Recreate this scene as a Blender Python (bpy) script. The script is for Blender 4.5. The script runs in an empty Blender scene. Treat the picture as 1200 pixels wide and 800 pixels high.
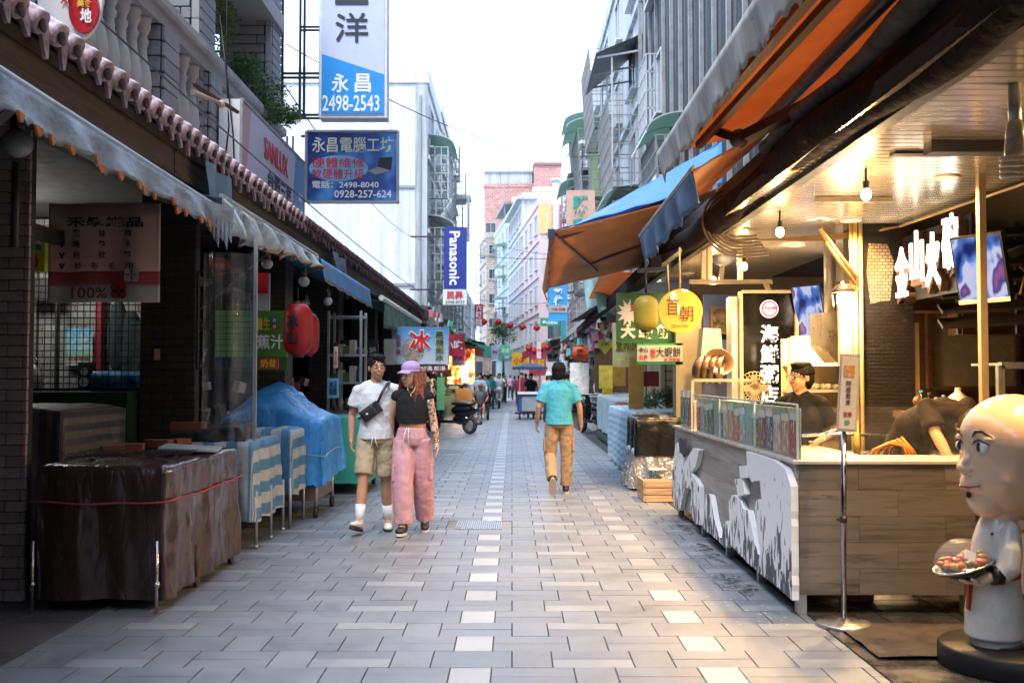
import bpy, bmesh, math, random
from mathutils import Vector, Matrix, Euler, noise
sc = bpy.context.scene
col = sc.collection
R_ = math.radians
rnd = random.Random(7)

# ------------------------------------------------------------------ camera, world, sun, exposure
PITCH = math.atan(42/1200)
CAMH = 1.5
cam = bpy.data.objects.new('camera', bpy.data.cameras.new('camera')); col.objects.link(cam)
cam.location = (0, 0, CAMH); cam.rotation_euler = (math.pi/2+PITCH, 0, 0)
cam.data.lens = 36; cam.data.sensor_width = 36; cam.data.clip_end = 2000; cam.data.clip_start = .05
cam.data.dof.use_dof = True; cam.data.dof.focus_distance = 9.5; cam.data.dof.aperture_fstop = 3.2
sc.camera = cam
SUN_EL, SUN_AZ = R_(58), R_(200)
w = bpy.data.worlds.new('World'); sc.world = w; w.use_nodes = True
nt = w.node_tree; nt.nodes.clear()
sky = nt.nodes.new('ShaderNodeTexSky'); sky.sky_type = 'NISHITA'; sky.sun_disc = False
sky.sun_elevation = SUN_EL; sky.sun_rotation = SUN_AZ
cl = nt.nodes.new('ShaderNodeRGB'); cl.outputs[0].default_value = (9.4, 12.0, 16.2, 1)      # bright thin cloud layer
mx = nt.nodes.new('ShaderNodeMix'); mx.data_type = 'RGBA'; mx.inputs[0].default_value = .8
bg = nt.nodes.new('ShaderNodeBackground'); bg.inputs[1].default_value = .1
ow = nt.nodes.new('ShaderNodeOutputWorld')
nt.links.new(sky.outputs[0], mx.inputs[6]); nt.links.new(cl.outputs[0], mx.inputs[7])
nt.links.new(mx.outputs[2], bg.inputs[0]); nt.links.new(bg.outputs[0], ow.inputs[0])
sun = bpy.data.objects.new('sun', bpy.data.lights.new('sun', 'SUN')); col.objects.link(sun)
sun.data.energy = 1.5; sun.data.angle = R_(20); sun.data.color = (1, .96, .9)
sun.rotation_euler = Euler((R_(90)-SUN_EL, 0, math.pi-SUN_AZ+math.pi))
sun.rotation_euler = (Vector((math.sin(SUN_AZ)*math.cos(SUN_EL), math.cos(SUN_AZ)*math.cos(SUN_EL), math.sin(SUN_EL)))).to_track_quat('Z', 'Y').to_euler()
vs = sc.view_settings; vs.view_transform = 'Standard'; vs.look = 'None'; vs.gamma = 1; vs.exposure = 1.33
sc.cycles.max_bounces = 8; sc.cycles.transparent_max_bounces = 16

# ------------------------------------------------------------------ helpers
def C(h, k=1.0):
    h = h.lstrip('#'); v = [int(h[i:i+2], 16)/255 for i in (0, 2, 4)]
    return tuple(min(1, (c/12.92 if c <= .04045 else ((c+.055)/1.055)**2.4)*k) for c in v)
_ct, _st = math.cos(PITCH), math.sin(PITCH)
def P(px, py, Y):
    """world point at depth Y that a 1200x800 picture pixel looks at"""
    a = 400-py
    dx, dy, dz = px-600, 1200*_ct-a*_st, 1200*_st+a*_ct
    return Vector((dx*Y/dy, Y, CAMH+dz*Y/dy))
def PX(px, Y): return P(px, 400, Y).x
def PZ(py, Y): return P(600, py, Y).z

_m = {}
class NB:
    def __init__(s, name):
        s.m = bpy.data.materials.new(name); s.m.use_nodes = True; s.t = s.m.node_tree; s.t.nodes.clear()
        s.o = s.n('OutputMaterial'); s.b = s.n('BsdfPrincipled'); s.l(s.b.outputs[0], s.o.inputs[0])
    def n(s, k, **kw):
        x = s.t.nodes.new('ShaderNode'+k)
        for a, v in kw.items(): setattr(x, a, v)
        return x
    def l(s, a, b): s.t.links.new(a, b)
    def coord(s, kind='Object'):
        if kind == 'World': return s.n('NewGeometry').outputs['Position']
        return s.n('TexCoord').outputs[kind]
    def noise(s, vec, scale, detail=4, rough=.6, dist=0):
        x = s.n('TexNoise'); x.inputs['Scale'].default_value = scale; x.inputs['Detail'].default_value = detail
        x.inputs['Roughness'].default_value = rough; x.inputs['Distortion'].default_value = dist
        if vec is not None: s.l(vec, x.inputs['Vector'])
        return x.outputs[0]
    def mapping(s, vec, scale=(1, 1, 1), rot=(0, 0, 0), loc=(0, 0, 0)):
        x = s.n('Mapping'); s.l(vec, x.inputs[0]); x.inputs[1].default_value = loc
        x.inputs[2].default_value = rot; x.inputs[3].default_value = scale; return x.outputs[0]
    def ramp(s, f, stops, interp='LINEAR'):
        x = s.n('ValToRGB'); x.color_ramp.interpolation = interp; e = x.color_ramp.elements
        while len(e) < len(stops): e.new(.5)
        for i, (p, c) in enumerate(stops):
            e[i].position = p; e[i].color = (*(c if hasattr(c, '__len__') else (c, c, c)), 1)
        s.l(f, x.inputs[0]); return x.outputs[0]
    def mix(s, f, a, b, mode='MIX'):
        x = s.n('Mix', data_type='RGBA', blend_type=mode)
        for sock, v in ((x.inputs[0], f), (x.inputs[6], a), (x.inputs[7], b)):
            if hasattr(v, 'is_output') or isinstance(v, bpy.types.NodeSocket): s.l(v, sock)
            elif hasattr(v, '__len__'): sock.default_value = (*v, 1)
            else: sock.default_value = v
        return x.outputs[2]
    def math(s, op, a, b=0.0):
        x = s.n('Math', operation=op)
        for sock, v in ((x.inputs[0], a), (x.inputs[1], b)):
            if isinstance(v, bpy.types.NodeSocket): s.l(v, sock)
            else: sock.default_value = v
        return x.outputs[0]
    def sep(s, vec):
        x = s.n('SeparateXYZ'); s.l(vec, x.inputs[0]); return x.outputs
    def color(s, c): s.l(c, s.b.inputs['Base Color']) if isinstance(c, bpy.types.NodeSocket) else setattr(s.b.inputs['Base Color'], 'default_value', (*c, 1))
    def bump(s, h, st=.3, dist=.01):
        x = s.n('Bump'); x.inputs['Strength'].default_value = st; x.inputs['Distance'].default_value = dist
        s.l(h, x.inputs['Height']); s.l(x.outputs[0], s.b.inputs['Normal'])
    def set(s, **kw):
        for k, v in kw.items(): s.b.inputs[k.replace('_', ' ')].default_value = v

def M(name, c, r=.6, m=0, spec=.5, var=.12, vs=5, bump=.15, bs=40, bd=.004, dirt=0, dc=(.05, .045, .04), ds=3, emit=0, ec=None, alpha=1, trans=0, coat=0, tl=0, stretch=(1, 1, 1), orand=0, crease=0, cs=5):
    if name in _m: return _m[name]
    b = NB(name); v = b.mapping(b.coord('Object'), stretch)
    n = b.noise(v, vs, 5)
    lo = tuple(x*(1-var) for x in c); hi = tuple(min(1, x*(1+var)) for x in c)
    cc = b.ramp(n, [(.3, lo), (.7, hi)])
    if orand:
        oi = b.n('ObjectInfo').outputs['Random']
        cc = b.mix(1, cc, b.ramp(oi, [(0, 1-orand), (1, 1+orand)]), 'MULTIPLY')
    if dirt:
        d = b.noise(v, ds, 8, .7)
        cc = b.mix(b.math('MULTIPLY', b.ramp(d, [(.45, 0.), (.68, 1.)]), dirt), cc, dc)
    b.color(cc)
    rn = b.noise(v, vs*3, 4)
    b.l(b.ramp(rn, [(.3, max(0, r-.08)), (.7, min(1, r+.08))]), b.b.inputs['Roughness'])
    if crease:     # sharp ridges of crumpled sheet
        a = b.math('ABSOLUTE', b.math('SUBTRACT', b.noise(v, cs, 2, .5, .3), .5)); a2 = b.math('ABSOLUTE', b.math('SUBTRACT', b.noise(v, cs*2.7, 2, .5, .4), .5))
        b.bump(b.math('ADD', b.math('MULTIPLY', b.math('MINIMUM', a, .07), 2.0), b.math('MULTIPLY', b.math('MINIMUM', a2, .06), .8)), crease, .07)
    elif bump: b.bump(b.noise(v, bs, 5), bump, bd)
    b.set(Metallic=m, Specular_IOR_Level=spec)
    if alpha < 1: b.set(Alpha=alpha)
    if trans: b.set(Transmission_Weight=trans, IOR=1.45)
    if coat: b.set(Coat_Weight=coat, Coat_Roughness=.08)
    if emit:
        b.set(Emission_Strength=emit); b.b.inputs['Emission Color'].default_value = (*(ec or c), 1)
    if tl:
        t = b.n('BsdfTranslucent'); b.l(cc, t.inputs[0])
        x = b.n('MixShader'); x.inputs[0].default_value = tl
        b.l(b.b.outputs[0], x.inputs[1]); b.l(t.outputs[0], x.inputs[2]); b.l(x.outputs[0], b.o.inputs[0])
    _m[name] = b.m; return b.m

def glass(name, tint=(1, 1, 1), rough=.05, dirt=.1, alpha=.12):
    """thin pane: mostly see-through, glossy, a little grime"""
    if name in _m: return _m[name]
    b = NB(name); v = b.coord('Object')
    b.color(tint); b.set(Roughness=rough, Metallic=0)
    n = b.noise(v, 9, 8, .75)
    b.l(b.ramp(n, [(.45, alpha), (.8, min(1, alpha+dirt))]), b.b.inputs['Alpha'])
    b.set(Specular_IOR_Level=.8, Coat_Weight=1, Coat_Roughness=.03)
    _m[name] = b.m; return b.m

def rotm(a, ax): return Matrix.Rotation(R_(a), 3, ax)
FRONT = Matrix(((1, 0, 0), (0, 0, -1), (0, 1, 0)))          # local x right, y up, z toward camera (-Y)
def basis(right, up=(0, 0, 1)):
    r = Vector(right).normalized(); u = Vector(up); u = (u-r*u.dot(r)).normalized(); n = r.cross(u)
    return Matrix((r, u, n)).transposed()
LEFTFACE = basis((0, 1, 0))       # sign on the left row, facing +X
RIGHTFACE = basis((0, -1, 0))     # sign on the right row, facing -X

class MB:
    def __init__(s): s.v = []; s.f = []; s.mi = []; s.uv = []; s.cur = 0; s.sm = []
    def add(s, vs, fs, smooth=False, uv=None):
        o = len(s.v); s.v += [Vector(x) for x in vs]; s.uv += (uv or [(0, 0)]*len(vs))
        for f in fs: s.f.append([i+o for i in f]); s.mi.append(s.cur); s.sm.append(smooth)
        return s
    def box(s, x0, x1, y0, y1, z0, z1):
        return s.add([(x0, y0, z0), (x1, y0, z0), (x1, y1, z0), (x0, y1, z0), (x0, y0, z1), (x1, y0, z1), (x1, y1, z1), (x0, y1, z1)],
                     [(0, 3, 2, 1), (4, 5, 6, 7), (0, 1, 5, 4), (1, 2, 6, 5), (2, 3, 7, 6), (3, 0, 4, 7)])
    def obox(s, c, size, m=None):
        hx, hy, hz = (a/2 for a in size); c = Vector(c); m = m or Matrix.Identity(3)
        vs = [c+m@Vector((x*hx, y*hy, z*hz)) for z in (-1, 1) for x, y in ((-1, -1), (1, -1), (1, 1), (-1, 1))]
        return s.add(vs, [(0, 3, 2, 1), (4, 5, 6, 7), (0, 1, 5, 4), (1, 2, 6, 5), (2, 3, 7, 6), (3, 0, 4, 7)])
    def bar(s, a, b, w, h=None, up=(0, 0, 1)):
        a = Vector(a); b = Vector(b); d = b-a; L = d.length; d.normalize(); u = Vector(up)
        if abs(d.dot(u)) > .98: u = Vector((0, 1, 0))
        r = d.cross(u).normalized(); u = r.cross(d)
        return s.obox((a+b)/2, (w, L, h or w), Matrix((r, d, u)).transposed())
    def tube(s, pts, rad, n=8, ref=(1, 0, 0), cap='flat', closed=False):
        pts = [Vector(p) for p in pts]
        if not hasattr(rad, '__len__'): rad = [rad]*len(pts)
        rad = [(r if hasattr(r, '__len__') else (r, r)) for r in rad]
        ref = Vector(ref); N = len(pts)
        if cap == 'round' and not closed:
            d0 = (pts[0]-pts[1]).normalized(); d1 = (pts[-1]-pts[-2]).normalized()
            def k(p, d, r):
                m = min(r); return [(p+d*m*math.sin(a), (r[0]*math.cos(a), r[1]*math.cos(a))) for a in (.55, 1.05, 1.4)]
            A = k(pts[0], d0, rad[0])[::-1]; B = k(pts[-1], d1, rad[-1])
            pts = [a[0] for a in A]+pts+[b[0] for b in B]; rad = [a[1] for a in A]+rad+[b[1] for b in B]; N = len(pts)
        vs = []; prev = None
        for i, p in enumerate(pts):
            if closed: d = pts[(i+1) % N]-pts[i-1]
            else: d = pts[min(i+1, N-1)]-pts[max(i-1, 0)]
            if d.length < 1e-9: d = Vector((0, 0, 1))
            d.normalize()
            rf = prev if prev is not None else ref
            x = rf-d*rf.dot(d)
            if x.length < 1e-3: x = Vector((0, 1, 0))-d*d.y
            if x.length < 1e-3: x = Vector((0, 0, 1))-d*d.z
            x.normalize(); prev = x; y = d.cross(x)
            for j in range(n):
                a = 2*math.pi*j/n; vs.append(p+x*math.cos(a)*rad[i][0]+y*math.sin(a)*rad[i][1])
        fs = []
        for i in range(N if closed else N-1):
            for j in range(n):
                a = i*n+j; b = i*n+(j+1) % n; c = ((i+1) % N)*n+(j+1) % n; d = ((i+1) % N)*n+j
                fs.append((a, b, c, d))
        s.add(vs, fs, True)
        if not closed:
            o = len(s.v)-len(vs)
            s.f.append([o+j for j in range(n)][::-1]); s.mi.append(s.cur); s.sm.append(False)
            s.f.append([o+(N-1)*n+j for j in range(n)]); s.mi.append(s.cur); s.sm.append(False)
        return s
    def cyl(s, a, b, r, n=16, r2=None): return s.tube([a, b], [r, r if r2 is None else r2], n)
    def ell(s, c, r, n=16, k=10, m=None):
        c = Vector(c); r = r if hasattr(r, '__len__') else (r, r, r); vs = []
        m = m or Matrix.Identity(3)
        for i in range(1, k):
            t = math.pi*i/k
            for j in range(n):
                p = 2*math.pi*j/n; vs.append(c+m@Vector((r[0]*math.sin(t)*math.cos(p), r[1]*math.sin(t)*math.sin(p), r[2]*math.cos(t))))
        vs += [c+m@Vector((0, 0, r[2])), c-m@Vector((0, 0, r[2]))]; T = len(vs)-2; fs = []
        for i in range(k-2):
            for j in range(n): fs.append((i*n+j, (i+1)*n+j, (i+1)*n+(j+1) % n, i*n+(j+1) % n))
        for j in range(n): fs += [(T, j, (j+1) % n), (T+1, (k-2)*n+(j+1) % n, (k-2)*n+j)]
        return s.add(vs, fs, True)
    def lathe(s, prof, c=(0, 0, 0), n=24, m=None, sx=1, sy=1):
        c = Vector(c); m = m or Matrix.Identity(3); vs = []; N = len(prof)
        for r, z in prof:
            for j in range(n):
                a = 2*math.pi*j/n; vs.append(c+m@Vector((r*math.cos(a)*sx, r*math.sin(a)*sy, z)))
        fs = [(i*n+j, i*n+(j+1) % n, (i+1)*n+(j+1) % n, (i+1)*n+j) for i in range(N-1) for j in range(n)]
        s.add(vs, fs, True); o = len(s.v)-len(vs)
        if prof[0][0] > 1e-4: s.f.append([o+j for j in range(n)][::-1]); s.mi.append(s.cur); s.sm.append(False)
        if prof[-1][0] > 1e-4: s.f.append([o+(N-1)*n+j for j in range(n)]); s.mi.append(s.cur); s.sm.append(False)
        return s
    def prism(s, poly, c, m, depth):
        """poly in 2-D, extruded symmetric along m's z"""
        c = Vector(c); n = len(poly)
        a = sum(poly[i][0]*poly[(i+1) % n][1]-poly[(i+1) % n][0]*poly[i][1] for i in range(n))
        if a < 0: poly = poly[::-1]
        vs = [c+m@Vector((x, y, -depth/2)) for x, y in poly]+[c+m@Vector((x, y, depth/2)) for x, y in poly]
        fs = [tuple(range(n))[::-1], tuple(range(n, 2*n))]+[(i, (i+1) % n, n+(i+1) % n, n+i) for i in range(n)]
        return s.add(vs, fs)
    def grid(s, fn, nu, nv, uvf=None, smooth=True):
        vs = []; uv = []
        for j in range(nv+1):
            for i in range(nu+1):
                u, v = i/nu, j/nv; vs.append(fn(u, v)); uv.append(uvf(u, v) if uvf else (u, v))
        fs = [(j*(nu+1)+i, j*(nu+1)+i+1, (j+1)*(nu+1)+i+1, (j+1)*(nu+1)+i) for j in range(nv) for i in range(nu)]
        return s.add(vs, fs, smooth, uv)
    def mesh(s, name, mats, off=None):
        me = bpy.data.meshes.new(name)
        off = off or Vector((0, 0, 0))
        me.from_pydata([v-off for v in s.v], [], s.f)
        me.polygons.foreach_set('material_index', s.mi); me.polygons.foreach_set('use_smooth', s.sm)
        if any(u != (0, 0) for u in s.uv):
            l = me.uv_layers.new(name='UVMap'); idx = [0]*len(me.loops); me.loops.foreach_get('vertex_index', idx)
            l.data.foreach_set('uv', [c for i in idx for c in s.uv[i]])
        for m in (mats if isinstance(mats, (list, tuple)) else [mats]): me.materials.append(m)
        me.update(); return me
    def build(s, name, mats, parent=None, label=None, cat=None, group=None, kind=None, local=False):
        if parent is None and not local:
            xs = [v.x for v in s.v]; ys = [v.y for v in s.v]; zs = [v.z for v in s.v]
            off = Vector(((min(xs)+max(xs))/2, (min(ys)+max(ys))/2, min(zs)))
        elif parent is not None and parent.name in WORLD: off = WORLD[parent.name]
        else: off = Vector((0, 0, 0))
        o = bpy.data.objects.new(name, s.mesh(name, mats, off)); col.objects.link(o)
        if parent is None and not local: o.location = off
        if parent is not None:
            o.parent = parent
            if parent.name in WORLD: WORLD[o.name] = off
        tag(o, label, cat, group, kind); return o
WORLD = {}
def tag(o, label=None, cat=None, group=None, kind=None):
    if label: o['label'] = label
    if cat: o['category'] = cat
    if group: o['group'] = group
    if kind: o['kind'] = kind
    return o
def thing(name, label, cat, loc=(0, 0, 0), rot=0, group=None, world=True):
    """Empty at the thing's base. world=True: its parts are written in world coordinates"""
    o = bpy.data.objects.new(name, None); col.objects.link(o); o.empty_display_size = .1
    o.location = loc
    if world: WORLD[o.name] = Vector(loc)
    else: o.rotation_euler = (0, 0, R_(rot))
    return tag(o, label, cat, group)
def piece(name, mesh, parent, loc, scale=(1, 1, 1), rot=None, label=None):
    o = bpy.data.objects.new(name, mesh); col.objects.link(o); o.parent = parent
    off = WORLD.get(parent.name, Vector((0, 0, 0))) if parent else Vector((0, 0, 0))
    o.location = Vector(loc)-off; o.scale = scale
    if rot is not None: o.rotation_euler = rot
    if label: o['label'] = label
    return o
def copy_tree(o, parent=None):
    c = o.copy(); col.objects.link(c); c.parent = parent
    for ch in o.children: copy_tree(ch, c)
    return c
_unit = {}
def unit_box(m, bev=.04):
    k = (m.name, bev)
    if k not in _unit:
        mb = MB(); b = bev; vs = []
        for z in (-.5, .5):
            for x, y in ((-.5, -.5), (.5, -.5), (.5, .5), (-.5, .5)): vs.append((x, y, z))
        mb.add(vs, [(0, 3, 2, 1), (4, 5, 6, 7), (0, 1, 5, 4), (1, 2, 6, 5), (2, 3, 7, 6), (3, 0, 4, 7)])
        me = mb.mesh('piece', m)
        if bev:
            bm = bmesh.new(); bm.from_mesh(me); bmesh.ops.bevel(bm, geom=bm.edges[:], offset=bev, segments=1, affect='EDGES', profile=.5); bm.to_mesh(me); bm.free()
        _unit[k] = me
    return _unit[k]
def text(s, c, w, h, R, m, parent, depth=.004, bold=.0, name='lettering', label=None, stretch=True, res=2, slant=0):
    """lettering fitted to a w x h box centred at c; '\\n' makes columns of characters run down"""
    cu = bpy.data.curves.new('t', 'FONT'); cu.body = s; cu.align_x = 'CENTER'; cu.offset = bold; cu.extrude = .01; cu.resolution_u = res; cu.shear = slant
    cu.space_line = .95
    to = bpy.data.objects.new('t', cu); me = bpy.data.meshes.new_from_object(to)
    bpy.data.objects.remove(to); bpy.data.curves.remove(cu)
    xs = [v.co.x for v in me.vertices]; ys = [v.co.y for v in me.vertices]
    if not xs: return None
    x0, x1, y0, y1 = min(xs), max(xs), min(ys), max(ys)
    kx = w/(x1-x0); ky = h/(y1-y0)
    if not stretch: kx = ky = min(kx, ky)
    off = WORLD.get(parent.name, Vector((0, 0, 0))) if parent else Vector((0, 0, 0))
    c = Vector(c)-off
    for v in me.vertices:
        q = Vector(((v.co.x-(x0+x1)/2)*kx, (v.co.y-(y0+y1)/2)*ky, v.co.z/.01*depth/2)); v.co = c+R@q
    me.materials.clear(); me.materials.append(m)
    o = bpy.data.objects.new(name, me); col.objects.link(o); o.parent = parent
    if label: o['label'] = label
    return o
def column(s, c, w, h, R, m, parent, **k):
    """characters one under another, each fitted to its own cell"""
    n = len(s); ch = h/n
    for i, q in enumerate(s):
        if q == ' ': continue
        cc = Vector(c)+R@Vector((0, h/2-ch*(i+.5), 0))
        text(q, cc, w, ch*.88, R, m, parent, **k)
def sheet(name, c, w, h, R, m, parent, d=.01, z=0, poly=None, **k):
    mb = MB(); cc = Vector(c)+R@Vector((0, 0, z))
    mb.prism(poly or [(-w/2, -h/2), (w/2, -h/2), (w/2, h/2), (-w/2, h/2)], cc, R, d)
    return mb.build(name, m, parent, **k)
def frame(c, w, h, R, m, parent, t=.03, d=.06, name='frame', **k):
    mb = MB(); c = Vector(c)
    for a, b, ww, hh in ((-w/2, 0, t, h), (w/2, 0, t, h)): mb.obox(c+R@Vector((a, b, 0)), (ww, hh, d), R)
    for a, b in ((0, -h/2), (0, h/2)): mb.obox(c+R@Vector((a, b, 0)), (w-t, t, d), R)
    return mb.build(name, m, parent, **k)
def remesh(o, vox, smooth=2, disp=0, dsize=.1):
    md = o.modifiers.new('Remesh', 'REMESH'); md.mode = 'VOXEL'; md.voxel_size = vox; md.use_smooth_shade = True
    if smooth: q = o.modifiers.new('Smooth', 'SMOOTH'); q.iterations = smooth; q.factor = .5
    if disp:
        key = 'clouds%.3f' % dsize
        t = bpy.data.textures.get(key) or bpy.data.textures.new(key, 'CLOUDS'); t.noise_scale = dsize; t.noise_depth = 2
        q = o.modifiers.new('Displace', 'DISPLACE'); q.texture = t; q.strength = disp; q.mid_level = .5; q.texture_coords = 'LOCAL'
    return o
def drape(name, mat, x0, x1, y0, y1, zt, zb, parent=None, fold=.03, nf=9, seed=0, top=.012, r=.05, flare=.0, jag=.03, zbf=None, topf=None, ns=14, nper=160, **k):
    """cloth thrown over a box: rounded top, folds that deepen towards the hem; uv is the unrolled cloth"""
    mb = MB(); rr = random.Random(seed); cx, cy = (x0+x1)/2, (y0+y1)/2; hx, hy = (x1-x0)/2, (y1-y0)/2
    per = 4*(hx+hy); ph = [(rr.uniform(.5, 1.5), rr.uniform(0, 6.28), rr.uniform(.6, 1.6)) for _ in range(4)]
    def rim(t):
        d = (t % 1)*per
        if d < 2*hx: return Vector((x0+d, y0, 0)), Vector((0, -1, 0)), d
        d -= 2*hx
        if d < 2*hy: return Vector((x1, y0+d, 0)), Vector((1, 0, 0)), d
        d -= 2*hy
        if d < 2*hx: return Vector((x1-d, y1, 0)), Vector((0, 1, 0)), d
        d -= 2*hx
        return Vector((x0, y1-d, 0)), Vector((-1, 0, 0)), d
    def fn(u, v):
        p, nn, _ = rim(u)
        s = Vector(((p.x-cx)/hx, (p.y-cy)/hy, 0))
        f = 0
        for a, b, c in ph: f += math.sin(u*6.283*round(nf*a)+b)*c
        f = f/3; f2 = noise.noise(Vector((u*40, v*2.5, seed*3.1)))
        T = .35
        if v < T:
            q = v/T; z = zt+noise.noise(Vector((p.x*q*4, p.y*q*4, seed)))*top*2*(1-q**4)
            w = Vector((cx+s.x*hx*q, cy+s.y*hy*q, z))
            if topf: w.z += topf(w.x, w.y)
            return w
        q = (v-T)/(1-T); dn = 0
        z0 = zt+(topf(p.x, p.y) if topf else 0)
        hem = (zbf(p.x, p.y) if zbf else zb)+jag*noise.noise(Vector((u*9, 5, seed)))
        z = z0+(hem-z0)*q
        amp = fold*(min(1, q*1.4)**.8)
        # gather at corners
        o = amp*(f+.6*f2)+flare*q+r*.3*(1-math.exp(-q*12))
        crease = .012*noise.noise(Vector((p.x*7+seed, p.y*7, z*9)))
        return Vector((p.x, p.y, z))+nn*(o+crease)+s*0.0
    def uvf(u, v):
        w = fn(u, v); p, nn, _ = rim(u); T = .35
        if v < T: return (w.x, w.y)
        dn = zt-w.z
        return (p.x+nn.x*dn+.0, p.y+nn.y*dn)
    mb.grid(fn, nper, ns, uvf)
    o = mb.build(name, mat, parent, **k)
    return o
# ------------------------------------------------------------------ special materials
def paver_mat(name, c, k=0.14, r=.48):
    b = NB(name); v = b.coord('World')
    isl = b.n('NewGeometry').outputs['Random Per Island']; oi = b.n('ObjectInfo').outputs['Random']
    f = b.math('FRACT', b.math('ADD', isl, oi))
    n = b.noise(v, 3.2, 8, .7); n2 = b.noise(v, 60, 3); n3 = b.noise(v, .6, 5)
    base = b.ramp(f, [(0, tuple(x*(1-k) for x in c)), (.5, c), (1, tuple(min(1, x*(1+k)) for x in c))])
    base = b.mix(1, base, b.ramp(n, [(.3, .78), (.5, 1.), (.75, 1.08)]), 'MULTIPLY')
    base = b.mix(1, base, b.ramp(n2, [(.3, .92), (.7, 1.05)]), 'MULTIPLY')
    base = b.mix(1, base, b.ramp(n3, [(.35, .86), (.65, 1.06)]), 'MULTIPLY')
    sp = b.noise(v, 14, 2); base = b.mix(b.ramp(sp, [(.70, 0.), (.73, .55)]), base, (.06, .055, .05)); st_ = b.noise(v, 1.7, 9, .8, .5); base = b.mix(b.ramp(st_, [(.54, 0.), (.7, .45)]), base, (.09, .085, .08))
    b.color(base); b.l(b.ramp(n, [(.3, r-.14), (.7, r+.14)]), b.b.inputs['Roughness'])
    b.bump(b.noise(v, 160, 4), .25, .002); return b.m
PAV = [paver_mat('paver_grey_stone', C('#70757d'), .08), paver_mat('paver_white_stone', C('#92969c'), .05), paver_mat('paver_strip_stone', C('#6c717a'), .08), paver_mat('paver_light_strip', C('#80848a'), .04)]
GROUT = M('paver_joint_grout', (.035, .035, .036), r=.9)
def brick_mat(name, c, mortar, bw, bh, axis='xz', r=.5, bump=.5, ms=.006, var=.2, dirt=0, dc=(.6, .58, .55)):
    if name in _m: return _m[name]
    b = NB(name); s = b.sep(b.coord('Object')); x = b.n('CombineXYZ')
    b.l(s[0] if axis[0] == 'x' else s[1], x.inputs[0])
    if axis == 'mix': b.l(b.math('ADD', s[0], s[1]), x.inputs[0])
    b.l(s[2], x.inputs[1])
    t = b.n('TexBrick'); b.l(x.outputs[0], t.inputs['Vector'])
    t.inputs['Scale'].default_value = 1; t.inputs['Brick Width'].default_value = bw; t.inputs['Row Height'].default_value = bh
    t.inputs['Mortar Size'].default_value = ms; t.inputs['Mortar Smooth'].default_value = .1
    t.inputs['Color1'].default_value = (*[q*(1-var) for q in c], 1); t.inputs['Color2'].default_value = (*[min(1, q*(1+var)) for q in c], 1)
    t.inputs['Mortar'].default_value = (*mortar, 1)
    cc = t.outputs[0]
    if dirt: cc = b.mix(b.ramp(b.noise(b.coord('Object'), 5, 8, .8), [(.6, 0.), (.66, dirt)]), cc, dc)
    cc = b.mix(1, cc, b.ramp(b.noise(b.coord('Object'), 2, 6), [(.3, .75), (.7, 1.1)]), 'MULTIPLY')
    b.color(cc); b.set(Roughness=r, Specular_IOR_Level=.25)
    b.bump(b.math('SUBTRACT', 1, t.outputs[1]), bump, .004); _m[name] = b.m; return b.m
def wall_mat(name, c, streak=.5, crack=0, r=.75, dc=(.12, .11, .10)):
    """painted render with rain streaks running down and hairline cracks"""
    if name in _m: return _m[name]
    b = NB(name); v = b.coord('World')
    st = b.noise(b.mapping(v, (3.2, 3.2, .16)), 1.2, 7, .75); bl = b.noise(v, .7, 7, .7)
    cc = b.ramp(bl, [(.3, tuple(x*.86 for x in c)), (.65, c)])
    cc = b.mix(b.math('MULTIPLY', b.ramp(st, [(.46, 0.), (.64, 1.)]), streak), cc, dc)
    if crack:
        vo = b.n('TexVoronoi', feature='DISTANCE_TO_EDGE'); wp = b.n('VectorMath'); nz = b.n('TexNoise'); nz.inputs['Scale'].default_value = 1.3; nz.inputs['Detail'].default_value = 8; b.l(v, nz.inputs['Vector']); b.l(v, wp.inputs[0]); b.l(nz.outputs[1], wp.inputs[1]); b.l(wp.outputs[0], vo.inputs['Vector']); vo.inputs['Scale'].default_value = .9
        cc = b.mix(b.ramp(vo.outputs[0], [(.0, crack), (.012, 0.)]), cc, dc)
    b.color(cc); b.set(Roughness=r); b.bump(b.noise(v, 30, 5), .2, .01); _m[name] = b.m; return b.m
def stripe_mat(name, cols, period, axis=0, src='UV', r=.5, blur=.02, tl=0, bumpk=.2, wob=.0, cross=0):
    if name in _m: return _m[name]
    b = NB(name); s = b.sep(b.coord(src)); x = s[axis]
    if wob: x = b.math('ADD', x, b.math('MULTIPLY', b.noise(b.coord('Object'), 5, 2), wob))
    f = b.math('FRACT', b.math('DIVIDE', x, period)); n = len(cols); st = []
    for i, c in enumerate(cols): st.append((i/n, c)); 
    cc = b.ramp(f, st, 'CONSTANT')
    g = b.noise(b.coord('Object'), 12, 6, .7)
    cc = b.mix(1, cc, b.ramp(g, [(.3, .75), (.7, 1.05)]), 'MULTIPLY')
    b.color(cc); b.set(Roughness=r); b.bump(b.noise(b.coord('Object'), 18, 5), bumpk, .02)
    if tl:
        t = b.n('BsdfTranslucent'); b.l(cc, t.inputs[0]); q = b.n('MixShader'); q.inputs[0].default_value = tl
        b.l(b.b.outputs[0], q.inputs[1]); b.l(t.outputs[0], q.inputs[2]); b.l(q.outputs[0], b.o.inputs[0])
    _m[name] = b.m; return b.m
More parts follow.
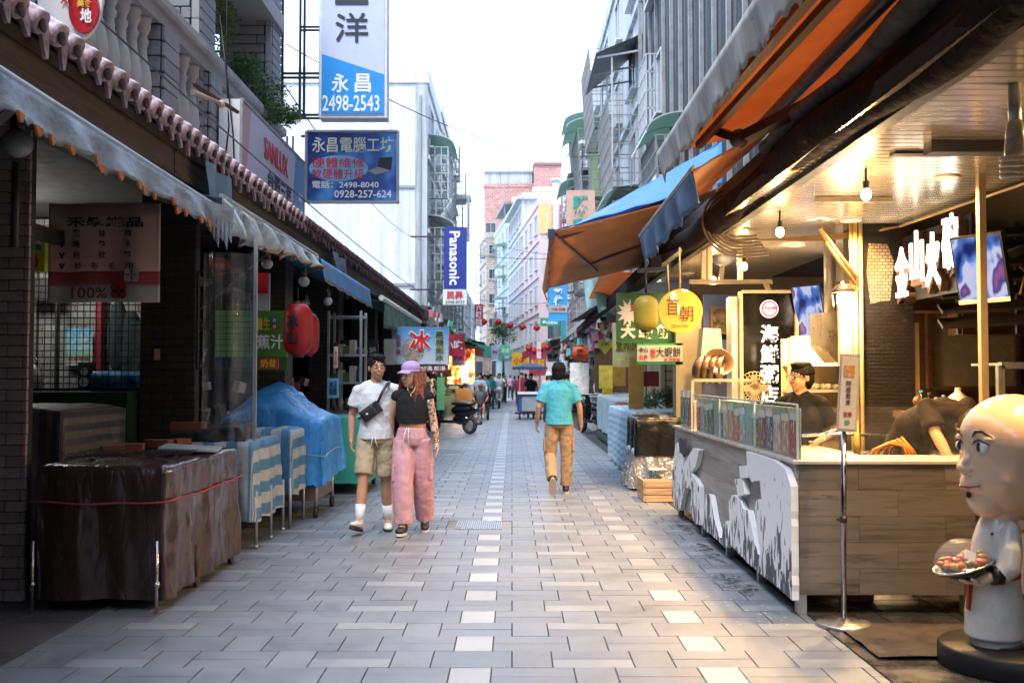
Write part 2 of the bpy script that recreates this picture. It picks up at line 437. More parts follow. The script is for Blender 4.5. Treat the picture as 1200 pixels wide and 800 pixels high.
def wood_mat(name, c, c2, axis='x', scale=1.0, r=.6, knots=.8, orand=.15):
    if name in _m: return _m[name]
    b = NB(name); k = {'x': (.6, 9, 9), 'y': (9, .6, 9), 'z': (9, 9, .6)}[axis]
    oi = b.n('ObjectInfo').outputs['Random']; cx = b.n('CombineXYZ'); b.l(b.math('MULTIPLY', oi, 37.), cx.inputs[0]); b.l(b.math('MULTIPLY', oi, 11.), cx.inputs[2])
    va = b.n('VectorMath'); b.l(b.coord('World'), va.inputs[0]); b.l(cx.outputs[0], va.inputs[1])
    v = b.mapping(va.outputs[0], tuple(a*scale for a in k)); g = b.noise(v, 2.2, 8, .65, .6); fine = b.noise(v, 12, 6, .7)
    cc = b.ramp(g, [(.32, c2), (.5, c), (.7, tuple(min(1, x*1.15) for x in c))])
    cc = b.mix(1, cc, b.ramp(fine, [(.3, .82), (.6, 1.04)]), 'MULTIPLY')
    if knots:
        kk = b.noise(b.mapping(va.outputs[0], (2.6, 2.6, 9) if axis != 'z' else (9, 9, 2.6)), 1.6, 3); cc = b.mix(b.ramp(kk, [(.70, 0.), (.78, knots)]), cc, tuple(x*.35 for x in c2))
    cc = b.mix(1, cc, b.ramp(oi, [(0, 1-orand), (1, 1+orand)]), 'MULTIPLY')
    b.color(cc); b.set(Roughness=r); b.bump(fine, .15, .003); _m[name] = b.m; return b.m
DARKMETAL = M('dark_painted_steel', (.035, .036, .04), r=.5, m=.3, dirt=.5, dc=(.08, .05, .03))
BLACK = M('black_plastic', (.014, .014, .015), r=.35)
RUBBER = M('black_rubber', (.02, .02, .02), r=.8)
STEEL = M('brushed_steel', (.55, .55, .55), r=.28, m=1, var=.05, bump=.05)
GALV = M('galvanised_steel', (.42, .43, .44), r=.45, m=.7, dirt=.3)
WHITEP = M('white_plastic', (.75, .75, .74), r=.35, var=.04)
DARKWOOD = wood_mat('dark_weathered_timber', (.045, .032, .024), (.02, .015, .012), 'y', r=.75)
INK = M('black_sign_ink', (.015, .015, .018), r=.5, bump=0)
RED = M('red_sign_ink', C('#c4232b'), r=.45, bump=0)
WHITEINK = M('white_sign_ink', (.85, .86, .87), r=.45, bump=0, var=.03)
NAVY = M('navy_sign_ink', C('#1d2433'), r=.45, bump=0)

# ------------------------------------------------------------------ ground and pavement
mb = MB(); mb.box(-60, 60, -40, 900, -.4, -.03)
mb.build('ground', M('ground_concrete', (.16, .16, .165), r=.85, vs=2, dirt=.5), kind='structure')
pav = thing('pavement', None, None, (0, 4, 0)); pav['kind'] = 'structure'
mb = MB(); mb.box(-3.02, 1.87, -8, 4.4, -.03, -.004); mb.box(-3.02, 1.87, 4.4, 140, -.03, -.009)
mb.build('joint_bed', GROUT, pav)
U, D = .213, .32
stone = []
for row in range(0, 132):
    y0 = 4.40+row*D; A = row % 2 == 0; alt = (row//2) % 2
    for per in range(-3, 2):
        base = -1.5+per*6 if A else per*6
        segs = [(0, 1, 'w'), (1, 3, 'm'), (3, 4, 'p'), (4, 6, 'm')] if A else [(0, 1, 'p'), (1, 3, 'l' if alt else 'k'), (3, 4, 'p'), (4, 6, 'm')]
        if A: segs = [(0, 1, 'w'), (1, 3, 'm'), (3, 4, 'p'), (4, 6, 'm')]
        for a, b_, t in segs:
            xa, xb = (base+a)*U, (base+b_)*U
            if xb < -2.66+.03 or xa > 1.87-.03: continue
            if t == 'w' and base < -5: t = 'p'
            if t == 'w' and base > 2 and y0 > 7.5: t = 'v'
            xa = max(xa, -2.66); xb = min(xb, 1.87)
            if t in 'wpv': stone.append((xa, xb, y0, y0+D, {'w': 1, 'p': 0, 'v': 3}[t]))
            else:
                h = D/2; lo = 3 if t == 'l' else 2; hi = 3 if t == 'k' else 2
                stone.append((xa, xb, y0, y0+h, lo)); stone.append((xa, xb, y0+h, y0+D, hi))
GR = (-.66, -.0, 10.16, 10.80)
st2_ = []
for (xa, xb, ya, yb, t) in stone:
    if ya > GR[2]-.05 and yb < GR[3]+.05 and xb > GR[0] and xa < GR[1]:
        if xa < GR[0]-.02: st2_.append((xa, GR[0], ya, yb, t))
        if xb > GR[1]+.02: st2_.append((GR[1], xb, ya, yb, t))
    else: st2_.append((xa, xb, ya, yb, t))
stone = st2_
rest = MB(); pm = {i: MB() for i in range(4)}; cnt = 0
for (xa, xb, ya, yb, t) in stone:
    g = .004 if xb-xa > .05 else .001; gy = .0016; z = rnd.uniform(-.0012, .0012)
    vis = abs((xa+xb)/2)*1200/ya < 640+60
    c = ((xa+xb)/2, (ya+yb)/2, z-.01); s = (xb-xa-2*g, yb-ya-2*gy, .02)
    if cnt < 296 and vis and ya > 4.7:
        piece('paver', unit_box(PAV[t], .012), pav, c, s, (rnd.uniform(-.003, .003), rnd.uniform(-.003, .003), 0)); cnt += 1
    else:
        x0, x1, y0, y1 = c[0]-s[0]/2, c[0]+s[0]/2, c[1]-s[1]/2, c[1]+s[1]/2
        rest.cur = t
        rest.add([(x0, y0, z), (x1, y0, z), (x1, y1, z), (x0, y1, z), (x0-.0006, y0-.0006, -.02), (x1+.0006, y0-.0006, -.02), (x1+.0006, y1+.0006, -.02), (x0-.0006, y1+.0006, -.02)],
                 [(0, 1, 2, 3), (4, 5, 1, 0), (5, 6, 2, 1), (6, 7, 3, 2), (7, 4, 0, 3)])
rest.build('paver', PAV, pav, kind='stuff')
far = MB(); far.box(-3.02, 3.0, 4.40+132*D, 150, -.02, 0); far.build('road', brick_mat('far_paving', C('#9a9ea3'), (.12, .12, .12), .43, .32, 'xz', ms=.01), kind='structure')
# shop floors either side: dark wet stone slabs on the right, concrete on the left
fl = thing('shop_floor', None, None, (3, 6, 0)); fl['kind'] = 'structure'
mb = MB(); mb.box(1.874, 9, -8, 60, -.03, -.012); mb.build('slab_bed', GROUT, fl)
wet = NB('wet_dark_slate'); v = wet.coord('World'); n = wet.noise(v, 3, 7, .7)
cc = wet.ramp(n, [(.3, (.022, .021, .022)), (.6, (.06, .057, .056)), (.8, (.1, .095, .09))]); oi = wet.n('ObjectInfo').outputs['Random']
wet.color(wet.mix(1, cc, wet.ramp(oi, [(0, .75), (1, 1.3)]), 'MULTIPLY')); wet.l(wet.ramp(n, [(.35, .12), (.6, .5)]), wet.b.inputs['Roughness']); wet.bump(wet.noise(v, 20, 6), .4, .004)
for i in range(9):
    for j in range(26):
        x0 = 1.88+i*.45; y0 = 3.6+j*.45
        x1 = x0+.44
        off = .22 if i % 2 else 0
        piece('floor_slab', unit_box(wet.m, .01), fl, ((x0+x1)/2, y0+.22+off, -.012+rnd.uniform(-.001, .001)), (.44, .44, .024))
lf = thing('arcade_paving', None, None, (-3, 6, 0)); lf['kind'] = 'structure'; LSL = M('dark_arcade_slab', C('#4c4c50'), r=.5, orand=.15, dirt=.5, dc=(.02, .02, .02), vs=3)
for i in range(2):
    for j in range(16): piece('floor_slab', unit_box(LSL, .01), lf, (-2.84-.36*i, 3.9+j*.7+.3*i, -.0115), (.35, .69, .02), (rnd.uniform(-.003, .003), 0, 0))
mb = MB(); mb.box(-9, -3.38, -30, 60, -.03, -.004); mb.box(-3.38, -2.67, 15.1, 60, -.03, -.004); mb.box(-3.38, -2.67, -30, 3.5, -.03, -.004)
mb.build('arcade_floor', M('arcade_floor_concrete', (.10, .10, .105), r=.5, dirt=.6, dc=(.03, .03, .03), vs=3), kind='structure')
pudm = NB('water_film'); pudm.color((.03, .025, .02)); pudm.set(Roughness=.08); pudm.l(pudm.ramp(pudm.noise(pudm.coord('World'), 9, 7, .75), [(.46, 0.), (.62, .75)]), pudm.b.inputs['Alpha']); pudm = pudm.m
# puddles and splashed dirt under the counter
mb = MB()
for cx, cy, rx, ry in ((1.62, 7.5, .13, .42), (1.70, 8.8, .07, .5), (1.72, 10.3, .06, .5)):
    pts = [(cx+rx*math.cos(a)*(1+.35*noise.noise(Vector((math.cos(a)*2+cx*9, math.sin(a)*2, cy)))), cy+ry*math.sin(a)*(1+.35*noise.noise(Vector((math.cos(a)*2, math.sin(a)*2+5, cy))))) for a in [i*math.pi/16 for i in range(32)]]
    mb.add([(x, y, .003) for x, y in pts], [list(range(32))])
mb.build('puddle', pudm, kind='structure')
mb = MB()
for i in range(260):
    x = 1.75-abs(rnd.gauss(0, .22)); y = rnd.uniform(6.2, 11)
    s = rnd.uniform(.003, .009); mb.add([(x-s, y-s, .004), (x+s, y-s*.6, .004), (x+s*.7, y+s, .004), (x-s, y+s*.8, .004)], [(0, 1, 2, 3)])
mb.build('crumbs', M('crumb', (.55, .5, .42), r=.7), kind='stuff')
# drain
dr = thing('drain_cover', 'silver slotted drain grate set in the paving near the couple\'s feet', 'drain cover', (-.33, 10.5, 0))
mb = MB(); mb.box(GR[0]+.004, GR[1]-.004, GR[2]+.02, GR[3]-.02, -.03, -.003); mb.build('surround', M('drain_concrete', C('#75787a'), r=.7, dirt=.3), dr)
mb = MB(); 
gx0, gx1 = GR[0]+.09, GR[1]-.1
mb.box(gx0, gx1, 10.2, 10.215, -.02, .004); mb.box(gx0, gx1, 10.745, 10.76, -.02, .004)
mb.build('frame', STEEL, dr)
for i in range(22):
    x = gx0+(gx1-gx0)*(i+.5)/22
    piece('slat', unit_box(STEEL, .1), dr, (x, 10.48, .0), (.013, .53, .012), (0, 0, 0))

# ------------------------------------------------------------------ LEFT ROW: arcade building
def brick_face(parent, x0, x1, z0, z1, y, bw, bh, m, mortar, depth=.03, gap=.006, side=None, ydep=0):
    n = 0; z = z0; r = 0
    while z < z1-.01:
        x = x0-(bw/2 if r % 2 else 0)
        while x < x1-.005:
            a, b = max(x, x0), min(x+bw, x1)
            if b-a > .02:
                piece('brick', unit_box(m, .06), parent, ((a+b)/2, y+rnd.uniform(-.003, .003), z+bh/2), (b-a-gap, depth, bh-gap)); n += 1
            x += bw
        if side is not None:   # face towards the street at x = side, running back in y
            yy = y-(0 if r % 2 else bw/2)
            while yy < y+ydep-.005:
                a, b = max(yy, y+.0), min(yy+bw, y+ydep)
                if b-a > .02:
                    piece('brick', unit_box(m, .06), parent, (side, (a+b)/2, z+bh/2), (depth, b-a-gap, bh-gap)); n += 1
                yy += bw
        z += bh; r += 1
    return n
TAN = M('tan_wall_tile', C('#a08d86'), r=.6, orand=.22, dirt=.4, dc=(.08, .06, .05), vs=4, bump=.4)
MORT = M('dark_mortar', (.03, .028, .027), r=.9)
DKB = M('dark_wall_tile', C('#3d322e'), r=.55, orand=.2, dirt=.5, dc=(.02, .02, .02), bump=.4)
p1 = thing('brick_pillar', 'tan brick clad pillar at the left edge beside the brown tarpaulin', 'pillar', (-3.6, 6.9, 0))
mb = MB(); mb.box(-3.98, -3.285, 6.93, 7.03, 0, 3.3); mb.build('core', MORT, p1)
brick_face(p1, -3.62, -3.27, 0, 3.3, 6.925, .21, .0745, TAN, MORT)
p2 = thing('brick_pillar', 'dark brown brick clad pillar between the mesh window and the plastic sheet', 'pillar', (-3.4, 10.0, 0))
mb = MB(); mb.box(-3.64, -3.1, 10.03, 10.15, 0, 3.3); mb.build('core', MORT, p2)
brick_face(p2, -3.64, -3.1, .9, 3.0, 10.025, .22, .075, DKB, MORT)
tag((lambda m_: (m_.box(-3.5, -3.44, 10.005, 10.012, 1.67, 1.78), m_.build('paper_label', M('yellowed_paper', C('#b09870'), r=.8), p2))[1])(MB()))
for i, Y in enumerate((14.2, 18.6, 23.5, 29.0, 35.5)):
    t = thing('arcade_pillar', ['dark rendered pillar behind the red lanterns', 'dark rendered pillar beside the steel shelf rack', 'dark rendered pillar behind the ice sign', 'grey pillar beside the glowing snack stall', 'farthest grey pillar of the left arcade'][i], 'pillar', (-3.4, Y, 0))
    mb = MB(); mb.box(-3.7, -3.15, Y, Y+.5, .18, 3.3); mb.build('shaft', brick_mat('arcade_pillar_tile', (.06, .052, .048), (.02, .02, .02), .2, .07, 'mix'), t)
    mb = MB(); mb.box(-3.74, -3.11, Y-.04, Y+.54, 0, .18); mb.build('plinth', MORT, t)
# arcade building body
ab = thing('arcade_building', 'low grey arcade building with dark open shopfronts under a tiled eave', 'building', (-6, 8, 0))
DARKW = M('shade_dark_render', (.032, .031, .031), r=.85, dirt=.5, dc=(.015, .015, .015), vs=2)  # the arcade's shade is put into this dark base colour
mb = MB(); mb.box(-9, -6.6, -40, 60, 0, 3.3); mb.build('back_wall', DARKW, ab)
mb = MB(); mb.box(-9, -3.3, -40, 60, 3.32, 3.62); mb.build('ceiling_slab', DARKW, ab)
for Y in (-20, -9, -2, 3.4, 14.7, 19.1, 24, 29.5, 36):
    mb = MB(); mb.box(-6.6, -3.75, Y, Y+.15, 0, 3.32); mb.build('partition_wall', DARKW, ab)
ACM = M('ac_case', (.6, .6, .58), r=.5)
GRW = M('grey_tile_cladding', C('#8d9094'), r=.6, orand=.12, dirt=.35, dc=(.1, .1, .1), bump=.5, bs=90)
GRS = M('granite_cladding', C('#9b9ea1'), r=.55, vs=60, var=.3, bump=.2)
JNT = M('dark_joint', (.03, .03, .032), r=.9)
# upper storey
mb = MB(); mb.box(-9, -4.7, -40, 14.25, 3.62, 9); mb.build('upper_wall', wall_mat('upper_grey_render', C('#6e7073'), .5), ab)
mb = MB(); mb.box(-4.7, -3.25, -8, 14.25, 3.62, 3.75); mb.build('balcony_floor', GRS, ab)
def clad_column(x0, x1, y0, y1, z0, z1, step=.125):
    mb = MB(); mb.box(x0+.01, x1-.01, y0+.012, y1, z0, z1); mb.build('column_core', JNT, ab)
    z = z0; r = 0
    while z < z1:
        s = (x0+.09, x1-.09)
        cut = s[1]-.11 if r % 2 == 0 else s[1]-.01
        for a, b in ((s[0], cut), (cut, s[1])):
            if b-a > .04: piece('cladding_stone', unit_box(GRW, .05), ab, ((a+b)/2, y0, z+step/2), (b-a-.012, .03, step-.014))
        if r % 4 == 0:
            for a in (x0+.042, x1-.042): piece('corner_stone', unit_box(GRS, .03), ab, (a, y0, z+step*2), (.078, .034, step*4-.01))
        if x1 > -3.6:
            piece('cladding_stone', unit_box(GRW, .05), ab, (x1-.004, (y0+y1)/2, z+step/2), (.03, y1-y0-.04, step-.014))
        z += step; r += 1
clad_column(-3.95, -3.27, 10.6, 11.15, 3.75, 8.0)
clad_column(-3.95, -3.25, 13.7, 14.25, 3.75, 8.0)
clad_column(-4.25, -3.3, 5.3, 5.9, 3.75, 8.0)
mb = MB(); mb.box(-4.7, -3.2, 11.15, 14.25, 6.32, 6.55); mb.build('lintel', GRS, ab)
mb = MB(); mb.box(-4.68, -4.62, 11.3, 13.6, 3.76, 6.3); mb.build('balcony_door', M('dark_window_glass', (.02, .022, .025), r=.12, var=.4), ab)
mb = MB(); mb.box(-4.6, -4.56, 11.15, 11.6, 5.0, 5.5); mb.box(-4.6, -4.2, 12.9, 13.3, 4.9, 5.3)
mb.build('air_conditioner', M('ac_case', (.6, .6, .58), r=.5), ab)
# balustrade: rail, piers, balusters
mb = MB()
mb.prism([(-.16, 0), (.12, 0), (.14, .03), (.14, .10), (.10, .14), (-.16, .14)], (-3.3, 3.1, 4.86), basis((1, 0, 0), (0, 0, 1)), 22.3)
mb.build('balcony_rail', M('balcony_granite', C('#a3a6a9'), r=.5, dirt=.45, dc=(.09, .09, .095), vs=2, bump=.3), ab)
mb = MB(); mb.box(-3.44, -3.22, -8, 14.25, 4.74, 4.86); mb.build('rail_bed', GRS, ab)
mb = MB(); mb.box(-3.42, -3.24, -8, 14.25, 3.75, 3.86); mb.build('rail_plinth', GRS, ab)
bal = MB(); prof = [(.085, 0), (.085, .05), (.06, .07), (.055, .1), (.08, .2), (.088, .28), (.075, .38), (.045, .52), (.038, .60), (.055, .64), (.055, .67), (.04, .69), (.045, .72), (.07, .78), (.07, .83), (.08, .84), (.08, .88)]
bal.lathe(prof, n=14); bme = bal.mesh('baluster', M('cast_stone', C('#b3b4b4'), r=.75, dirt=.5, dc=(.22, .2, .18), ds=5, bump=.4))
piers = (-4.5, -1.2, 2.0, 4.55, 7.25, 9.5, 10.95, 13.95)
for a in piers:
    mb = MB(); mb.box(-3.45, -3.21, a-.22, a+.22, 3.86, 4.74); mb.build('pier', JNT, ab)
    if a > 4:
        for k in range(6):
            piece('cladding_stone', unit_box(GRW, .05), ab, (-3.2, a, 3.93+k*.145), (.03, .42, .13)); piece('cladding_stone', unit_box(GRW, .05), ab, (-3.33, a-.225, 3.93+k*.145), (.22, .03, .13))
for a, b in zip(piers, piers[1:]):
    n = int((b-a-.5)/.24)
    for i in range(n):
        y = a+.25+(b-a-.5)*(i+.5)/n
        if y > 3: piece('baluster', bme, ab, (-3.33, y, 3.86))
        elif i % 1 == 0: piece('baluster', bme, ab, (-3.33, y, 3.86))
# eave with tiles
er = thing('tiled_eave', 'long eave of pink glazed tiles over a weathered brown board on the left', 'eave', (-2.9, 10, 3.3))
mb = MB(); mb.prism([(-2.62, 3.36), (-3.35, 3.78), (-3.35, 3.70), (-2.62, 3.28)], (0, 10, 0), FRONT, 100); mb.build('roof_deck', DARKWOOD, er)
FAS = wood_mat('weathered_fascia', (.12, .085, .062), (.05, .038, .03), 'y', r=.8, knots=.4)
for k in range(17):
    y = -8+k*4
    mb = MB(); mb.box(-2.70, -2.655, y+.01, y+3.99, 3.09, 3.30); mb.build('fascia_board', FAS, er)
mb = MB(); mb.box(-3.4, -2.70, -40, 60, 3.2, 3.27); mb.build('soffit', DARKW, er)
TILE = M('pink_glazed_tile', C('#cfb0b6'), r=.3, var=.3, vs=14, dirt=1, dc=C('#4a2329'), ds=8, bump=.5, orand=.2, coat=.4)
TILE2 = M('pale_drip_tile', C('#a08a8e'), r=.5, var=.35, vs=18, dirt=.9, dc=C('#4d2c31'), ds=12, orand=.25)
TILE3 = M('old_maroon_tile', C('#6c474a'), r=.5, var=.4, vs=14, dirt=.6, dc=C('#3a2226'), ds=16, orand=.25)
def tile_mesh(m):
    mb = MB(); d = Vector((-.73, 0, .42)).normalized(); a = -d*.13
    mb.tube([a, a+d*.03, a+d*.40], [(.07, .066), (.076, .072), (.066, .06)], 14, ref=(0, 1, 0))
    mb.tube([a+d*.27, a+d*.52], [(.062, .06), (.056, .052)], 10, ref=(0, 1, 0))
    mb.tube([a+d*.5, a+d*.84], [(.062, .06), (.056, .052)], 10, ref=(0, 1, 0))
    mb.cur = 1; mb.ell(a-d*.002+Vector((0, 0, -.004)), (.016, .05, .046), 12, 6)
    return mb.mesh('roof_tile', [m, M('maroon_tile_disc', C('#3c1c22'), r=.5, var=.4, vs=20)])
def drip_mesh(m):
    mb = MB(); mb.prism([(-.055, .04), (-.05, -.02), (-.036, -.07), (-.024, -.12), (-.012, -.15), (.012, -.15), (.024, -.12), (.036, -.07), (.05, -.02), (.055, .04)], (.035, 0, 0), basis((0, 1, 0), (-.12, 0, 1)), .022)
    mb.prism([(-.1, .0), (.1, 0), (.1, .75), (-.1, .75)], (.0, 0, .0), basis((0, 1, 0), (-.73, 0, .42)), .02)
    return mb.mesh('drip_tile', m)
t1, t2, t3, t4 = tile_mesh(TILE), drip_mesh(TILE2), tile_mesh(TILE3), drip_mesh(TILE3)
for i in range(190):
    y = 3.6+i*.225
    if y > 46: break
    old = y > 12.5
    j = rnd.uniform(-.008, .008)
    piece('roof_tile', t3 if old else t1, er, (-2.62+j, y, 3.455), (1, 1, 1), (rnd.uniform(-.1, .1), 0, rnd.uniform(-.09, .09)))
    piece('drip_tile', t4 if old else t2, er, (-2.585+j, y+.112, 3.40), (1, 1, rnd.uniform(.75, 1.15)), (rnd.uniform(-.12, .12), rnd.uniform(-.1, .1), 0))
# ---------- awnings of the left row
VAL = M('weathered_blue_valance', C('#8f9aa6'), r=.5, var=.35, vs=7, dirt=.75, dc=C('#3f4650'), ds=4, bump=.5, bs=9, bd=.02, stretch=(1, .6, 1.4), tl=.25)
VAL2 = M('clear_plastic_valance', C('#aeb6ba'), r=.2, var=.35, vs=6, dirt=.6, dc=C('#30343a'), ds=5, bump=.6, bs=7, bd=.03, tl=.3, coat=.5)
VALB = M('blue_canvas', C('#5f93c6'), r=.6, var=.15, vs=4, dirt=.25, dc=C('#39566f'), tl=.25)
VALG = M('faded_green_canvas', C('#6f8d80'), r=.6, var=.2, vs=5, dirt=.5, dc=C('#37483f'), tl=.25)
ORP = M('orange_trim', C('#b4652c'), r=.7, var=.3)
def valance(t, x, y0, y1, z0, z1, h0, h1, m, seed=0, ripple=.03, scal=.25, sd=.05, name='valance', trim=None, n=None):
    """hanging strip along the street with scalloped hem"""
    mb = MB(); L = y1-y0
    def fn(u, v):
        y = y0+L*u; zt = z0+(z1-z0)*u-.05*math.sin(math.pi*u*3.0)*ripple*10*.3; h = h0+(h1-h0)*u
        fr = abs(math.sin(math.pi*y/scal)); h += (-sd*fr*(.6+.8*abs(noise.noise(Vector((y*5, seed, 3)))))+.022*noise.noise(Vector((y*21, seed, 0))) if sd else 0)+.02*noise.noise(Vector((y*3, seed, 0)))
        return Vector((x+.10*v*v*0+ripple*v*(math.sin(y*9+seed)+noise.noise(Vector((y*4, v, seed))))+.05*v, y, zt-h*v))
    mb.grid(fn, n or int(L*28), 6)
    o = mb.build(name, m, t); q = o.modifiers.new('Solidify', 'SOLIDIFY'); q.thickness = .004
    if trim:
        mb = MB(); mb.grid(lambda u, v: fn(u, .96+.05*v)+Vector((.004, 0, -.01*v)), int(L*28), 1); mb.build('trim', trim, t)
    return fn
def slope_sheet(t, pts, m, name='canopy', sag=.04, seed=0, nu=24, nv=10, solid=.004):
    """four corners a,b (outer edge) c,d (inner edge)"""
    a, b, c, d = [Vector(p) for p in pts]; mb = MB()
    def fn(u, v):
        p = (a.lerp(b, u)).lerp(d.lerp(c, u), v)
        p.z += -sag*4*v*(1-v)*(.6+.4*math.sin(u*17))+.015*noise.noise(Vector((u*9, v*6, seed)))
        return p
    mb.grid(fn, nu, nv); o = mb.build(name, m, t)
    q = o.modifiers.new('Solidify', 'SOLIDIFY'); q.thickness = solid; return o
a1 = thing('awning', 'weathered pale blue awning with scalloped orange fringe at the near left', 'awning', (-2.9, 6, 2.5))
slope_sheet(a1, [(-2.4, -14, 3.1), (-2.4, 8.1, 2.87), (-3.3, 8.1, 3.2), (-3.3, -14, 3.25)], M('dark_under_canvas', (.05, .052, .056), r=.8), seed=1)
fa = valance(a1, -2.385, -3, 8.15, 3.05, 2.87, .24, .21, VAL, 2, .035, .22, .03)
mb = MB(); mb.tube([(-2.4, -3, 3.05), (-2.4, 2.5, 2.975), (-2.4, 8.15, 2.88)], .022, 8); mb.build('front_bar', M('pale_tube', C('#9fb2c2'), r=.4, dirt=.3), a1)
tri = MB(); tri.prism([(-.045, .012), (.045, .012), (.035, -.008), (.012, -.034), (-.012, -.034), (-.035, -.008)], (0, 0, 0), basis((0, 1, 0), (0, 0, 1)), .015); tm = tri.mesh('fringe_scallop', ORP)
for i in range(26):
    y = 2.6+i*.215; u = (y+3)/11.15; p = fa(u, 1)
    piece('fringe_scallop', tm, a1, p+Vector((.012, 0, .0)), (1, 1, 1), (0, 0, rnd.uniform(-.2, .2)))
mb = MB()      # torn end gathered round the corner
for k in range(5):
    a = Vector((-2.37+.02*k, 8.02+.05*k, 2.88)); mb.add([a, a+Vector((.03, .07, .0)), a+Vector((.02, .03, -.30-.06*(k % 2))), a+Vector((-.05, .02, -.14))], [(0, 1, 2, 3)])
mb.build('torn_end', VAL, a1)
a2 = thing('awning', 'crumpled clear plastic awning with frayed rope hem above the mesh screen', 'awning', (-2.9, 10.5, 2.5))
slope_sheet(a2, [(-2.4, 8.4, 2.98), (-2.4, 12.6, 2.97), (-3.3, 12.6, 3.2), (-3.3, 8.4, 3.22)], VAL2, seed=4)
f2 = valance(a2, -2.39, 8.4, 12.6, 2.99, 2.99, .36, .17, VAL2, 5, .07, .3, .05)
mb = MB(); mb.tube([f2(i/40, 1)+Vector((.01, 0, .012*math.sin(i*2.4))) for i in range(9, 41)], .012, 6); mb.build('hem_rope', M('old_rope', C('#7b5b44'), r=.9, var=.4, vs=30), a2)
mb = MB(); mb.tube([(-2.4, 8.4, 3.0), (-2.4, 12.6, 3.0)], .018, 8); mb.build('front_bar', GALV, a2)
a3 = thing('awning', 'clean blue canvas awning with thin orange hem above the red lanterns', 'awning', (-2.9, 15, 2.5))
slope_sheet(a3, [(-2.4, 12.7, 2.98), (-2.4, 17.1, 2.97), (-3.3, 17.1, 3.2), (-3.3, 12.7, 3.2)], VALB, seed=6)
valance(a3, -2.385, 12.7, 17.1, 2.98, 2.97, .27, .31, VALB, 7, .006, .3, 0, trim=ORP)
mb = MB(); mb.box(-2.375, -2.365, 13.05, 13.45, 2.74, 2.92); mb.build('patch', M('faded_print', C('#a59a7a'), r=.7, var=.4, vs=30), a3)
a4 = thing('awning', 'faded green awning with a rolled white bar above the ice sign', 'awning', (-2.8, 22, 2.5))
slope_sheet(a4, [(-2.3, 18.3, 2.86), (-2.3, 25.5, 2.86), (-3.2, 25.5, 3.1), (-3.2, 18.3, 3.1)], VALG, seed=8)
valance(a4, -2.29, 18.3, 25.5, 2.86, 2.86, .48, .55, VALG, 9, .05, .5, .05)
mb = MB(); mb.tube([(-2.3, 18.0, 2.9), (-2.3, 25.6, 2.88)], .05, 10); mb.build('roller_bar', WHITEP, a4)
for Y0, Y1, m, z, lab in ((26.2, 31.5, M('brown_canvas', C('#5b4438'), r=.8, dirt=.4, tl=.1), 2.95, 'brown canvas awning beyond the ice sign'),
                          (32, 38, M('dusty_rose_canvas', C('#9c6a66'), r=.8, dirt=.4, tl=.1), 3.0, 'dusty rose awning over the glowing snack stall'),
                          (39, 46, M('orange_brown_canvas', C('#a8692f'), r=.8, dirt=.3, tl=.2), 2.9, 'orange brown awning past the snack stall'),
                          (47, 56, M('sea_green_canvas', C('#6fb3a4'), r=.8, dirt=.2, tl=.3), 3.2, 'sea green awning reaching into the far left street'),
                          (58, 72, M('teal_canvas', C('#58b09c'), r=.8, dirt=.2, tl=.3), 3.6, 'teal awning farthest along the left row')):
    t = thing('awning', lab, 'awning', (-2.6, Y0, 2.5)); xo = -2.2+(.9 if Y0 > 36 else 0)*(Y0-30)/40
    slope_sheet(t, [(xo, Y0, z-.12), (xo, Y1, z-.12), (-3.3, Y1, z+.35), (-3.3, Y0, z+.35)], m, seed=Y0, nu=12, nv=6)
    valance(t, xo, Y0, Y1, z-.12, z-.12, .3, .3, m, Y0, .04, .6, .06, n=24)
# hanging blue cloth and dark brackets
hc = MB(); hc.grid(lambda u, v: Vector((-2.52+.03*math.sin(u*9+v), 8.35+.75*u+.12*v, 3.28-.02*u-(.42+.02*math.sin(u*8))*v)), 16, 8)
o = hc.build('hanging_cloth', M('light_blue_cloth', C('#7d98b3'), r=.7, var=.2, tl=.2), label='short light blue cloth hanging under the tiled eave', cat='cloth')
hc = MB(); hc.grid(lambda u, v: Vector((-2.5+.05*math.sin(u*9+v), 14.2+.9*u+.5*v, 3.25-.02*u-(.5+.05*math.sin(u*8))*v)), 16, 8)
hc.build('hanging_cloth', M('light_blue_cloth', C('#7d98b3')), label='blue cloth strip knotted under the eave above the blue awning', cat='cloth')
for i, (Y, lab) in enumerate(((4.9, 'dark steel brace rising from the left edge above the banner'), (10.4, 'dark steel brace above the wire mesh screen'))):
    mb = MB(); mb.bar((-3.35, Y+.1, 2.15), (-2.5, Y+.1, 2.86), .09, .12); mb.bar((-3.35, Y+.1, 3.0), (-2.42, Y+.1, 2.92), .05, .06)
    mb.build('awning_bracket', DARKMETAL, label=lab, cat='bracket')
mb = MB(); mb.bar((-3.6, 6.4, 2.6), (-3.6, 18, 2.6), .08, .1); mb.build('beam', DARKMETAL, label='dark steel beam running along the left shopfronts', cat='beam')

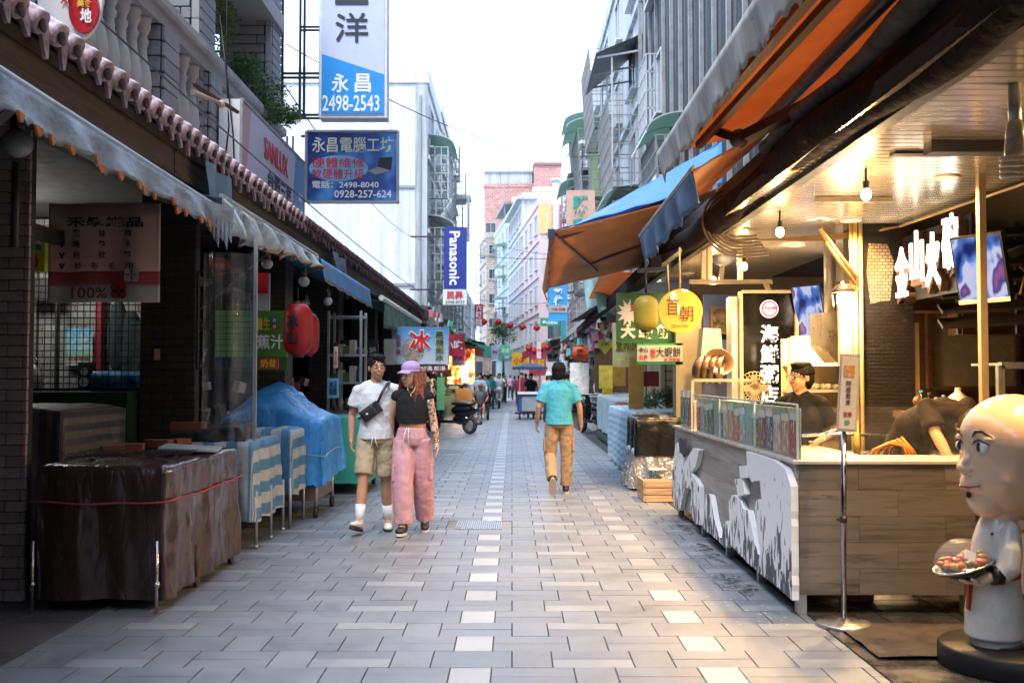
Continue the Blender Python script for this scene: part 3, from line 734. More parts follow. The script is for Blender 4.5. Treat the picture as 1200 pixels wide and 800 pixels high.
# ---------- plants on the balcony
def leaf_crown(name, mat, blobs, nleaf, size, parent, seed=1):
    """many small leaf faces spread through lumpy volumes"""
    rr = random.Random(seed); mb = MB()
    for i in range(nleaf):
        c, r = rr.choice(blobs); c = Vector(c)
        d = Vector((rr.gauss(0, 1), rr.gauss(0, 1), rr.gauss(0, 1))).normalized()
        p = c+Vector((d.x*r[0], d.y*r[1], d.z*r[2]))*(rr.random()**.45)
        s = size*rr.uniform(.6, 1.3); a = Vector((rr.gauss(0, 1), rr.gauss(0, 1), rr.gauss(0, .6))).normalized()
        b = a.cross(Vector((rr.gauss(0, 1), rr.gauss(0, 1), rr.gauss(0, 1)))).normalized()
        mb.add([p, p+a*s+b*s*.32, p+a*s*2, p+a*s-b*s*.32], [(0, 1, 2, 3)])
    return mb.build(name, mat, parent)
def leafmat(name, c):
    if name in _m: return _m[name]
    b = NB(name); isl = b.n('NewGeometry').outputs['Random Per Island']
    cc = b.ramp(isl, [(0, tuple(x*.5 for x in c)), (.5, c), (1, (min(1, c[0]*2.0), min(1, c[1]*1.6), c[2]*1.2))]); b.color(cc); b.set(Roughness=.5)
    t = b.n('BsdfTranslucent'); b.l(cc, t.inputs[0]); x = b.n('MixShader'); x.inputs[0].default_value = .35
    b.l(b.b.outputs[0], x.inputs[1]); b.l(t.outputs[0], x.inputs[2]); b.l(x.outputs[0], b.o.inputs[0]); _m[name] = b.m; return b.m
BARK = M('bark', (.09, .07, .05), r=.9)
s1 = thing('potted_shrub', 'bright yellow green shrub on the balcony in front of the dark doorway', 'shrub', (-3.6, 11.9, 4.2))
leaf_crown('foliage', leafmat('bright_leaf', (.10, .16, .03)), [((-3.55, 11.9, 5.55), (.28, .4, .45)), ((-3.45, 11.6, 5.15), (.2, .3, .3)), ((-3.5, 12.3, 5.85), (.2, .2, .25)), ((-3.5, 11.8, 6.0), (.15, .2, .2))], 2600, .028, s1)
mb = MB(); mb.tube([(-3.6, 11.9, 4.1), (-3.55, 11.9, 4.8), (-3.5, 11.9, 5.6)], [.03, .02, .01], 6); mb.build('stem', BARK, s1)
mb = MB(); mb.lathe([(.12, 0), (.17, .3), (.19, .3), (.15, .28)], (-3.6, 11.9, 3.76)); mb.build('pot', M('terracotta', C('#8a5038')), s1)
s2 = thing('potted_shrub', 'deep green fern like shrub spilling over the end of the balcony rail', 'shrub', (-3.5, 13.3, 4.2))
leaf_crown('foliage', leafmat('deep_leaf', (.055, .12, .035)), [((-3.45, 12.95, 5.3), (.35, .5, .3)), ((-3.25, 13.5, 5.25), (.3, .4, .3)), ((-3.0, 13.6, 5.0), (.18, .2, .15)), ((-3.3, 12.6, 5.35), (.2, .3, .2)), ((-3.15, 13.2, 4.95), (.2, .3, .18))], 4200, .03, s2)
mb = MB(); mb.tube([(-3.5, 13.1, 4.0), (-3.45, 13.1, 4.8), (-3.3, 13.3, 5.3)], [.03, .02, .01], 6); mb.build('stem', BARK, s2)
mb = MB(); mb.lathe([(.12, 0), (.17, .3), (.19, .3), (.15, .28)], (-3.5, 13.1, 3.76)); mb.build('pot', M('terracotta', C('#8a5038')), s2)
def disc_poly(rx, ry, n=28): return [(rx*math.cos(2*math.pi*i/n), ry*math.sin(2*math.pi*i/n)) for i in range(n)]
# ------------------------------------------------------------------ LEFT: signs
LILAC = M('pale_lilac_panel', C('#c2cbe6'), r=.35, var=.04, bump=0)
BRIGHTBLUE = M('bright_blue_panel', C('#1f8fdc'), r=.35, var=.05, bump=0)
sg = thing('shop_sign', 'tall pale lilac and bright blue sign with black characters and a phone number', 'sign', (-2.35, 15, 4))
Y = 15; x0, x1 = PX(372, Y), PX(452, Y); zb, zt = PZ(138, Y), PZ(-75, Y); cx = (x0+x1)/2; W_ = x1-x0
mb = MB(); mb.box(x0, x1, Y, Y+.28, zb, zt); mb.build('case', M('sign_case', (.7, .72, .75), r=.4), sg)
sheet('panel', (cx, Y, (zb+zt)/2), W_-.07, zt-zb-.07, FRONT, LILAC, sg, .01, z=.008)
zc = PZ(136, Y)+.03
hl = (PZ(64, Y)-zc); hr = (PZ(88, Y)-zc)
sheet('blue_panel', (cx, Y, zc), 0, 0, FRONT, BRIGHTBLUE, sg, .008, z=.02, poly=[(-W_/2+.04, 0), (W_/2-.04, 0), (W_/2-.04, hr), (-W_/2+.04, hl)])
for s, (a, b, c, d), m, bo in (('洋', (393, 16, 432, 50), NAVY, .006), ('三', (393, -36, 432, 6), NAVY, .01), ('永', (389, 87, 409, 109), WHITEINK, .02), ('昌', (416, 87, 435, 109), WHITEINK, .02), ('2498-2543', (378, 112, 445, 131), WHITEINK, .012)):
    p, q = P(a, d, Y), P(c, b, Y); text(s, ((p.x+q.x)/2, Y-.027, (p.z+q.z)/2), q.x-p.x, q.z-p.z, FRONT, m, sg, bold=bo)
fr = thing('sign_bracket', 'black steel lattice bracket holding the lilac and blue sign', 'bracket', (-3, 15.1, 4))
mb = MB(); xs = [PX(326, Y), PX(347, Y), PX(352, Y), PX(371, Y)]
for x in xs: mb.bar((x, Y+.14, PZ(136, Y)), (x, Y+.14, PZ(-75, Y)), .035)
for py in (28, 32, 83, 88, 132, 136, -30): mb.bar((xs[0] if py > 80 else xs[1], Y+.14, PZ(py, Y)), (xs[3], Y+.14, PZ(py, Y)), .03)
mb.build('lattice', BLACK, fr)
mb = MB(); mb.bar((xs[0]-.25, Y+.14, PZ(88, Y)), (xs[0], Y+.14, PZ(88, Y)), .03); mb.bar((xs[0]-.25, Y+.14, PZ(134, Y)), (xs[0], Y+.14, PZ(134, Y)), .03); mb.build('wall_arm', BLACK, fr)
# second sign
sg = thing('shop_sign', 'wide navy blue sign with a laptop picture, red characters and phone numbers', 'sign', (-2.3, 15.8, 3.5)); Y = 15.8
x0, x1 = PX(357, Y), PX(466, Y); zb, zt = PZ(237, Y), PZ(154, Y); cx, cz = (x0+x1)/2, (zb+zt)/2
b = NB('navy_blue_glow_print'); s = b.sep(b.coord('Object')); d = b.noise(b.coord('Object'), 1.6, 2)
b.color(b.ramp(d, [(.36, C('#1d2668')), (.5, C('#2b4f9e')), (.62, C('#4a96d6'))])); b.set(Roughness=.35)
mb = MB(); mb.box(x0, x1, Y, Y+.15, zb, zt); mb.build('case', GALV, sg)
sheet('panel', (cx, Y, cz), x1-x0-.06, zt-zb-.06, FRONT, b.m, sg, .01, z=.008)
frame((cx, Y-.01, cz), x1-x0, zt-zb, FRONT, M('sign_frame_grey', (.35, .36, .38), r=.5), sg, .03, .05)
RED2 = M('bright_red_ink', C('#d81e28'), r=.5, bump=0); CREAM = M('cream_sign_ink', C('#d9dcc4'), r=.5, bump=0, var=.03)
for s, (a, b_, c, d), m, bo in (('永昌電腦工坊', (366, 161, 461, 179), CREAM, .012), ('硬體維修', (366, 185, 428, 197), RED2, 0), ('軟硬體升級', (366, 198, 427, 210), RED2, 0), ('電話：2498-8040', (366, 212, 444, 221), WHITEINK, .015), ('0928-257-624', (392, 223, 459, 232), WHITEINK, .015)):
    p, q = P(a, d, Y), P(c, b_, Y); text(s, ((p.x+q.x)/2, Y-.02, (p.z+q.z)/2), q.x-p.x, q.z-p.z, FRONT, m, sg, bold=bo)
p = P(397, 197.5, Y); sheet('pale_glow_print', (p.x, Y, p.z), 0, 0, FRONT, M('pale_glow_print', C('#7fb8dc'), r=.35, bump=0, var=.1), sg, .003, z=.0135, poly=disc_poly(.46, .2, 40))
p = P(445, 196, Y); sheet('laptop_picture', (p.x, Y, p.z), 0, 0, FRONT, M('laptop_print_dark', (.03, .03, .04), bump=0), sg, .004, z=.018, poly=[(-.06, -.1), (.18, -.04), (.2, .16), (0, .14)])
sheet('laptop_picture', (p.x, Y, p.z), 0, 0, FRONT, M('laptop_print_grey', (.3, .3, .3), bump=0), sg, .004, z=.019, poly=[(-.2, -.06), (-.06, -.12), (.18, -.06), (-.02, .0)])
mb = MB(); mb.bar((-3.3, Y+.1, PZ(158, Y)), (x0, Y+.1, PZ(158, Y)), .03); mb.bar((-3.3, Y+.1, PZ(234, Y)), (x0, Y+.1, PZ(234, Y)), .03)
for px in (333, 340): mb.bar((PX(px, Y), Y+.1, PZ(158, Y)), (PX(px, Y), Y+.1, PZ(236, Y)), .025)
mb.build('mounting_arm', BLACK, sg)
# SANLUX
sg = thing('shop_sign', 'pale lilac sign with red latin letters on the balcony front', 'sign', (-2.95, 12.6, 3.7))
x = -2.92; mb = MB(); mb.box(-3.16, x, 10.95, 14.25, 3.66, 4.5); mb.build('case', WHITEP, sg)
grad = NB('lilac_blue_print'); s = grad.sep(grad.coord('World')); f = grad.math('ADD', s[1], grad.math('MULTIPLY', s[2], -.25))
grad.color(grad.ramp(grad.math('DIVIDE', grad.math('SUBTRACT', f, 9.9), 3.3), [(0, C('#b98b93')), (.09, C('#c0828a')), (.1, C('#b4b8cc')), (.8, C('#b9bccb')), (.81, C('#5d83b8')), (1, C('#6a92c8'))])); grad.set(Roughness=.35)
sheet('panel', (x, 12.6, 4.08), 3.24, .78, LEFTFACE, grad.m, sg, .01, z=.006)
frame((x+.004, 12.6, 4.08), 3.3, .84, LEFTFACE, GALV, sg, .03, .03)
text('SANLUX', (x+.02, 12.55, 4.2), 1.25, .26, LEFTFACE, RED, sg, bold=.02)
text('台灣三洋', (x+.02, 12.75, 3.86), 1.3, .24, LEFTFACE, NAVY, sg, bold=.02)
text('永昌', (x+.02, 13.95, 3.95), .2, .12, LEFTFACE, WHITEINK, sg)
cb = MB()
cb.tube([(-3.15, 10.9, 5.4), (-3.05, 10.9, 4.6), (-3.0, 10.93, 4.1), (-2.98, 10.93, 3.7)], .008, 5); cb.tube([(-3.1, 11.0, 7.5), (-3.1, 11.0, 4.9), (-3.05, 10.94, 4.2), (-3.1, 10.94, 3.7)], .008, 5)
cb.build('cable', BLACK, label='thin black cables hanging down past the lilac sign and shrub', cat='cable')
mb = MB(); mb.bar((-3.1, 9.9, 4.35), (-2.9, 10.75, 4.3), .03); mb.build('pole', M('maroon_paint', C('#5a2b30')), label='short maroon rod sticking out of the balusters', cat='rod')
mb = MB(); mb.tube([(-3.05, 9.7, 4.22), (-2.95, 10.25, 4.27)], [.03, .015], 8); mb.ell((-2.95, 10.3, 4.27), .04); mb.build('spotlight', M('beige_plastic', C('#b9a38c')), label='small beige spotlight below the maroon rod', cat='spotlight')
# round sign top-left
sg = thing('round_sign', 'red and white balloon shaped sign with a white character at the top left', 'sign', (-2.75, 6.3, 3.9)); Y = 6.3
p = P(83, 2, Y); sheet('panel', p, 0, 0, FRONT, WHITEP, sg, .03, poly=disc_poly(.2, .27)); p2_ = P(101, 13, Y); sheet('red_panel', p2_, 0, 0, FRONT, M('red_gloss', C('#b5262f'), r=.25), sg, .03, z=.03, poly=disc_poly(.092, .15))
text('地', P(105, 22, Y)+Vector((0, -.055, 0)), .07, .09, FRONT, WHITEINK, sg, bold=.02); text('ARO', P(85, 2, Y)+Vector((0, -.03, 0)), .12, .05, FRONT, RED, sg, bold=.02); text('美食', P(103, 8, Y)+Vector((0, -.055, 0)), .09, .045, FRONT, M('yellow_ink', C('#e2c23a'), bump=0), sg, bold=.02)
# textile banner
bn = thing('shop_banner', 'faded pink and grey cloth banner with red flower, 100% and black characters', 'banner', (-3.4, 8.1, 2)); Y = 8.1
x0, x1 = PX(55, Y), PX(187, Y); zb, zt = PZ(355, Y), PZ(238, Y)
PK = M('faded_pink_print', C('#dcb8ae'), r=.7, var=.08, tl=.15); GY = M('faded_grey_print', C('#cfcac4'), r=.7, var=.08, tl=.15); RD = M('faded_red_print', C('#c05a5c'), r=.7, tl=.15)
def band(py0, py1, m, nm='cloth'):
    mb = MB(); a, b = PZ(py0, Y), PZ(py1, Y)
    mb.grid(lambda u, v: Vector((x0+(x1-x0)*u, Y+.012*math.sin(u*14)+.02*math.sin(u*5), a+(b-a)*v-.004*math.sin(u*9))), 40, 4); o = mb.build(nm, m, bn); q = o.modifiers.new('Solidify', 'SOLIDIFY'); q.thickness = .003
band(238, 318, PK); band(318, 333, RD); band(333, 354, GY)
DI = M('faded_black_print', (.02, .02, .02), r=.7, bump=0)
for s, (a, b_, c, d), m, bo in (('禾學織品', (80, 255, 170, 267), DI, .02), ('100%', (86, 337, 128, 350), M('dull_red_print', C('#8d2f30'), bump=0), .01)):
    p, q = P(a, d, Y), P(c, b_, Y); text(s, ((p.x+q.x)/2, Y-.04, (p.z+q.z)/2), q.x-p.x, q.z-p.z, FRONT, m, bn, bold=bo)
for i, row in enumerate(('蠶絲棉', '睡墊水', '抱枕墊', '紗布毛巾')):
    for j, ch in enumerate(row): text(ch, P([92, 122, 152, 165][j] if len(row) == 3 else [94, 113, 133, 154][j], 274+i*12.6, Y)+Vector((0, -.04, 0)), .055, .058, FRONT, DI, bn, bold=.01)
    text('v', P(75, 275+i*12.6, Y)+Vector((0, -.04, 0)), .05, .05, FRONT, DI, bn, bold=.03)
for cx_, cy_, m, r in ((141, 341, M('dull_red_print', C('#8d2f30')), .036), (156, 322, M('dull_white_print', C('#b5aaa4'), bump=0), .034)):
    for a, b_ in ((-1, -1), (1, -1), (-1, 1), (1, 1)):
        sheet('flower_print', P(cx_, cy_, Y)+Vector((a*r*.75, -.036, b_*r*.75)), 0, 0, FRONT, m, bn, .004, poly=disc_poly(r, r, 14))
# green yellow small sign
sg = thing('shop_sign', 'small green and yellow sign behind the pillar at the left edge', 'sign', (-4.4, 10.4, 2.5)); Y = 9.6
p, q = P(28, 318, Y), P(53, 268, Y); c = (p+q)/2
mb = MB(); mb.box(p.x, q.x, Y, Y+.08, p.z, q.z); mb.build('panel', M('sign_yellow', C('#c9cc2c'), r=.4), sg)
sheet('green_panel', (c.x, Y, c.z+.1), q.x-p.x-.06, .2, FRONT, M('sign_green', C('#2f9e80')), sg, .01, z=.006); sheet('red_panel', (c.x-.03, Y, c.z-.11), .12, .14, FRONT, RED, sg, .01, z=.007, poly=disc_poly(.07, .08))
text('營養', (c.x, Y-.015, c.z+.1), .15, .1, FRONT, WHITEINK, sg, bold=.02); text('鮮', (c.x-.03, Y-.015, c.z-.11), .08, .08, FRONT, WHITEINK, sg, bold=.02)

# ---------- lit room behind the wire screen
rm = thing('shop_room', 'lit white brick room wall behind the wire mesh window', 'room', (-4.6, 11.6, 0))
mb = MB(); mb.box(-6.6, -3.65, 11.6, 11.7, 0, 3.3); mb.build('back_wall', brick_mat('white_painted_brick', C('#9a9a98'), C('#4d4d4c'), .24, .075, 'xz'), rm)
mb = MB(); mb.box(PX(112, 11.5), PX(119, 11.5), 11.48, 11.56, .9, 2.5); mb.build('red_post', M('red_paint', C('#8f1f26')), rm)
mb = MB(); mb.box(-5.55, -5.35, 11.4, 11.5, 1, 3); mb.build('door_frame', M('pale_door', C('#c9cbbd'), r=.4), rm)
mb = MB(); mb.box(PX(64, 11.3), PX(66.5, 11.3), 11.3, 11.38, 1, 3); mb.box(PX(32, 11.3), PX(64, 11.3), 11.3, 11.35, 2.35, 2.6); mb.build('window_bar', DARKMETAL, rm)
po = thing('poster', 'bright blue poster with pink lettering pinned behind the wire screen', 'poster', (-4.6, 11.5, 1.4)); Y = 11.5
p, q = P(76, 428, Y), P(109, 384, Y); b = NB('poster_print'); s = b.sep(b.coord('World'))
b.color(b.mix(.35, b.ramp(b.math('DIVIDE', b.math('SUBTRACT', s[2], p.z), q.z-p.z), [(0, C('#c9dde0')), (.2, C('#6fae58')), (.45, C('#9fd6e6')), (1, C('#3b9fd8'))]), b.ramp(b.noise(b.coord('World'), 20, 4), [(.4, (.1, .4, .5)), (.6, (.8, .8, .7))]))); b.set(Roughness=.4)
mb = MB(); mb.box(p.x, q.x, Y-.004, Y, p.z, q.z); mb.build('paper', b.m, po)
text('夏日好禮', ((p.x+q.x)/2, Y-.01, p.z+.08), .24, .05, FRONT, M('pink_ink', C('#c23a78'), bump=0), po, bold=.02); text('嗨', ((p.x+q.x)/2+.08, Y-.01, q.z-.14), .06, .06, FRONT, WHITEINK, po, bold=.02)
lt = thing('tube_light', 'fluorescent tube lighting the room behind the wire screen', 'lamp', (-5.3, 10.6, 2.9))
mb = MB(); mb.tube([(-5.6, 10.6, 2.95), (-4.6, 10.6, 2.95)], .018, 8); mb.build('tube', M('glowing_tube', (1, 1, 1), emit=8, ec=(1, 1, .95)), lt)
mb = MB(); mb.box(-5.65, -4.55, 10.57, 10.63, 2.97, 3.02); mb.build('fitting', WHITEP, lt)
def lamp(name, kind, loc, energy, color, size=.1, rot=None, parent=None, **k):
    l = bpy.data.lights.new(name, kind); l.energy = energy; l.color = color
    if kind == 'POINT': l.shadow_soft_size = size
    for a, v in k.items(): setattr(l, a, v)
    o = bpy.data.objects.new(name, l); col.objects.link(o); o.location = loc
    if rot: o.rotation_euler = rot
    return o
lamp('tube_light_glow', 'POINT', (-5.1, 10.5, 2.8), 14, (1, .98, .9), .15)
# wire mesh screens
def wire_screen(lab, x0, x1, z0, z1, Y, step, r=.0035, m=None, cat='wire screen'):
    t = thing('wire_screen', lab, cat, ((x0+x1)/2, Y, z0)); mb = MB(); x = x0
    while x <= x1: mb.bar((x, Y, z0), (x, Y, z1), r*2); x += step
    z = z0
    while z <= z1: mb.bar((x0, Y+.006, z), (x1, Y+.006, z), r*2, up=(0, 1, 0)); z += step
    mb.build('mesh', m or BLACK, t)
    frame(((x0+x1)/2, Y, (z0+z1)/2), x1-x0, z1-z0, FRONT, DARKMETAL, t, .025, .025); return t
wire_screen('black wire mesh window screen in front of the lit brick room', -4.9, -3.66, 1.38, 2.75, 10.3, .065)
wire_screen('black wire mesh rack behind the clear plastic sheet', PX(231, 9.6), PX(298, 9.6), PZ(432, 9.6), PZ(318, 9.6), 9.6, .055)
ps = MB(); x0, x1 = PX(236, 9.2), PX(299, 9.2)
ps.grid(lambda u, v: Vector((x0+(x1-x0)*u, 9.2+.05*math.sin(u*7+v*2)+.03*math.sin(u*19), .75+(2.62-.75)*v)), 30, 10)
ps.build('plastic_sheet', glass('cloudy_plastic', (.6, .62, .64), .25, .25, .12), label='cloudy clear plastic sheet hanging in front of the wire rack', cat='plastic sheet')
mb = MB(); mb.bar((x1, 9.2, .7), (x1, 9.2, 2.75), .03); mb.build('pole', GALV, label='slim galvanised pole at the edge of the plastic sheet', cat='pole')
gb = MB(); gb.box(-5.1, -3.66, 9.75, 10.25, 0, 1.36); gb.build('cabinet', M('dark_green_paint', (.008, .05, .022), r=.5, dirt=.3), label='dark green counter under the wire mesh window', cat='cabinet')
drape('tarp', M('bright_blue_tarp', C('#2f7fc0'), r=.35, var=.12, dirt=.1), -4.25, -3.68, 10.35, 10.9, 1.56, 1.3, label='small folded blue tarp lying inside the wire mesh window', cat='tarp', fold=.03, nper=60, ns=6)
rd = thing('radio', 'small black radio on the counter below the poster', 'radio', (-4.6, 10.5, 1.38), world=True)
mb = MB(); mb.box(-4.62, -4.47, 10.9, 11.0, 1.36, 1.66); mb.build('body', BLACK, rd); mb = MB(); mb.tube([(-4.545, 10.895, 1.56), (-4.545, 10.88, 1.56)], .04, 14); mb.tube([(-4.545, 10.895, 1.45), (-4.545, 10.88, 1.45)], .05, 14); mb.build('speaker', GALV, rd)
mb = MB(); pts = [(-5.0+.16*math.cos(a), 10.55, 1.5+.24*math.sin(a)) for a in [i*math.pi/12 for i in range(24)]]; mb.tube(pts, .01, 6, closed=True)
mb.ell((-5.05, 10.6, 1.42), (.2, .06, .25)); mb.build('floor_fan', M('pale_fan_plastic', C('#a7a89f')), label='rounded pale fan housing inside the window beside the left pillar', cat='fan')
cl_ = MB()   # jackets hanging
for i, xx in enumerate((-4.35, -4.2, -4.08)): cl_.ell((xx, 11.3, 1.95-.12*i), (.12, .1, .42)); 
remesh(cl_.build('hanging_jacket', M('dark_teal_cloth', (.03, .045, .05), r=.9), label='dark jackets hanging behind the wire screen right of the red post', cat='jackets', kind=None), .02, 3, .04, .15)

# ---------- covered carts and tables
sdk = stripe_mat('dark_striped_tarp', [(.13, .12, .11), (.05, .06, .08), (.14, .12, .10), (.04, .045, .05)], .22, 0, 'UV', bumpk=.3)
drape('covered_goods', sdk, -4.6, -3.5, 8.0, 9.3, 1.27, .05, label='dark striped tarp covering goods behind the brown tarpaulin', cat='tarp', fold=.05, nf=7, seed=5, topf=lambda x, y: -.12*max(0, (x+3.9))**2*2)
bt = thing('covered_cart', 'street cart wrapped in shiny brown tarpaulin tied with red cord', 'cart', (-2.7, 7.5, 0))
BR = M('shiny_brown_tarpaulin', C('#3e2a25'), r=.24, var=.06, vs=2, coat=.3, crease=.35, cs=5, stretch=(1, 1, .3))
drape('tarpaulin', BR, -3.07, -2.25, 6.66, 8.4, .93, .07, bt, fold=.055, nf=13, seed=3, top=.025, jag=.03, ns=30, nper=340, zbf=lambda x, y: .07)
def ropeloop(x0, x1, y0, y1, z, m, t, r=.006, sag=.0):
    pts = []
    for a, b in (((x0, y0), (x1, y0)), ((x1, y0), (x1, y1)), ((x1, y1), (x0, y1)), ((x0, y1), (x0, y0))):
        for i in range(14): u = i/14; pts.append((a[0]+(b[0]-a[0])*u, a[1]+(b[1]-a[1])*u, z+.004*math.sin(i*.9)-sag*math.sin(u*math.pi)))
    mb = MB(); mb.tube(pts, r, 6, closed=True); return mb.build('cord', m, t)
ropeloop(-3.10, -2.215, 6.63, 8.43, .70, M('red_cord', C('#a33139'), r=.7), bt, .007, .015)
for x, y in ((-2.26, 6.56), (-3.05, 6.56)):
    mb = MB(); mb.tube([(x, y, 0), (x, y, .46)], .011, 8); mb.tube([(x, y, .17), (x, y, .2)], .02, 8); mb.build('leg', STEEL, bt)
for x, y in ((-2.25, 8.3), (-2.25, 7.4)):
    mb = MB(); mb.tube([(x-.03, y, .04), (x+.0, y, .04)], .04, 12); mb.tube([(x-.02, y, .05), (x-.02, y, .3)], .015, 8); mb.build('leg', DARKMETAL, bt)
TC = M('terracotta_brick', C('#7c4636'), r=.8, var=.2, bump=.4)
for i, (px, py, Y, w_, lab) in enumerate(((186, 514, 8.2, .22, 'terracotta block lying near the far end of the brown tarpaulin'), (152, 522, 7.7, .2, 'terracotta block in the middle of the brown tarpaulin'), (132, 527, 7.5, .16, 'leftmost terracotta block on the brown tarpaulin'), (212, 510, 8.3, .13, 'terracotta block nearest the striped tarp on the brown tarpaulin'))):
    p = P(px, py, Y); mb = MB(); mb.obox((p.x, Y, .975), (w_, .1, .06), rotm(20*i-10, 'Z')); mb.build('brick', TC, label=lab, cat='brick')
def grill(lab, c, w, d, n, rot):
    t = thing('grill_rack', lab, 'rack', (0, 0, 0), world=True); t.location = (0, 0, 0); R = rotm(rot, 'Z'); c = Vector(c); mb = MB()
    for i in range(n): x = -w/2+w*i/(n-1); mb.bar(c+R@Vector((x, -d/2, .02)), c+R@Vector((x, d/2, .02)), .005)
    mb.build('bars', BLACK, t); mb = MB()
    for y in (-d/2, d/2): mb.bar(c+R@Vector((-w/2, y, .012)), c+R@Vector((w/2, y, .012)), .009)
    mb.build('rim', BLACK, t)
    WORLD[t.name] = Vector((0, 0, 0)); return t
grill('black wire rack lying across the brown tarpaulin', (-2.62, 7.3, .955), .7, .34, 26, 10); grill('black wire rack at the left end of the brown tarpaulin', (-2.9, 7.1, .955), .35, .3, 14, 30)
mb = MB(); mb.obox((-2.42, 7.75, .97), (.42, .5, .012), rotm(12, 'Z')@rotm(4, 'Y')); mb.build('board', M('grey_white_board', C('#9a9d9e'), r=.4), label='thin white board lying beside the wire rack on the brown tarpaulin', cat='board')
# striped table
ST = stripe_mat('blue_white_woven_tarp', [C('#b9bdbc'), C('#4f86ad')], .20, 0, 'UV', wob=.012, tl=.08, bumpk=.5)
tb = thing('covered_table', 'folding table under a blue and white striped tarp', 'table', (-2.6, 9.3, 0))
drape('tarp', ST, -3.0, -2.28, 9.0, 10.05, .93, .23, tb, fold=.055, nf=8, seed=8, top=.015, jag=.05, nper=200, ns=20)
for x, y in ((-2.25, 9.05), (-2.25, 9.6), (-2.25, 10.1), (-2.9, 9.05)):
    mb = MB(); mb.tube([(x, y, 0), (x, y, .5)], .016, 8); mb.tube([(x, y, 0), (x, y, .03)], .022, 8); mb.build('leg', GALV, tb)
tb2 = thing('covered_table', 'second table end under striped tarp with sideways stripes near the blue cart', 'table', (-2.6, 10.3, 0))
drape('tarp', ST, -3.0, -2.2, 10.25, 10.85, .98, .32, tb2, fold=.03, nf=7, seed=18, top=.015, jag=.04, nper=160, ns=16)
for x, y in ((-2.2, 10.2), (-2.2, 10.85)):
    mb = MB(); mb.tube([(x, y, 0), (x, y, .5)], .016, 8); mb.build('leg', GALV, tb2)
dkn = M('black_net', (.02, .02, .022), r=.6)
drape('net', dkn, -3.05, -2.45, 9.15, 9.85, 1.02, .93, label='crumpled black net spread on the striped table', cat='net', fold=.05, nf=6, seed=2, topf=lambda x, y: .1*max(0, (x+2.9))+.05*(y-9.2))
mb = MB(); mb.obox((-2.93, 9.3, 1.06), (.3, .12, .07), rotm(5, 'Z')); mb.build('brick', TC, label='terracotta block on the black net of the striped table', cat='brick')
# blue tarp cart
bc = thing('covered_cart', 'food cart under a tall bright blue tarp with black casters', 'cart', (-2.4, 11.5, 0))
BT = M('creased_blue_tarp', C('#3a8fd6'), r=.35, tl=.12, crease=.55, cs=6, stretch=(1, 1, .5))
def tp(x, y): 
    k = math.exp(-((x+2.62)/.42)**2-((y-11.5)/.5)**2*.7)
    return .42*k
drape('tarp', BT, -3.1, -2.02, 10.95, 12.1, 1.02, .42, bc, fold=.07, nf=13, seed=14, top=.03, topf=tp, jag=.07, nper=240, ns=30, zbf=lambda x, y: .36+(.1 if x < -2.5 else -.0)+.1*(y-11.2)*(x > -2.1))
mb = MB(); mb.box(-3.05, -2.1, 11.0, 12.05, .18, .7); mb.build('body', M('brown_box_panel', C('#6b5650'), r=.5, dirt=.3), bc)
for x, y in ((-2.1, 11.02), (-2.1, 12.0), (-2.95, 11.02), (-2.95, 12)):
    mb = MB(); mb.tube([(x-.02, y, .06), (x+.02, y, .06)], .06, 16); mb.build('wheel', RUBBER, bc); mb = MB(); mb.tube([(x, y, .08), (x, y, .42)], .02, 8); mb.build('caster_fork', GALV, bc)
ropeloop(-3.16, -1.98, 10.9, 12.16, .66, M('green_cord', C('#7fa38f')), bc, .006, -.05)
# turquoise cabinet
tq = thing('food_cabinet', 'turquoise painted wooden cabinet on wheels behind the strolling couple', 'cabinet', (-2.2, 13.3, 0))
TQ = M('turquoise_paint', C('#2fa08e'), r=.5, dirt=.35, dc=C('#8aa79e'), ds=6)
mb = MB(); mb.box(-2.75, -1.86, 13.2, 14.6, .14, .98); mb.build('body', TQ, tq)
for x in (-2.74, -2.31, -1.88):
    mb = MB(); mb.box(x-.03, x+.03, 13.17, 13.2, .16, .96); mb.build('stile', M('turquoise_dark', C('#27826f')), tq)
sheet('side_panel', (-1.86, 13.9, .56), 1.2, .6, LEFTFACE, M('faded_menu_print', C('#a8b2ae'), var=.3, vs=12, dirt=.4, dc=C('#6d5b50'), ds=14), tq, .01, z=.006)
for x, y in ((-2.65, 13.3), (-1.95, 13.3), (-1.95, 14.5)):
    mb = MB(); mb.tube([(x-.02, y, .07), (x+.02, y, .07)], .07, 14); mb.build('wheel', RUBBER, tq)
# green juice sign, orange sign
gs = thing('shop_sign', 'green sign with yellow and white juice characters beside the red lanterns', 'sign', (-2.7, 11.2, 1.7)); Y = 11.2
x0, x1, zb, zt = PX(252, Y), PX(336, Y), PZ(418, Y), PZ(364, Y)
mb = MB(); mb.box(x0, x1, Y, Y+.05, zb, zt); mb.build('panel', M('leaf_green_panel', C('#4f8f3c'), r=.45, dirt=.2), gs)
mb = MB(); mb.box(x0+.2, x1, Y+.01, Y+.05, zb-.15, zb); mb.build('lower_panel', M('dark_green_panel', C('#2f5a33')), gs)
for s, (a, b_, c, d), m in (('養生', (300, 372, 317, 387), M('yellow_ink', C('#e2c23a'))), ('蕉汁', (301, 392, 333, 409), WHITEINK)):
    p, q = P(a, d, Y), P(c, b_, Y); text(s, ((p.x+q.x)/2, Y-.01, (p.z+q.z)/2), q.x-p.x, q.z-p.z, FRONT, m, gs, bold=.02)
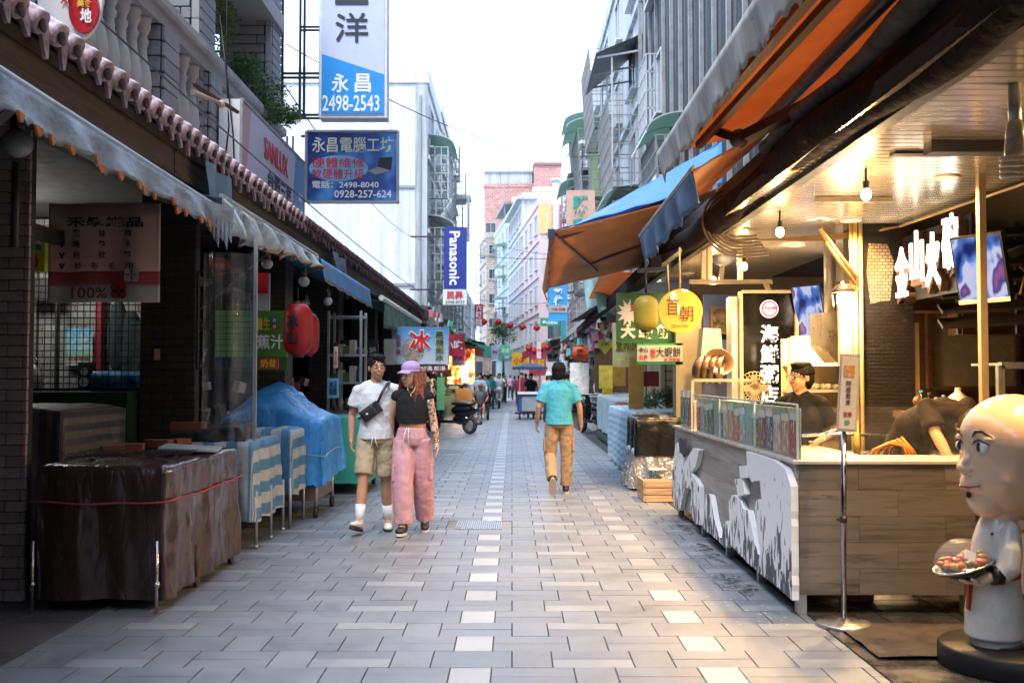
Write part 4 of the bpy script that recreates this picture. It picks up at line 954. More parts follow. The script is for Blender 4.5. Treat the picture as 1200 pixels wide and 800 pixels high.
for s, px, py, m in (('古', 322, 375, M('dot_blue', C('#2f6fb8'), bump=0)), ('熱', 322, 383, RED)):
    sheet('round_mark', P(px, py, Y)+Vector((0, -.006, 0)), 0, 0, FRONT, m, gs, .006, poly=disc_poly(.033, .033, 16)); text(s, P(px, py, Y)+Vector((0, -.014, 0)), .035, .035, FRONT, WHITEINK, gs, bold=.02)
og = thing('shop_sign', 'small orange sign with yellow characters under the green juice sign', 'sign', (-2.4, 11.1, 1.6)); Y = 11.1
p, q = P(303, 432, Y), P(326, 419, Y); mb = MB(); mb.box(p.x, q.x, Y, Y+.03, p.z, q.z); mb.build('panel', M('burnt_orange_panel', C('#b4441f')), og)
text('奶昔', ((p.x+q.x)/2, Y-.008, (p.z+q.z)/2), (q.x-p.x)*.8, (q.z-p.z)*.75, FRONT, M('yellow_ink', C('#e2c23a')), og, bold=.02)
ws = thing('shop_sign', 'white and red hanging panel behind the plastic sheet pole', 'sign', (-3, 12, 2)); Y = 12
p, q = P(300, 366, Y), P(316, 320, Y); mb = MB(); mb.box(p.x, q.x, Y, Y+.04, p.z, q.z); mb.build('panel', M('pale_panel', C('#9aa3ad')), ws); sheet('red_panel', ((p.x+q.x)/2, Y, q.z-.12), .12, .24, FRONT, RED, ws, .01, z=.006)
# red lanterns
def lantern(lab, c, rx, rz, m, chars=None, ink=INK, cat='lantern', group=None, ribs=9, name='paper_lantern', square=.75):
    t = thing(name, lab, cat, (c[0], c[1], c[2]-rz), group=group); mb = MB(); prof = []
    n = 26
    for i in range(n+1):
        a = -math.pi/2+math.pi*i/n; z = rz*math.sin(a); rr = rx*(1-abs(math.sin(a))**(4.5 if square < 1 else 2))**.5
        rr = max(rr, rx*.38) if 0 < i < n else rx*.38
        prof.append((rr*(1+.012*math.cos(i*math.pi)), z))
    mb.lathe(prof, c, 28); mb.build('shade', m, t)
    mb = MB(); mb.lathe([(rx*.4, -rz-.012), (rx*.4, -rz+.01)], c, 20); mb.build('bottom_ring', BLACK, t); mb = MB(); mb.lathe([(rx*.4, rz-.01), (rx*.4, rz+.012)], c, 20); mb.tube([Vector(c)+Vector((0, 0, rz)), Vector(c)+Vector((0, 0, rz+.16))], .006, 5); mb.build('cap', BLACK, t)
    if chars:
        h = rz*1.15
        for i, ch in enumerate(chars):
            zc = h/2-h/len(chars)*(i+.5)
            text(ch, (c[0]-rx*.15, c[1]-rx*1.0, c[2]+zc), rx*.75, h/len(chars)*.85, FRONT, ink, t, bold=.03, depth=.03)
    return t
RL = M('red_lantern_silk', C('#a8181c'), r=.45, var=.08, stretch=(.3, .3, 6), vs=8, tl=.3)
c = P(349, 386, 10.9); lantern('nearer red lantern with two black characters', (c.x, 10.9, c.z), .155, .285, RL, '冰山')
c = P(361, 391, 11.9); lantern('plain red lantern half hidden behind the lettered one', (c.x, 11.9, c.z), .13, .25, RL)
c = P(257, 312, 9.9); t = thing('round_charm', 'small red round paper charm with orange writing under the steel brace', 'charm', (c.x, 9.9, c.z-.1)); sheet('disc', (c.x, 9.9, c.z), 0, 0, FRONT, M('charm_red', C('#a02a22')), t, .015, poly=disc_poly(.1, .085)); text('平安', (c.x, 9.89, c.z), .11, .05, FRONT, M('charm_gold', C('#c98a3a')), t, bold=.02)
# blue notice
t = thing('notice', 'small sky blue notice with dark characters on the shelf post', 'notice', (-2.3, 13.4, 1.4)); Y = 13.0
p, q = P(384, 466, Y), P(397, 443, Y); mb = MB(); mb.box(p.x, q.x, Y, Y+.01, p.z, q.z); mb.build('panel', M('sky_panel', C('#58a9d4')), t); text('本店\n現煮', ((p.x+q.x)/2, Y-.008, (p.z+q.z)/2), .1, .18, FRONT, NAVY, t, bold=.01)
t = thing('notice', 'narrow white paper notice above the sky blue one', 'notice', (-2.3, 13.4, 1.7)); p, q = P(391, 431, Y), P(396, 406, Y); mb = MB(); mb.box(p.x, q.x, Y, Y+.01, p.z, q.z); mb.build('paper', M('paper_white', C('#b8b3a8')), t)
column('冰品', ((p.x+q.x)/2, Y-.008, (p.z+q.z)/2), .035, .2, FRONT, RED, t)
# globes under the awnings
def globe(lab, c, r):
    t = thing('globe_lamp', lab, 'lamp', (c[0], c[1], c[2]-r), group='unlit white globe lamps of the left row'); mb = MB(); mb.ell(c, (r, r, r*.95), 20, 12); mb.build('globe', M('unlit_globe', C('#8f9294'), r=.25), t)
    mb = MB(); mb.tube([Vector(c)+Vector((0, 0, r*.8)), Vector(c)+Vector((0, 0, r+.1))], [.04, .03], 10); mb.tube([Vector(c)+Vector((0, 0, r)), Vector(c)+Vector((0, 0, r+.35))], .006, 5); mb.build('holder', BLACK, t)
for px, py, Y, r, lab in ((20, 168, 5.6, .085, 'grey globe lamp hanging at the left edge under the near awning'), (313, 309, 10.6, .06, 'white globe lamp beside the end of the steel brace'), (356, 330, 11.8, .065, 'white globe lamp above the red lanterns'), (384, 353, 13.2, .06, 'white globe lamp right of the red lanterns'), (358, 355, 14.5, .06, 'white globe lamp low behind the red lanterns')):
    c = P(px, py, Y); globe(lab, (c.x, Y, c.z), r)
mb = MB(); c = P(18, 225, 5.6); mb.tube([(c.x, 5.6, PZ(290, 5.6)), (c.x, 5.6, PZ(190, 5.6))], .022, 8); mb.build('post', DARKMETAL, label='thin dark post below the globe lamp at the left edge', cat='post')
# steel shelf rack
rk = thing('shelf_rack', 'grey steel shelf rack with jars and boxes in the dark shop', 'rack', (-2.6, 15.2, 0)); Y = 15.4
x0, x1 = PX(385, Y), PX(423, Y)
mb = MB()
for x in (x0, x1):
    for y in (Y, Y+.5): mb.bar((x, y, 0), (x, y, 2.5), .035)
mb.build('upright', GALV, rk)
for z in (.5, .95, 1.4, 1.82, 2.4): mb = MB(); mb.box(x0-.02, x1+.02, Y, Y+.5, z, z+.03); mb.build('shelf', GALV, rk)
cols = ['#5a2a22', '#8a8f86', '#3b5a35', '#9a9183', '#2e3b55', '#7c5a3a']
for z in (.98, 1.43, 1.85, .53):
    for i in range(5):
        x = x0+.04+(x1-x0-.05)*i/5; h = rnd.uniform(.1, .25); t = MB()
        if rnd.random() < .5: t.lathe([(.035, 0), (.035, h*.7), (.02, h*.85), (.02, h)], (x+.04, Y+.15, z), 10)
        else: t.box(x, x+.08, Y+.08, Y+.3, z, z+h)
        t.build('jar', M('jar_%s' % cols[i], C(cols[i]), r=.4), label=None, cat=None, group=None) if False else t.build('storage_box', M('jar_%s' % cols[i], C(cols[i]), r=.4), rk)
mb = MB(); mb.box(-3.4, -2.3, 16.2, 16.8, 0, .95); mb.build('cabinet', wood_mat('brown_cabinet_wood', (.09, .05, .03), (.05, .03, .02)), label='brown wooden cabinet behind the shelf rack', cat='cabinet')
t = thing('shop_board', 'dark board with a white tree mark and characters inside the shop', 'sign', (-2.9, 17, 1.4)); Y = 17.4
p, q = P(398, 424, Y), P(443, 398, Y); mb = MB(); mb.box(p.x, q.x, Y, Y+.05, p.z, q.z); mb.build('panel', BLACK, t); text('葉佰祿', ((p.x+q.x)/2+.12, Y-.01, (p.z+q.z)/2), .36, .13, FRONT, M('dim_white_ink', (.35, .36, .36), bump=0), t, bold=.02)
sheet('tree_mark', (p.x+.12, Y-.01, (p.z+q.z)/2), 0, 0, FRONT, M('moss_mark', (.12, .16, .09), bump=0), t, .01, poly=disc_poly(.09, .1, 9))
# ICE sign
ic = thing('shop_sign', 'shaved ice sign with one big red character on a blue print', 'sign', (-2, 19.5, 1.6)); Y = 19.5
x0, x1, zb, zt = PX(459, Y), PX(526, Y), PZ(427, Y), PZ(383, Y)
b = NB('ice_sign_print'); s = b.sep(b.coord('World')); f = b.math('DIVIDE', b.math('SUBTRACT', s[2], zb), zt-zb)
cc = b.ramp(f, [(0, C('#c2ccd6')), (.5, C('#8fb2cc')), (1, C('#2f7cb8'))]); b.color(cc); b.set(Roughness=.4)
mb = MB(); mb.box(x0, x1, Y, Y+.15, zb, zt); mb.build('case', GALV, ic); sheet('panel', ((x0+x1)/2, Y, (zb+zt)/2), x1-x0-.02, zt-zb-.02, FRONT, b.m, ic, .01, z=.006)
pc = P(484, 410, Y); sheet('bowl_picture', (pc.x, Y, pc.z), 0, 0, FRONT, M('ice_bowl_print', C('#9b8c82'), var=.6, vs=22, bump=0), ic, .004, z=.014, poly=disc_poly(.22, .24))
text('冰', (PX(492, Y), Y-.03, PZ(399, Y)), PX(505, Y)-PX(479, Y), PZ(386, Y)-PZ(412, Y), FRONT, WHITEINK, ic, bold=.06)
text('冰', (PX(492, Y), Y-.036, PZ(399, Y)), PX(504, Y)-PX(480, Y), PZ(387, Y)-PZ(411, Y), FRONT, RED, ic, bold=.035)
column('黑糖剉冰', (PX(515, Y), Y-.024, PZ(405, Y)), .17, .6, FRONT, M('yellow_edge_ink', C('#c9c93a'), bump=0), ic, bold=.02); column('黑糖剉冰', (PX(515, Y), Y-.03, PZ(405, Y)), .145, .575, FRONT, INK, ic, bold=0)
column('古早味', (PX(467, Y), Y-.024, PZ(404, Y)), .1, .4, FRONT, M('dull_red_print', C('#8d2f30')), ic, bold=.01)
t = thing('shop_sign', 'red strip sign with white characters under the shaved ice sign', 'sign', (-1.6, 19.6, 1.4)); p, q = P(483, 435, Y), P(525, 427.5, Y)
mb = MB(); mb.box(p.x, q.x, Y+.02, Y+.08, p.z, q.z); mb.build('panel', M('deep_red_panel', C('#8e1f26')), t); text('八分滿 飯湯', ((p.x+q.x)/2, Y+.012, (p.z+q.z)/2), .58, .09, FRONT, WHITEINK, t, bold=.01)
mb = MB(); p, q = P(450, 427, 18.6), P(462, 397, 18.6); mb.box(p.x, q.x, 18.6, 18.9, p.z, q.z); mb.build('cabinet', M('pale_speaker', C('#8f8d86')), label='pale box mounted left of the shaved ice sign', cat='box')
drape('covered_goods', M('dark_grey_tarp', (.06, .06, .065), r=.5), -3.0, -2.2, 15.0, 17.5, 1.0, .05, label='dark tarp covered goods behind the turquoise cabinet', cat='tarp', nper=80)
# ------------------------------------------------------------------ RIGHT: shop structure
ARC = 60
rb = thing('shop_arcade', 'lit shop with a slatted metal ceiling and dark tiled pillar on the right', 'shop', (4, 8, 0))
def slat_ceiling():
    b = NB('cream_metal_slats'); b.color((.5, .45, .37)); b.set(Metallic=.55, Roughness=.22)
    b.bump(b.noise(b.coord('Object'), 5, 3), .12, .02); return b.m
SL = slat_ceiling()
mb = MB(); y = -4
while y < 15.0:
    mb.add([(1.85, y, 2.905), (1.85, y+.006, 2.9), (1.85, y+.094, 2.9), (1.85, y+.1, 2.905), (3.62, y, 2.905), (3.62, y+.006, 2.9), (3.62, y+.094, 2.9), (3.62, y+.1, 2.905)],
           [(0, 1, 5, 4), (1, 2, 6, 5), (2, 3, 7, 6)]); y += .104
mb.build('ceiling_slat', SL, rb, kind='stuff')
mb = MB(); mb.box(1.85, 3.62, -30, 15, 2.912, 3.0); mb.build('ceiling_backing', MORT, rb)
mb = MB(); mb.box(3.62, 9, -30, 15, 2.95, 3.1); mb.build('inner_ceiling', M('dark_shop_ceiling', (.07, .06, .05), r=.7), rb)
PT = brick_mat('dark_mosaic_tile', (.016, .011, .009), (.006, .005, .004), .075, .034, 'mix', r=.4, ms=.0035, dirt=.2, dc=(.35, .3, .22))
mb = MB(); mb.box(3.2, 3.66, 9.3, 9.85, 0, 2.95); mb.build('pillar', PT, rb)
sheet('bare_mortar_patch', (3.36, 9.3, 2.45), 0, 0, FRONT, brick_mat('tan_bare_patch', (.22, .17, .11), (.05, .04, .03), .05, .03, 'xz', ms=.004), rb, .004, z=.004, poly=[(-.1, -.28), (.08, -.25), (.12, .1), (.06, .26), (-.11, .27), (-.13, 0)])
mb = MB(); mb.box(3.66, 3.74, 9.4, 9.5, 1.25, 2.0); mb.build('paper_strip', M('yellowed_paper', C('#b09870')), rb)
CR = M('cream_pipe', C('#b99b66'), r=.45)
mb = MB()
for i, (x, r) in enumerate(((3.17, .018), (3.12, .022), (3.08, .014))): mb.tube([(x, 9.28, .2), (x, 9.28, 2.9)], r, 8)
mb.tube([(3.12, 9.25, 2.4), (2.95, 9.2, 2.6), (2.75, 9.1, 2.82)], .02, 8); mb.tube([(3.14, 9.25, 2.3), (2.8, 9.1, 2.7)], .015, 8)
mb.build('conduit', CR, rb)
mb = MB(); mb.box(2.98, 3.08, 9.3, 9.36, 1.6, 2.35); mb.build('fuse_box', M('cream_enamel', C('#b5a88c'), r=.4), rb)
# cable runs across the ceiling
mb = MB()
for k in range(4): mb.tube([(2.1, 9.9+k*.05, 2.84-k*.01), (2.5, 9.7+k*.04, 2.8+.01*k), (3.0, 9.55+k*.03, 2.78+.02*k), (3.5, 9.2, 2.86)], .008, 5)
mb.tube([(3.5, 9.2, 2.86), (3.58, 7, 2.85), (3.6, 5, 2.86)], .012, 6)
mb.build('ceiling_cable', M('tan_cable', C('#9a7b52'), r=.5), rb)
# back walls
WPAN = wood_mat('warm_brown_wood', (.16, .07, .028), (.08, .035, .015), 'x', r=.45)
mb = MB(); mb.box(3.9, 9, 11.4, 11.5, 0, 2.95); mb.build('back_wall', WPAN, rb)
mb = MB(); mb.box(6.2, 6.3, -30, 11.4, 0, 2.95); mb.build('side_wall', M('dark_brown_wall', (.04, .028, .02), r=.6), rb)
mb = MB(); mb.box(3.62, 3.7, 9.85, 11.5, 2.3, 2.95); mb.box(2.6, 6, 14.8, 14.95, 0, 2.95); mb.build('rear_partition', M('tan_plaster', (.26, .21, .16), r=.7, dirt=.4), rb)
p, q = P(1089, 455, 11.3), P(1190, 367, 11.3)
mb = MB(); mb.box(p.x, q.x, 11.3, 11.36, p.z, q.z); mb.build('cream_panel', M('cream_laminate', C('#b09b78'), r=.25, var=.04), rb)
frame(((p.x+q.x)/2, 11.3, (p.z+q.z)/2), q.x-p.x, q.z-p.z, FRONT, WPAN, rb, .05, .08)
# wooden shelves and louvres on the upper wall
sh = thing('wall_shelf', 'two long brown wooden shelves below the lit character sign', 'shelf', (4.2, 10.4, 2.1))
for px0, px1, py, Y, h in ((1056, 1190, 356, 10.4, .07), (1050, 1130, 341, 10.6, .05), (1128, 1200, 366, 10.2, .22)):
    p, q = P(px0, py, Y), P(px1, py, Y); mb = MB(); mb.box(p.x, q.x+.3, Y, Y+.35, p.z-h, p.z); mb.build('board', WPAN, sh)
lv = thing('louvre_wall', 'dark wooden louvre boards with cream hooks at the right edge', 'louvre', (4.7, 8.9, 2.2))
LW = wood_mat('dark_louvre', (.07, .045, .03), (.03, .02, .015), 'x', r=.5)
for i in range(7):
    z = 2.05+i*.135; mb = MB(); mb.obox((4.95, 9.4, z), (2.0, .14, .03), rotm(35, 'X')@rotm(-4, 'Y')); mb.build('louvre', LW, lv)
mb = MB()
for x in (4.15, 4.7, 5.3): mb.bar((x, 9.5, 1.9), (x, 9.5, 2.95), .04)
mb.build('upright', LW, lv)
mb = MB()
for x in (4.35, 4.6): mb.tube([(x, 9.25, 2.25), (x, 9.2, 2.35), (x+.03, 9.2, 2.45), (x, 9.25, 2.5)], .012, 6)
mb.build('hook', CR, lv)
# lit characters
GLOW = M('glowing_white_letter', (1, .97, .9), emit=1.6, ec=(1, .93, .82))
BACKP = M('brown_letter_backing', C('#4a3424'), r=.6, spec=.2)
def lit_sign(lab, s, ya, yb, x, z0, z1, t0):
    t = thing('lit_sign', lab, 'lit sign', (x, (ya+yb)/2, z0)); n = len(s); L = (ya-yb)/n
    mb = MB(); mb.box(x+.06, x+.08, yb-.05, ya+.05, z0-.02, z1+.05); mb.build('board', M('black_sign_board', (.008, .007, .007), r=.6, spec=.15), t)
    for i, ch in enumerate(s):
        y = ya-L*(i+.5); zc = (z0+z1)/2+(.06 if i % 2 else -.02)+.02*i
        text(ch, (x+.03, y+.015, zc-.035), L*.92, (z1-z0)*.95, RIGHTFACE, BACKP, t, bold=.06, depth=.06)
        text(ch, (x-.015, y, zc), L*.8, (z1-z0)*.86, RIGHTFACE, GLOW, t, bold=.01, depth=.02)
    return t
lit_sign('near white glowing characters on black board right of the tiled pillar', '金山火碗', 9.3, 7.95, 3.5, 2.2, 2.72, 0)
lit_sign('far white glowing characters left of the tiled pillar behind a lamp', '火碗', 11.7, 10.35, 3.55, 2.05, 2.5, 0)
# TVs
def screen(lab, c, R, w, h, seed):
    t = thing('television', lab, 'television', (c[0], c[1], c[2]-h/2)); c = Vector(c)
    mb = MB(); mb.obox(c-R@Vector((0, 0, .03)), (w, h, .06), R); mb.build('casing', BLACK, t)
    b = NB('screen_picture%d' % seed); n = b.noise(b.mapping(b.coord('Object'), (7, 7, 3.5), (0, .3, 0)), 1.0, 2, .4)
    cc = b.ramp(n, [(.35, C('#1c2a66')), (.46, C('#5f7fd0')), (.5, C('#b9c3e8')), (.56, C('#c9c3e0')), (.6, C('#3b3f86')), (.68, C('#a35d86'))]); b.color((0, 0, 0)); b.set(Roughness=.15)
    b.l(cc, b.b.inputs['Emission Color']); b.set(Emission_Strength=.42)
    mb = MB(); mb.obox(c+R@Vector((0, 0, .003)), (w*.92, h*.93, .01), R); mb.build('screen', b.m, t)
    mb = MB(); mb.obox(c+R@Vector((0, -h*.47, .002)), (w, h*.06, .014), R); mb.build('bezel', M('silver_bezel', (.55, .5, .42), r=.3), t)
    mb = MB(); mb.bar(c-R@Vector((0, 0, .06)), c-R@Vector((0, -.1, .06))+Vector((.35, .1, .05)), .06); mb.build('wall_mount', BLACK, t); return t
Rtv = basis((.62, -.78, -.06), (-.12, -.1, 1))
c = P(1148, 315, 7.4); screen('tilted television with a blue and white picture behind the slim post', (c.x, 7.4, c.z), basis((.62, -.78, .02), (-.22, -.12, 1)), .38, .50, 1)
c = P(948, 365, 11.6); screen('tilted television with a dark blue picture beside the steel hood', (c.x, 11.6, c.z), basis((.55, -.83, .0), (-.2, -.1, 1)), .42, .62, 2)
mb = MB(); x = PX(1152.5, 7.0); mb.box(x-.024, x+.024, 6.98, 7.03, 0, 2.9); mb.build('post', M('beige_painted_post', C('#8f7d66'), r=.5, dirt=.3), label='slim beige square post standing in front of the near television', cat='post')
# ceiling fittings
WARM = (1, .6, .24)
BULB = M('glowing_bulb', (1, .8, .5), emit=30, ec=(1, .72, .38)); SPOT = M('glowing_downlight', (1, .9, .7), emit=22, ec=(1, .84, .6))
def bulb(px, py, Y, lab, e=55, ceil=2.9):
    c = P(px, py, Y); t = thing('bulb_lamp', lab, 'lamp', (c.x, Y, c.z-.06)); mb = MB(); mb.ell((c.x, Y, c.z), (.034, .034, .042), 14, 9); mb.build('bulb', BULB, t)
    mb = MB(); mb.tube([(c.x, Y, c.z+.03), (c.x, Y, c.z+.09)], [.018, .022], 10); mb.tube([(c.x, Y, c.z+.085), (c.x, Y, min(ceil, c.z+.2))], .008, 6); mb.build('socket', BLACK, t)
    lamp('bulb_light', 'POINT', (c.x, Y, c.z-.07), e*.22, WARM, .04); lamp('bulb_downlight', 'SPOT', (c.x, Y, c.z-.06), e*4.1, WARM, spot_size=R_(165), spot_blend=1, shadow_soft_size=.04)
bulb(1015, 228, 6.85, 'nearest bare bulb hanging from the slatted ceiling', 50)
bulb(914, 272, 8.6, 'bare bulb second along the ceiling next to the recessed discs', 45)
bulb(872, 312, 10.6, 'bare bulb below the coiled cables', 35)
bulb(836, 328, 12.2, 'farthest bare bulb near the round yellow sign', 30)
def down(px, py, Y, lab, r=.075, e=20):
    c = P(px, py, Y); z = 2.893; t = thing('recessed_light', lab, 'lamp', (c.x, Y, z)); mb = MB(); mb.tube([(c.x, Y, z-.004), (c.x, Y, z+.004)], r, 20); mb.build('diffuser', SPOT, t)
    mb = MB(); mb.lathe([(r, -.008), (r+.015, -.004), (r+.015, .006)], (c.x, Y, z), 20); mb.build('ring', WHITEP, t)
    lamp('downlight_glow', 'SPOT', (c.x, Y, z-.03), e*3.9, (1, .58, .2), spot_size=R_(150), spot_blend=.8, shadow_soft_size=.07)
def Yc(py, z=2.893): return (z-CAMH)*1200/(442-py)
for px, py, lab, e in ((1110, 207, 'large recessed disc light nearest the right edge', 34), (997, 258, 'recessed disc light left of the tiled pillar top', 30), (933, 287, 'small recessed disc light beyond the second bulb', 24), (855, 291, 'bright recessed disc light beside the cable coil', 30), (806, 320, 'recessed disc light above the round yellow sign', 24)):
    down(px, py, Yc(py), lab, e=e)
q_ = P(600, 400, 5.17)
for px_, py_ in ((600+3.02*1200/5.17, 442-1.393*1200/5.17),): down(px_, py_, 5.17, 'recessed disc light of the same row just outside the right edge', e=30)
bulb(1273, 156, 4.9, 'added bare bulb unseen beyond the right edge, brightening the statue', 15)  # unseen bulb added to brighten the statue, set off the visible bulb row
hb = thing('ceiling_heater', 'long dark heater bar hung under the slatted ceiling', 'heater', (3, 6.9, 2.75))
p = P(1125, 169, 6.0); mb = MB(); mb.box(PX(1095, 6.0), PX(1190, 6.0), 6.0, 6.12, PZ(178, 6.0), PZ(160, 6.0)); mb.build('body', DARKMETAL, hb)
mb = MB(); mb.box(PX(1052, 6.3), PX(1125, 6.3), 6.3, 6.4, PZ(180, 6.3), PZ(174, 6.3)); mb.build('reflector', DARKMETAL, hb); mb = MB(); mb.bar((PX(1130, 6.0), 6.06, PZ(160, 6.0)), (PX(1130, 6.0), 6.06, 2.9), .03); mb.bar((PX(1090, 6.3), 6.35, PZ(174, 6.3)), (PX(1090, 6.3), 6.35, 2.9), .03); mb.build('bracket', GALV, hb)
# CFL lamp near the right edge
cf = thing('spiral_lamp', 'large unlit white spiral lamp hanging at the right edge', 'lamp', (2.4, 4.85, 2.5)); Y = 4.85; c = P(1190, 178, Y)
CL = M('cfl_white', C('#b5ab9b'), r=.3)
mb = MB(); mb.lathe([(.03, .09), (.045, .06), (.05, .0), (.045, -.03)], c+Vector((0, 0, -.0)), 18); mb.lathe([(.045, .0), (.04, .06), (.025, .1)], c+Vector((0, 0, .06)), 18); mb.build('base', CL, cf)
mb = MB(); mb.tube([c+Vector((.062*math.cos(a), .062*math.sin(a), -.02-.11*a/25)) for a in [i*.3 for i in range(84)]], .0105, 7); mb.build('spiral_tube', M('cfl_tube', C('#b9b4a8'), r=.25), cf)
mb = MB(); mb.tube([c+Vector((0, 0, .15)), (c.x, Y, 2.9)], .03, 10); mb.build('socket', GALV, cf)
ct = thing('ceiling_strip', 'small dark strip fitting on the slatted ceiling near the nearest bulb', 'fitting', (2.6, 6.6, 2.85))
mb = MB(); mb.box(2.35, 2.95, 7.9, 7.94, 2.86, 2.895); mb.build('strip', CL, ct)
# gantry with lights near far end
gz = thing('light_gantry', 'cream metal gantry with small fittings below the cable coil', 'gantry', (2.4, 11.5, 2.4))
mb = MB(); mb.bar((PX(808, 12), 12, 2.62), (PX(905, 12), 12, 2.62), .06, .05); mb.bar((PX(897, 12), 12, 2.62), (PX(910, 12), 12, 2.35), .05); mb.bar((PX(845, 12), 12, 2.62), (PX(848, 12), 12, 2.9), .05)
mb.build('bar', M('cream_enamel', C('#b5a88c')), gz)
for px in (825, 832, 868): mb = MB(); mb.bar((PX(px, 11), 11, 2.55), (PX(px, 11), 11, 2.9), .05); mb.build('hanger', M('cream_enamel', C('#b5a88c')), gz)
mb = MB(); mb.ell(P(848, 300, 11.8), (.13, .06, .12)); mb.build('fan_head', GALV, gz)
# cable coil hung on the dark beam
cc_ = thing('cable_coil', 'thick loop of grey brown cables coiled under the dark beam', 'cable coil', (1.9, 9.4, 2.9)); mb = MB()
for k in range(7):
    r = .34-.035*k; cy = 9.6+.02*k; pc = P(858, 262, 9.6)
    pts = [Vector((pc.x-.02+.1+(r*1.05)*math.cos(a)+(.0 if math.cos(a) < 0 else .35*math.cos(a)), cy, pc.z+.02+r*.98*math.sin(a))) for a in [math.pi*.42+i*math.pi*1.2/16 for i in range(17)]]
    mb.tube(pts, .012, 6)
mb.build('cable', M('grey_brown_cable', C('#6e5a48'), r=.45), cc_)
# dark beam/rolled tarps along the street side of the ceiling
bm_ = thing('rolled_tarp', 'long dark brown rolled tarpaulin slung along the edge of the right ceiling', 'tarp roll', (1.9, 8, 2.9))
RT = M('dark_brown_roll', C('#1c1210'), r=.8, spec=.1, var=.4, vs=3, dirt=.5, dc=C('#33201a'), ds=4, bump=.8, bs=8, bd=.03)
mb = MB(); pts = []; rad = []
for i in range(60):
    y = 2.6+i*.235; pts.append((1.93+.03*math.sin(y*1.7), y, 3.0+.03*math.sin(y*1.1)+.035*noise.noise(Vector((y, 0, 0))))); rad.append((.11+.02*math.sin(y*2.3), .125+.02*noise.noise(Vector((y*1.4, 3, 0)))))
mb.tube(pts, rad, 14); mb.build('roll', RT, bm_)
mb = MB(); pts = []; rad = []
for i in range(34):
    y = 2.2+i*.17; pts.append((1.93+.03*math.sin(y*.9), y, 3.24+.03*math.sin(y*1.9))); rad.append((.075+.02*math.sin(y*3.1)+.01*noise.noise(Vector((y*9, 0, 0))), .05+.02*noise.noise(Vector((y*3, 8, 0)))))
mb.tube(pts, rad, 12); mb.build('grey_roll', M('dusty_grey_fleece', C('#6b625e'), r=.95, spec=.1, var=.3, vs=12, dirt=.5, dc=(.03, .025, .025), ds=5, bump=.8, bs=30), bm_)
mb = MB(); mb.box(1.98, 2.06, -30, 15, 2.86, 3.3); mb.build('beam', DARKMETAL, bm_)
# orange awnings of the right row
ORC = M('orange_canvas', C('#e3985a'), r=.6, var=.08, vs=2, dirt=.15, dc=C('#b0703c'), tl=.5, bump=.3, bs=6, bd=.02)
OV = M('weathered_grey_valance', C('#b9b4ac'), r=.65, var=.3, vs=5, dirt=.6, dc=C('#5a6672'), ds=4, stretch=(1, 1, .3), tl=.1, bump=.4, bs=14)
MAR = M('maroon_arm', C('#5a3a34'), r=.4, var=.3, stretch=(8, .5, 8))
BV = M('blue_grey_valance', C('#5f7c9e'), r=.6, var=.35, vs=6, dirt=.5, dc=C('#2f3d52'), tl=.2)
A1 = thing('awning', 'large orange awning with a weathered grey valance at the upper right', 'awning', (1.7, 6, 3.3))
slope_sheet(A1, [(1.27, 2.0, 3.42), (1.27, 8.75, 3.40), (2.1, 8.75, 3.62), (2.1, 2.0, 3.66)], ORC, seed=3, sag=.03)
slope_sheet(A1, [(2.1, 2.0, 3.66), (2.1, 8.75, 3.62), (3.55, 8.75, 4.1), (3.55, 2.0, 4.1)], ORC, seed=13, sag=.02)
valance(A1, 1.25, 2.2, 8.8, 3.46, 3.44, .24, .27, OV, 4, .02, .16, .05)
mb = MB(); mb.bar((1.29, 2.0, 3.42), (1.29, 8.8, 3.41), .04); mb.build('front_bar', MAR, A1)
for (a, b_, w_) in (((1.5, 3.6, 3.36), (1.35, 8.0, 3.34), .06), ((1.58, 3.9, 3.33), (1.45, 7.9, 3.30), .05)):
    mb = MB(); mb.bar(a, b_, w_, .05); mb.build('folding_arm', MAR, A1)
mb = MB(); mb.tube([(1.95, 2, 3.5), (1.95, 8.8, 3.45)], .05, 10); mb.build('roller', M('black_roller', (.02, .018, .018), r=.4), A1)
A2 = thing('awning', 'second orange awning with blue tarpaulin top stretching over the street', 'awning', (1.3, 12, 2.9))
ORD = M('burnt_orange_canvas', C('#dd9e66'), r=.65, var=.12, vs=2, dirt=.2, dc=C('#a0683e'), tl=.4, bump=.3, bs=5, bd=.02)
nl, nr = P(646, 272, 12.0), P(838, 205, 11.4); fl_, fr_ = P(641, 338, 15.4), P(800, 300, 15.4)
slope_sheet(A2, [nl, fl_, (2.3, 15.4, 3.25), (2.35, 11.6, 3.65)], ORD, seed=5, sag=.03, name='canopy')
BT2 = M('sky_blue_tarp', C('#5b9bd6'), r=.4, var=.1, vs=3, tl=.35, bump=.4, bs=5, bd=.02)
slope_sheet(A2, [nl+Vector((.0, .02, .02)), Vector((2.4, 11.62, 3.72)), P(846, 166, 12.2), P(674, 263, 12.5)], BT2, seed=6, sag=.02, name='top_tarp')
slope_sheet(A2, [P(674, 263, 12.5), P(846, 166, 12.2), (2.4, 15.4, 3.6), (.62, 15.4, 3.0)], BT2, seed=6, sag=.02, name='top_tarp')
mb = MB(); mb.bar(nl, fl_, .05); mb.bar(nl+Vector((.12, .25, -.04)), P(790, 232, 12.2)+Vector((0, 0, -.0)), .05, .04); mb.bar(nl+Vector((.05, .05, -.02)), P(700, 318, 14.6), .03); mb.build('frame', MAR, A2)
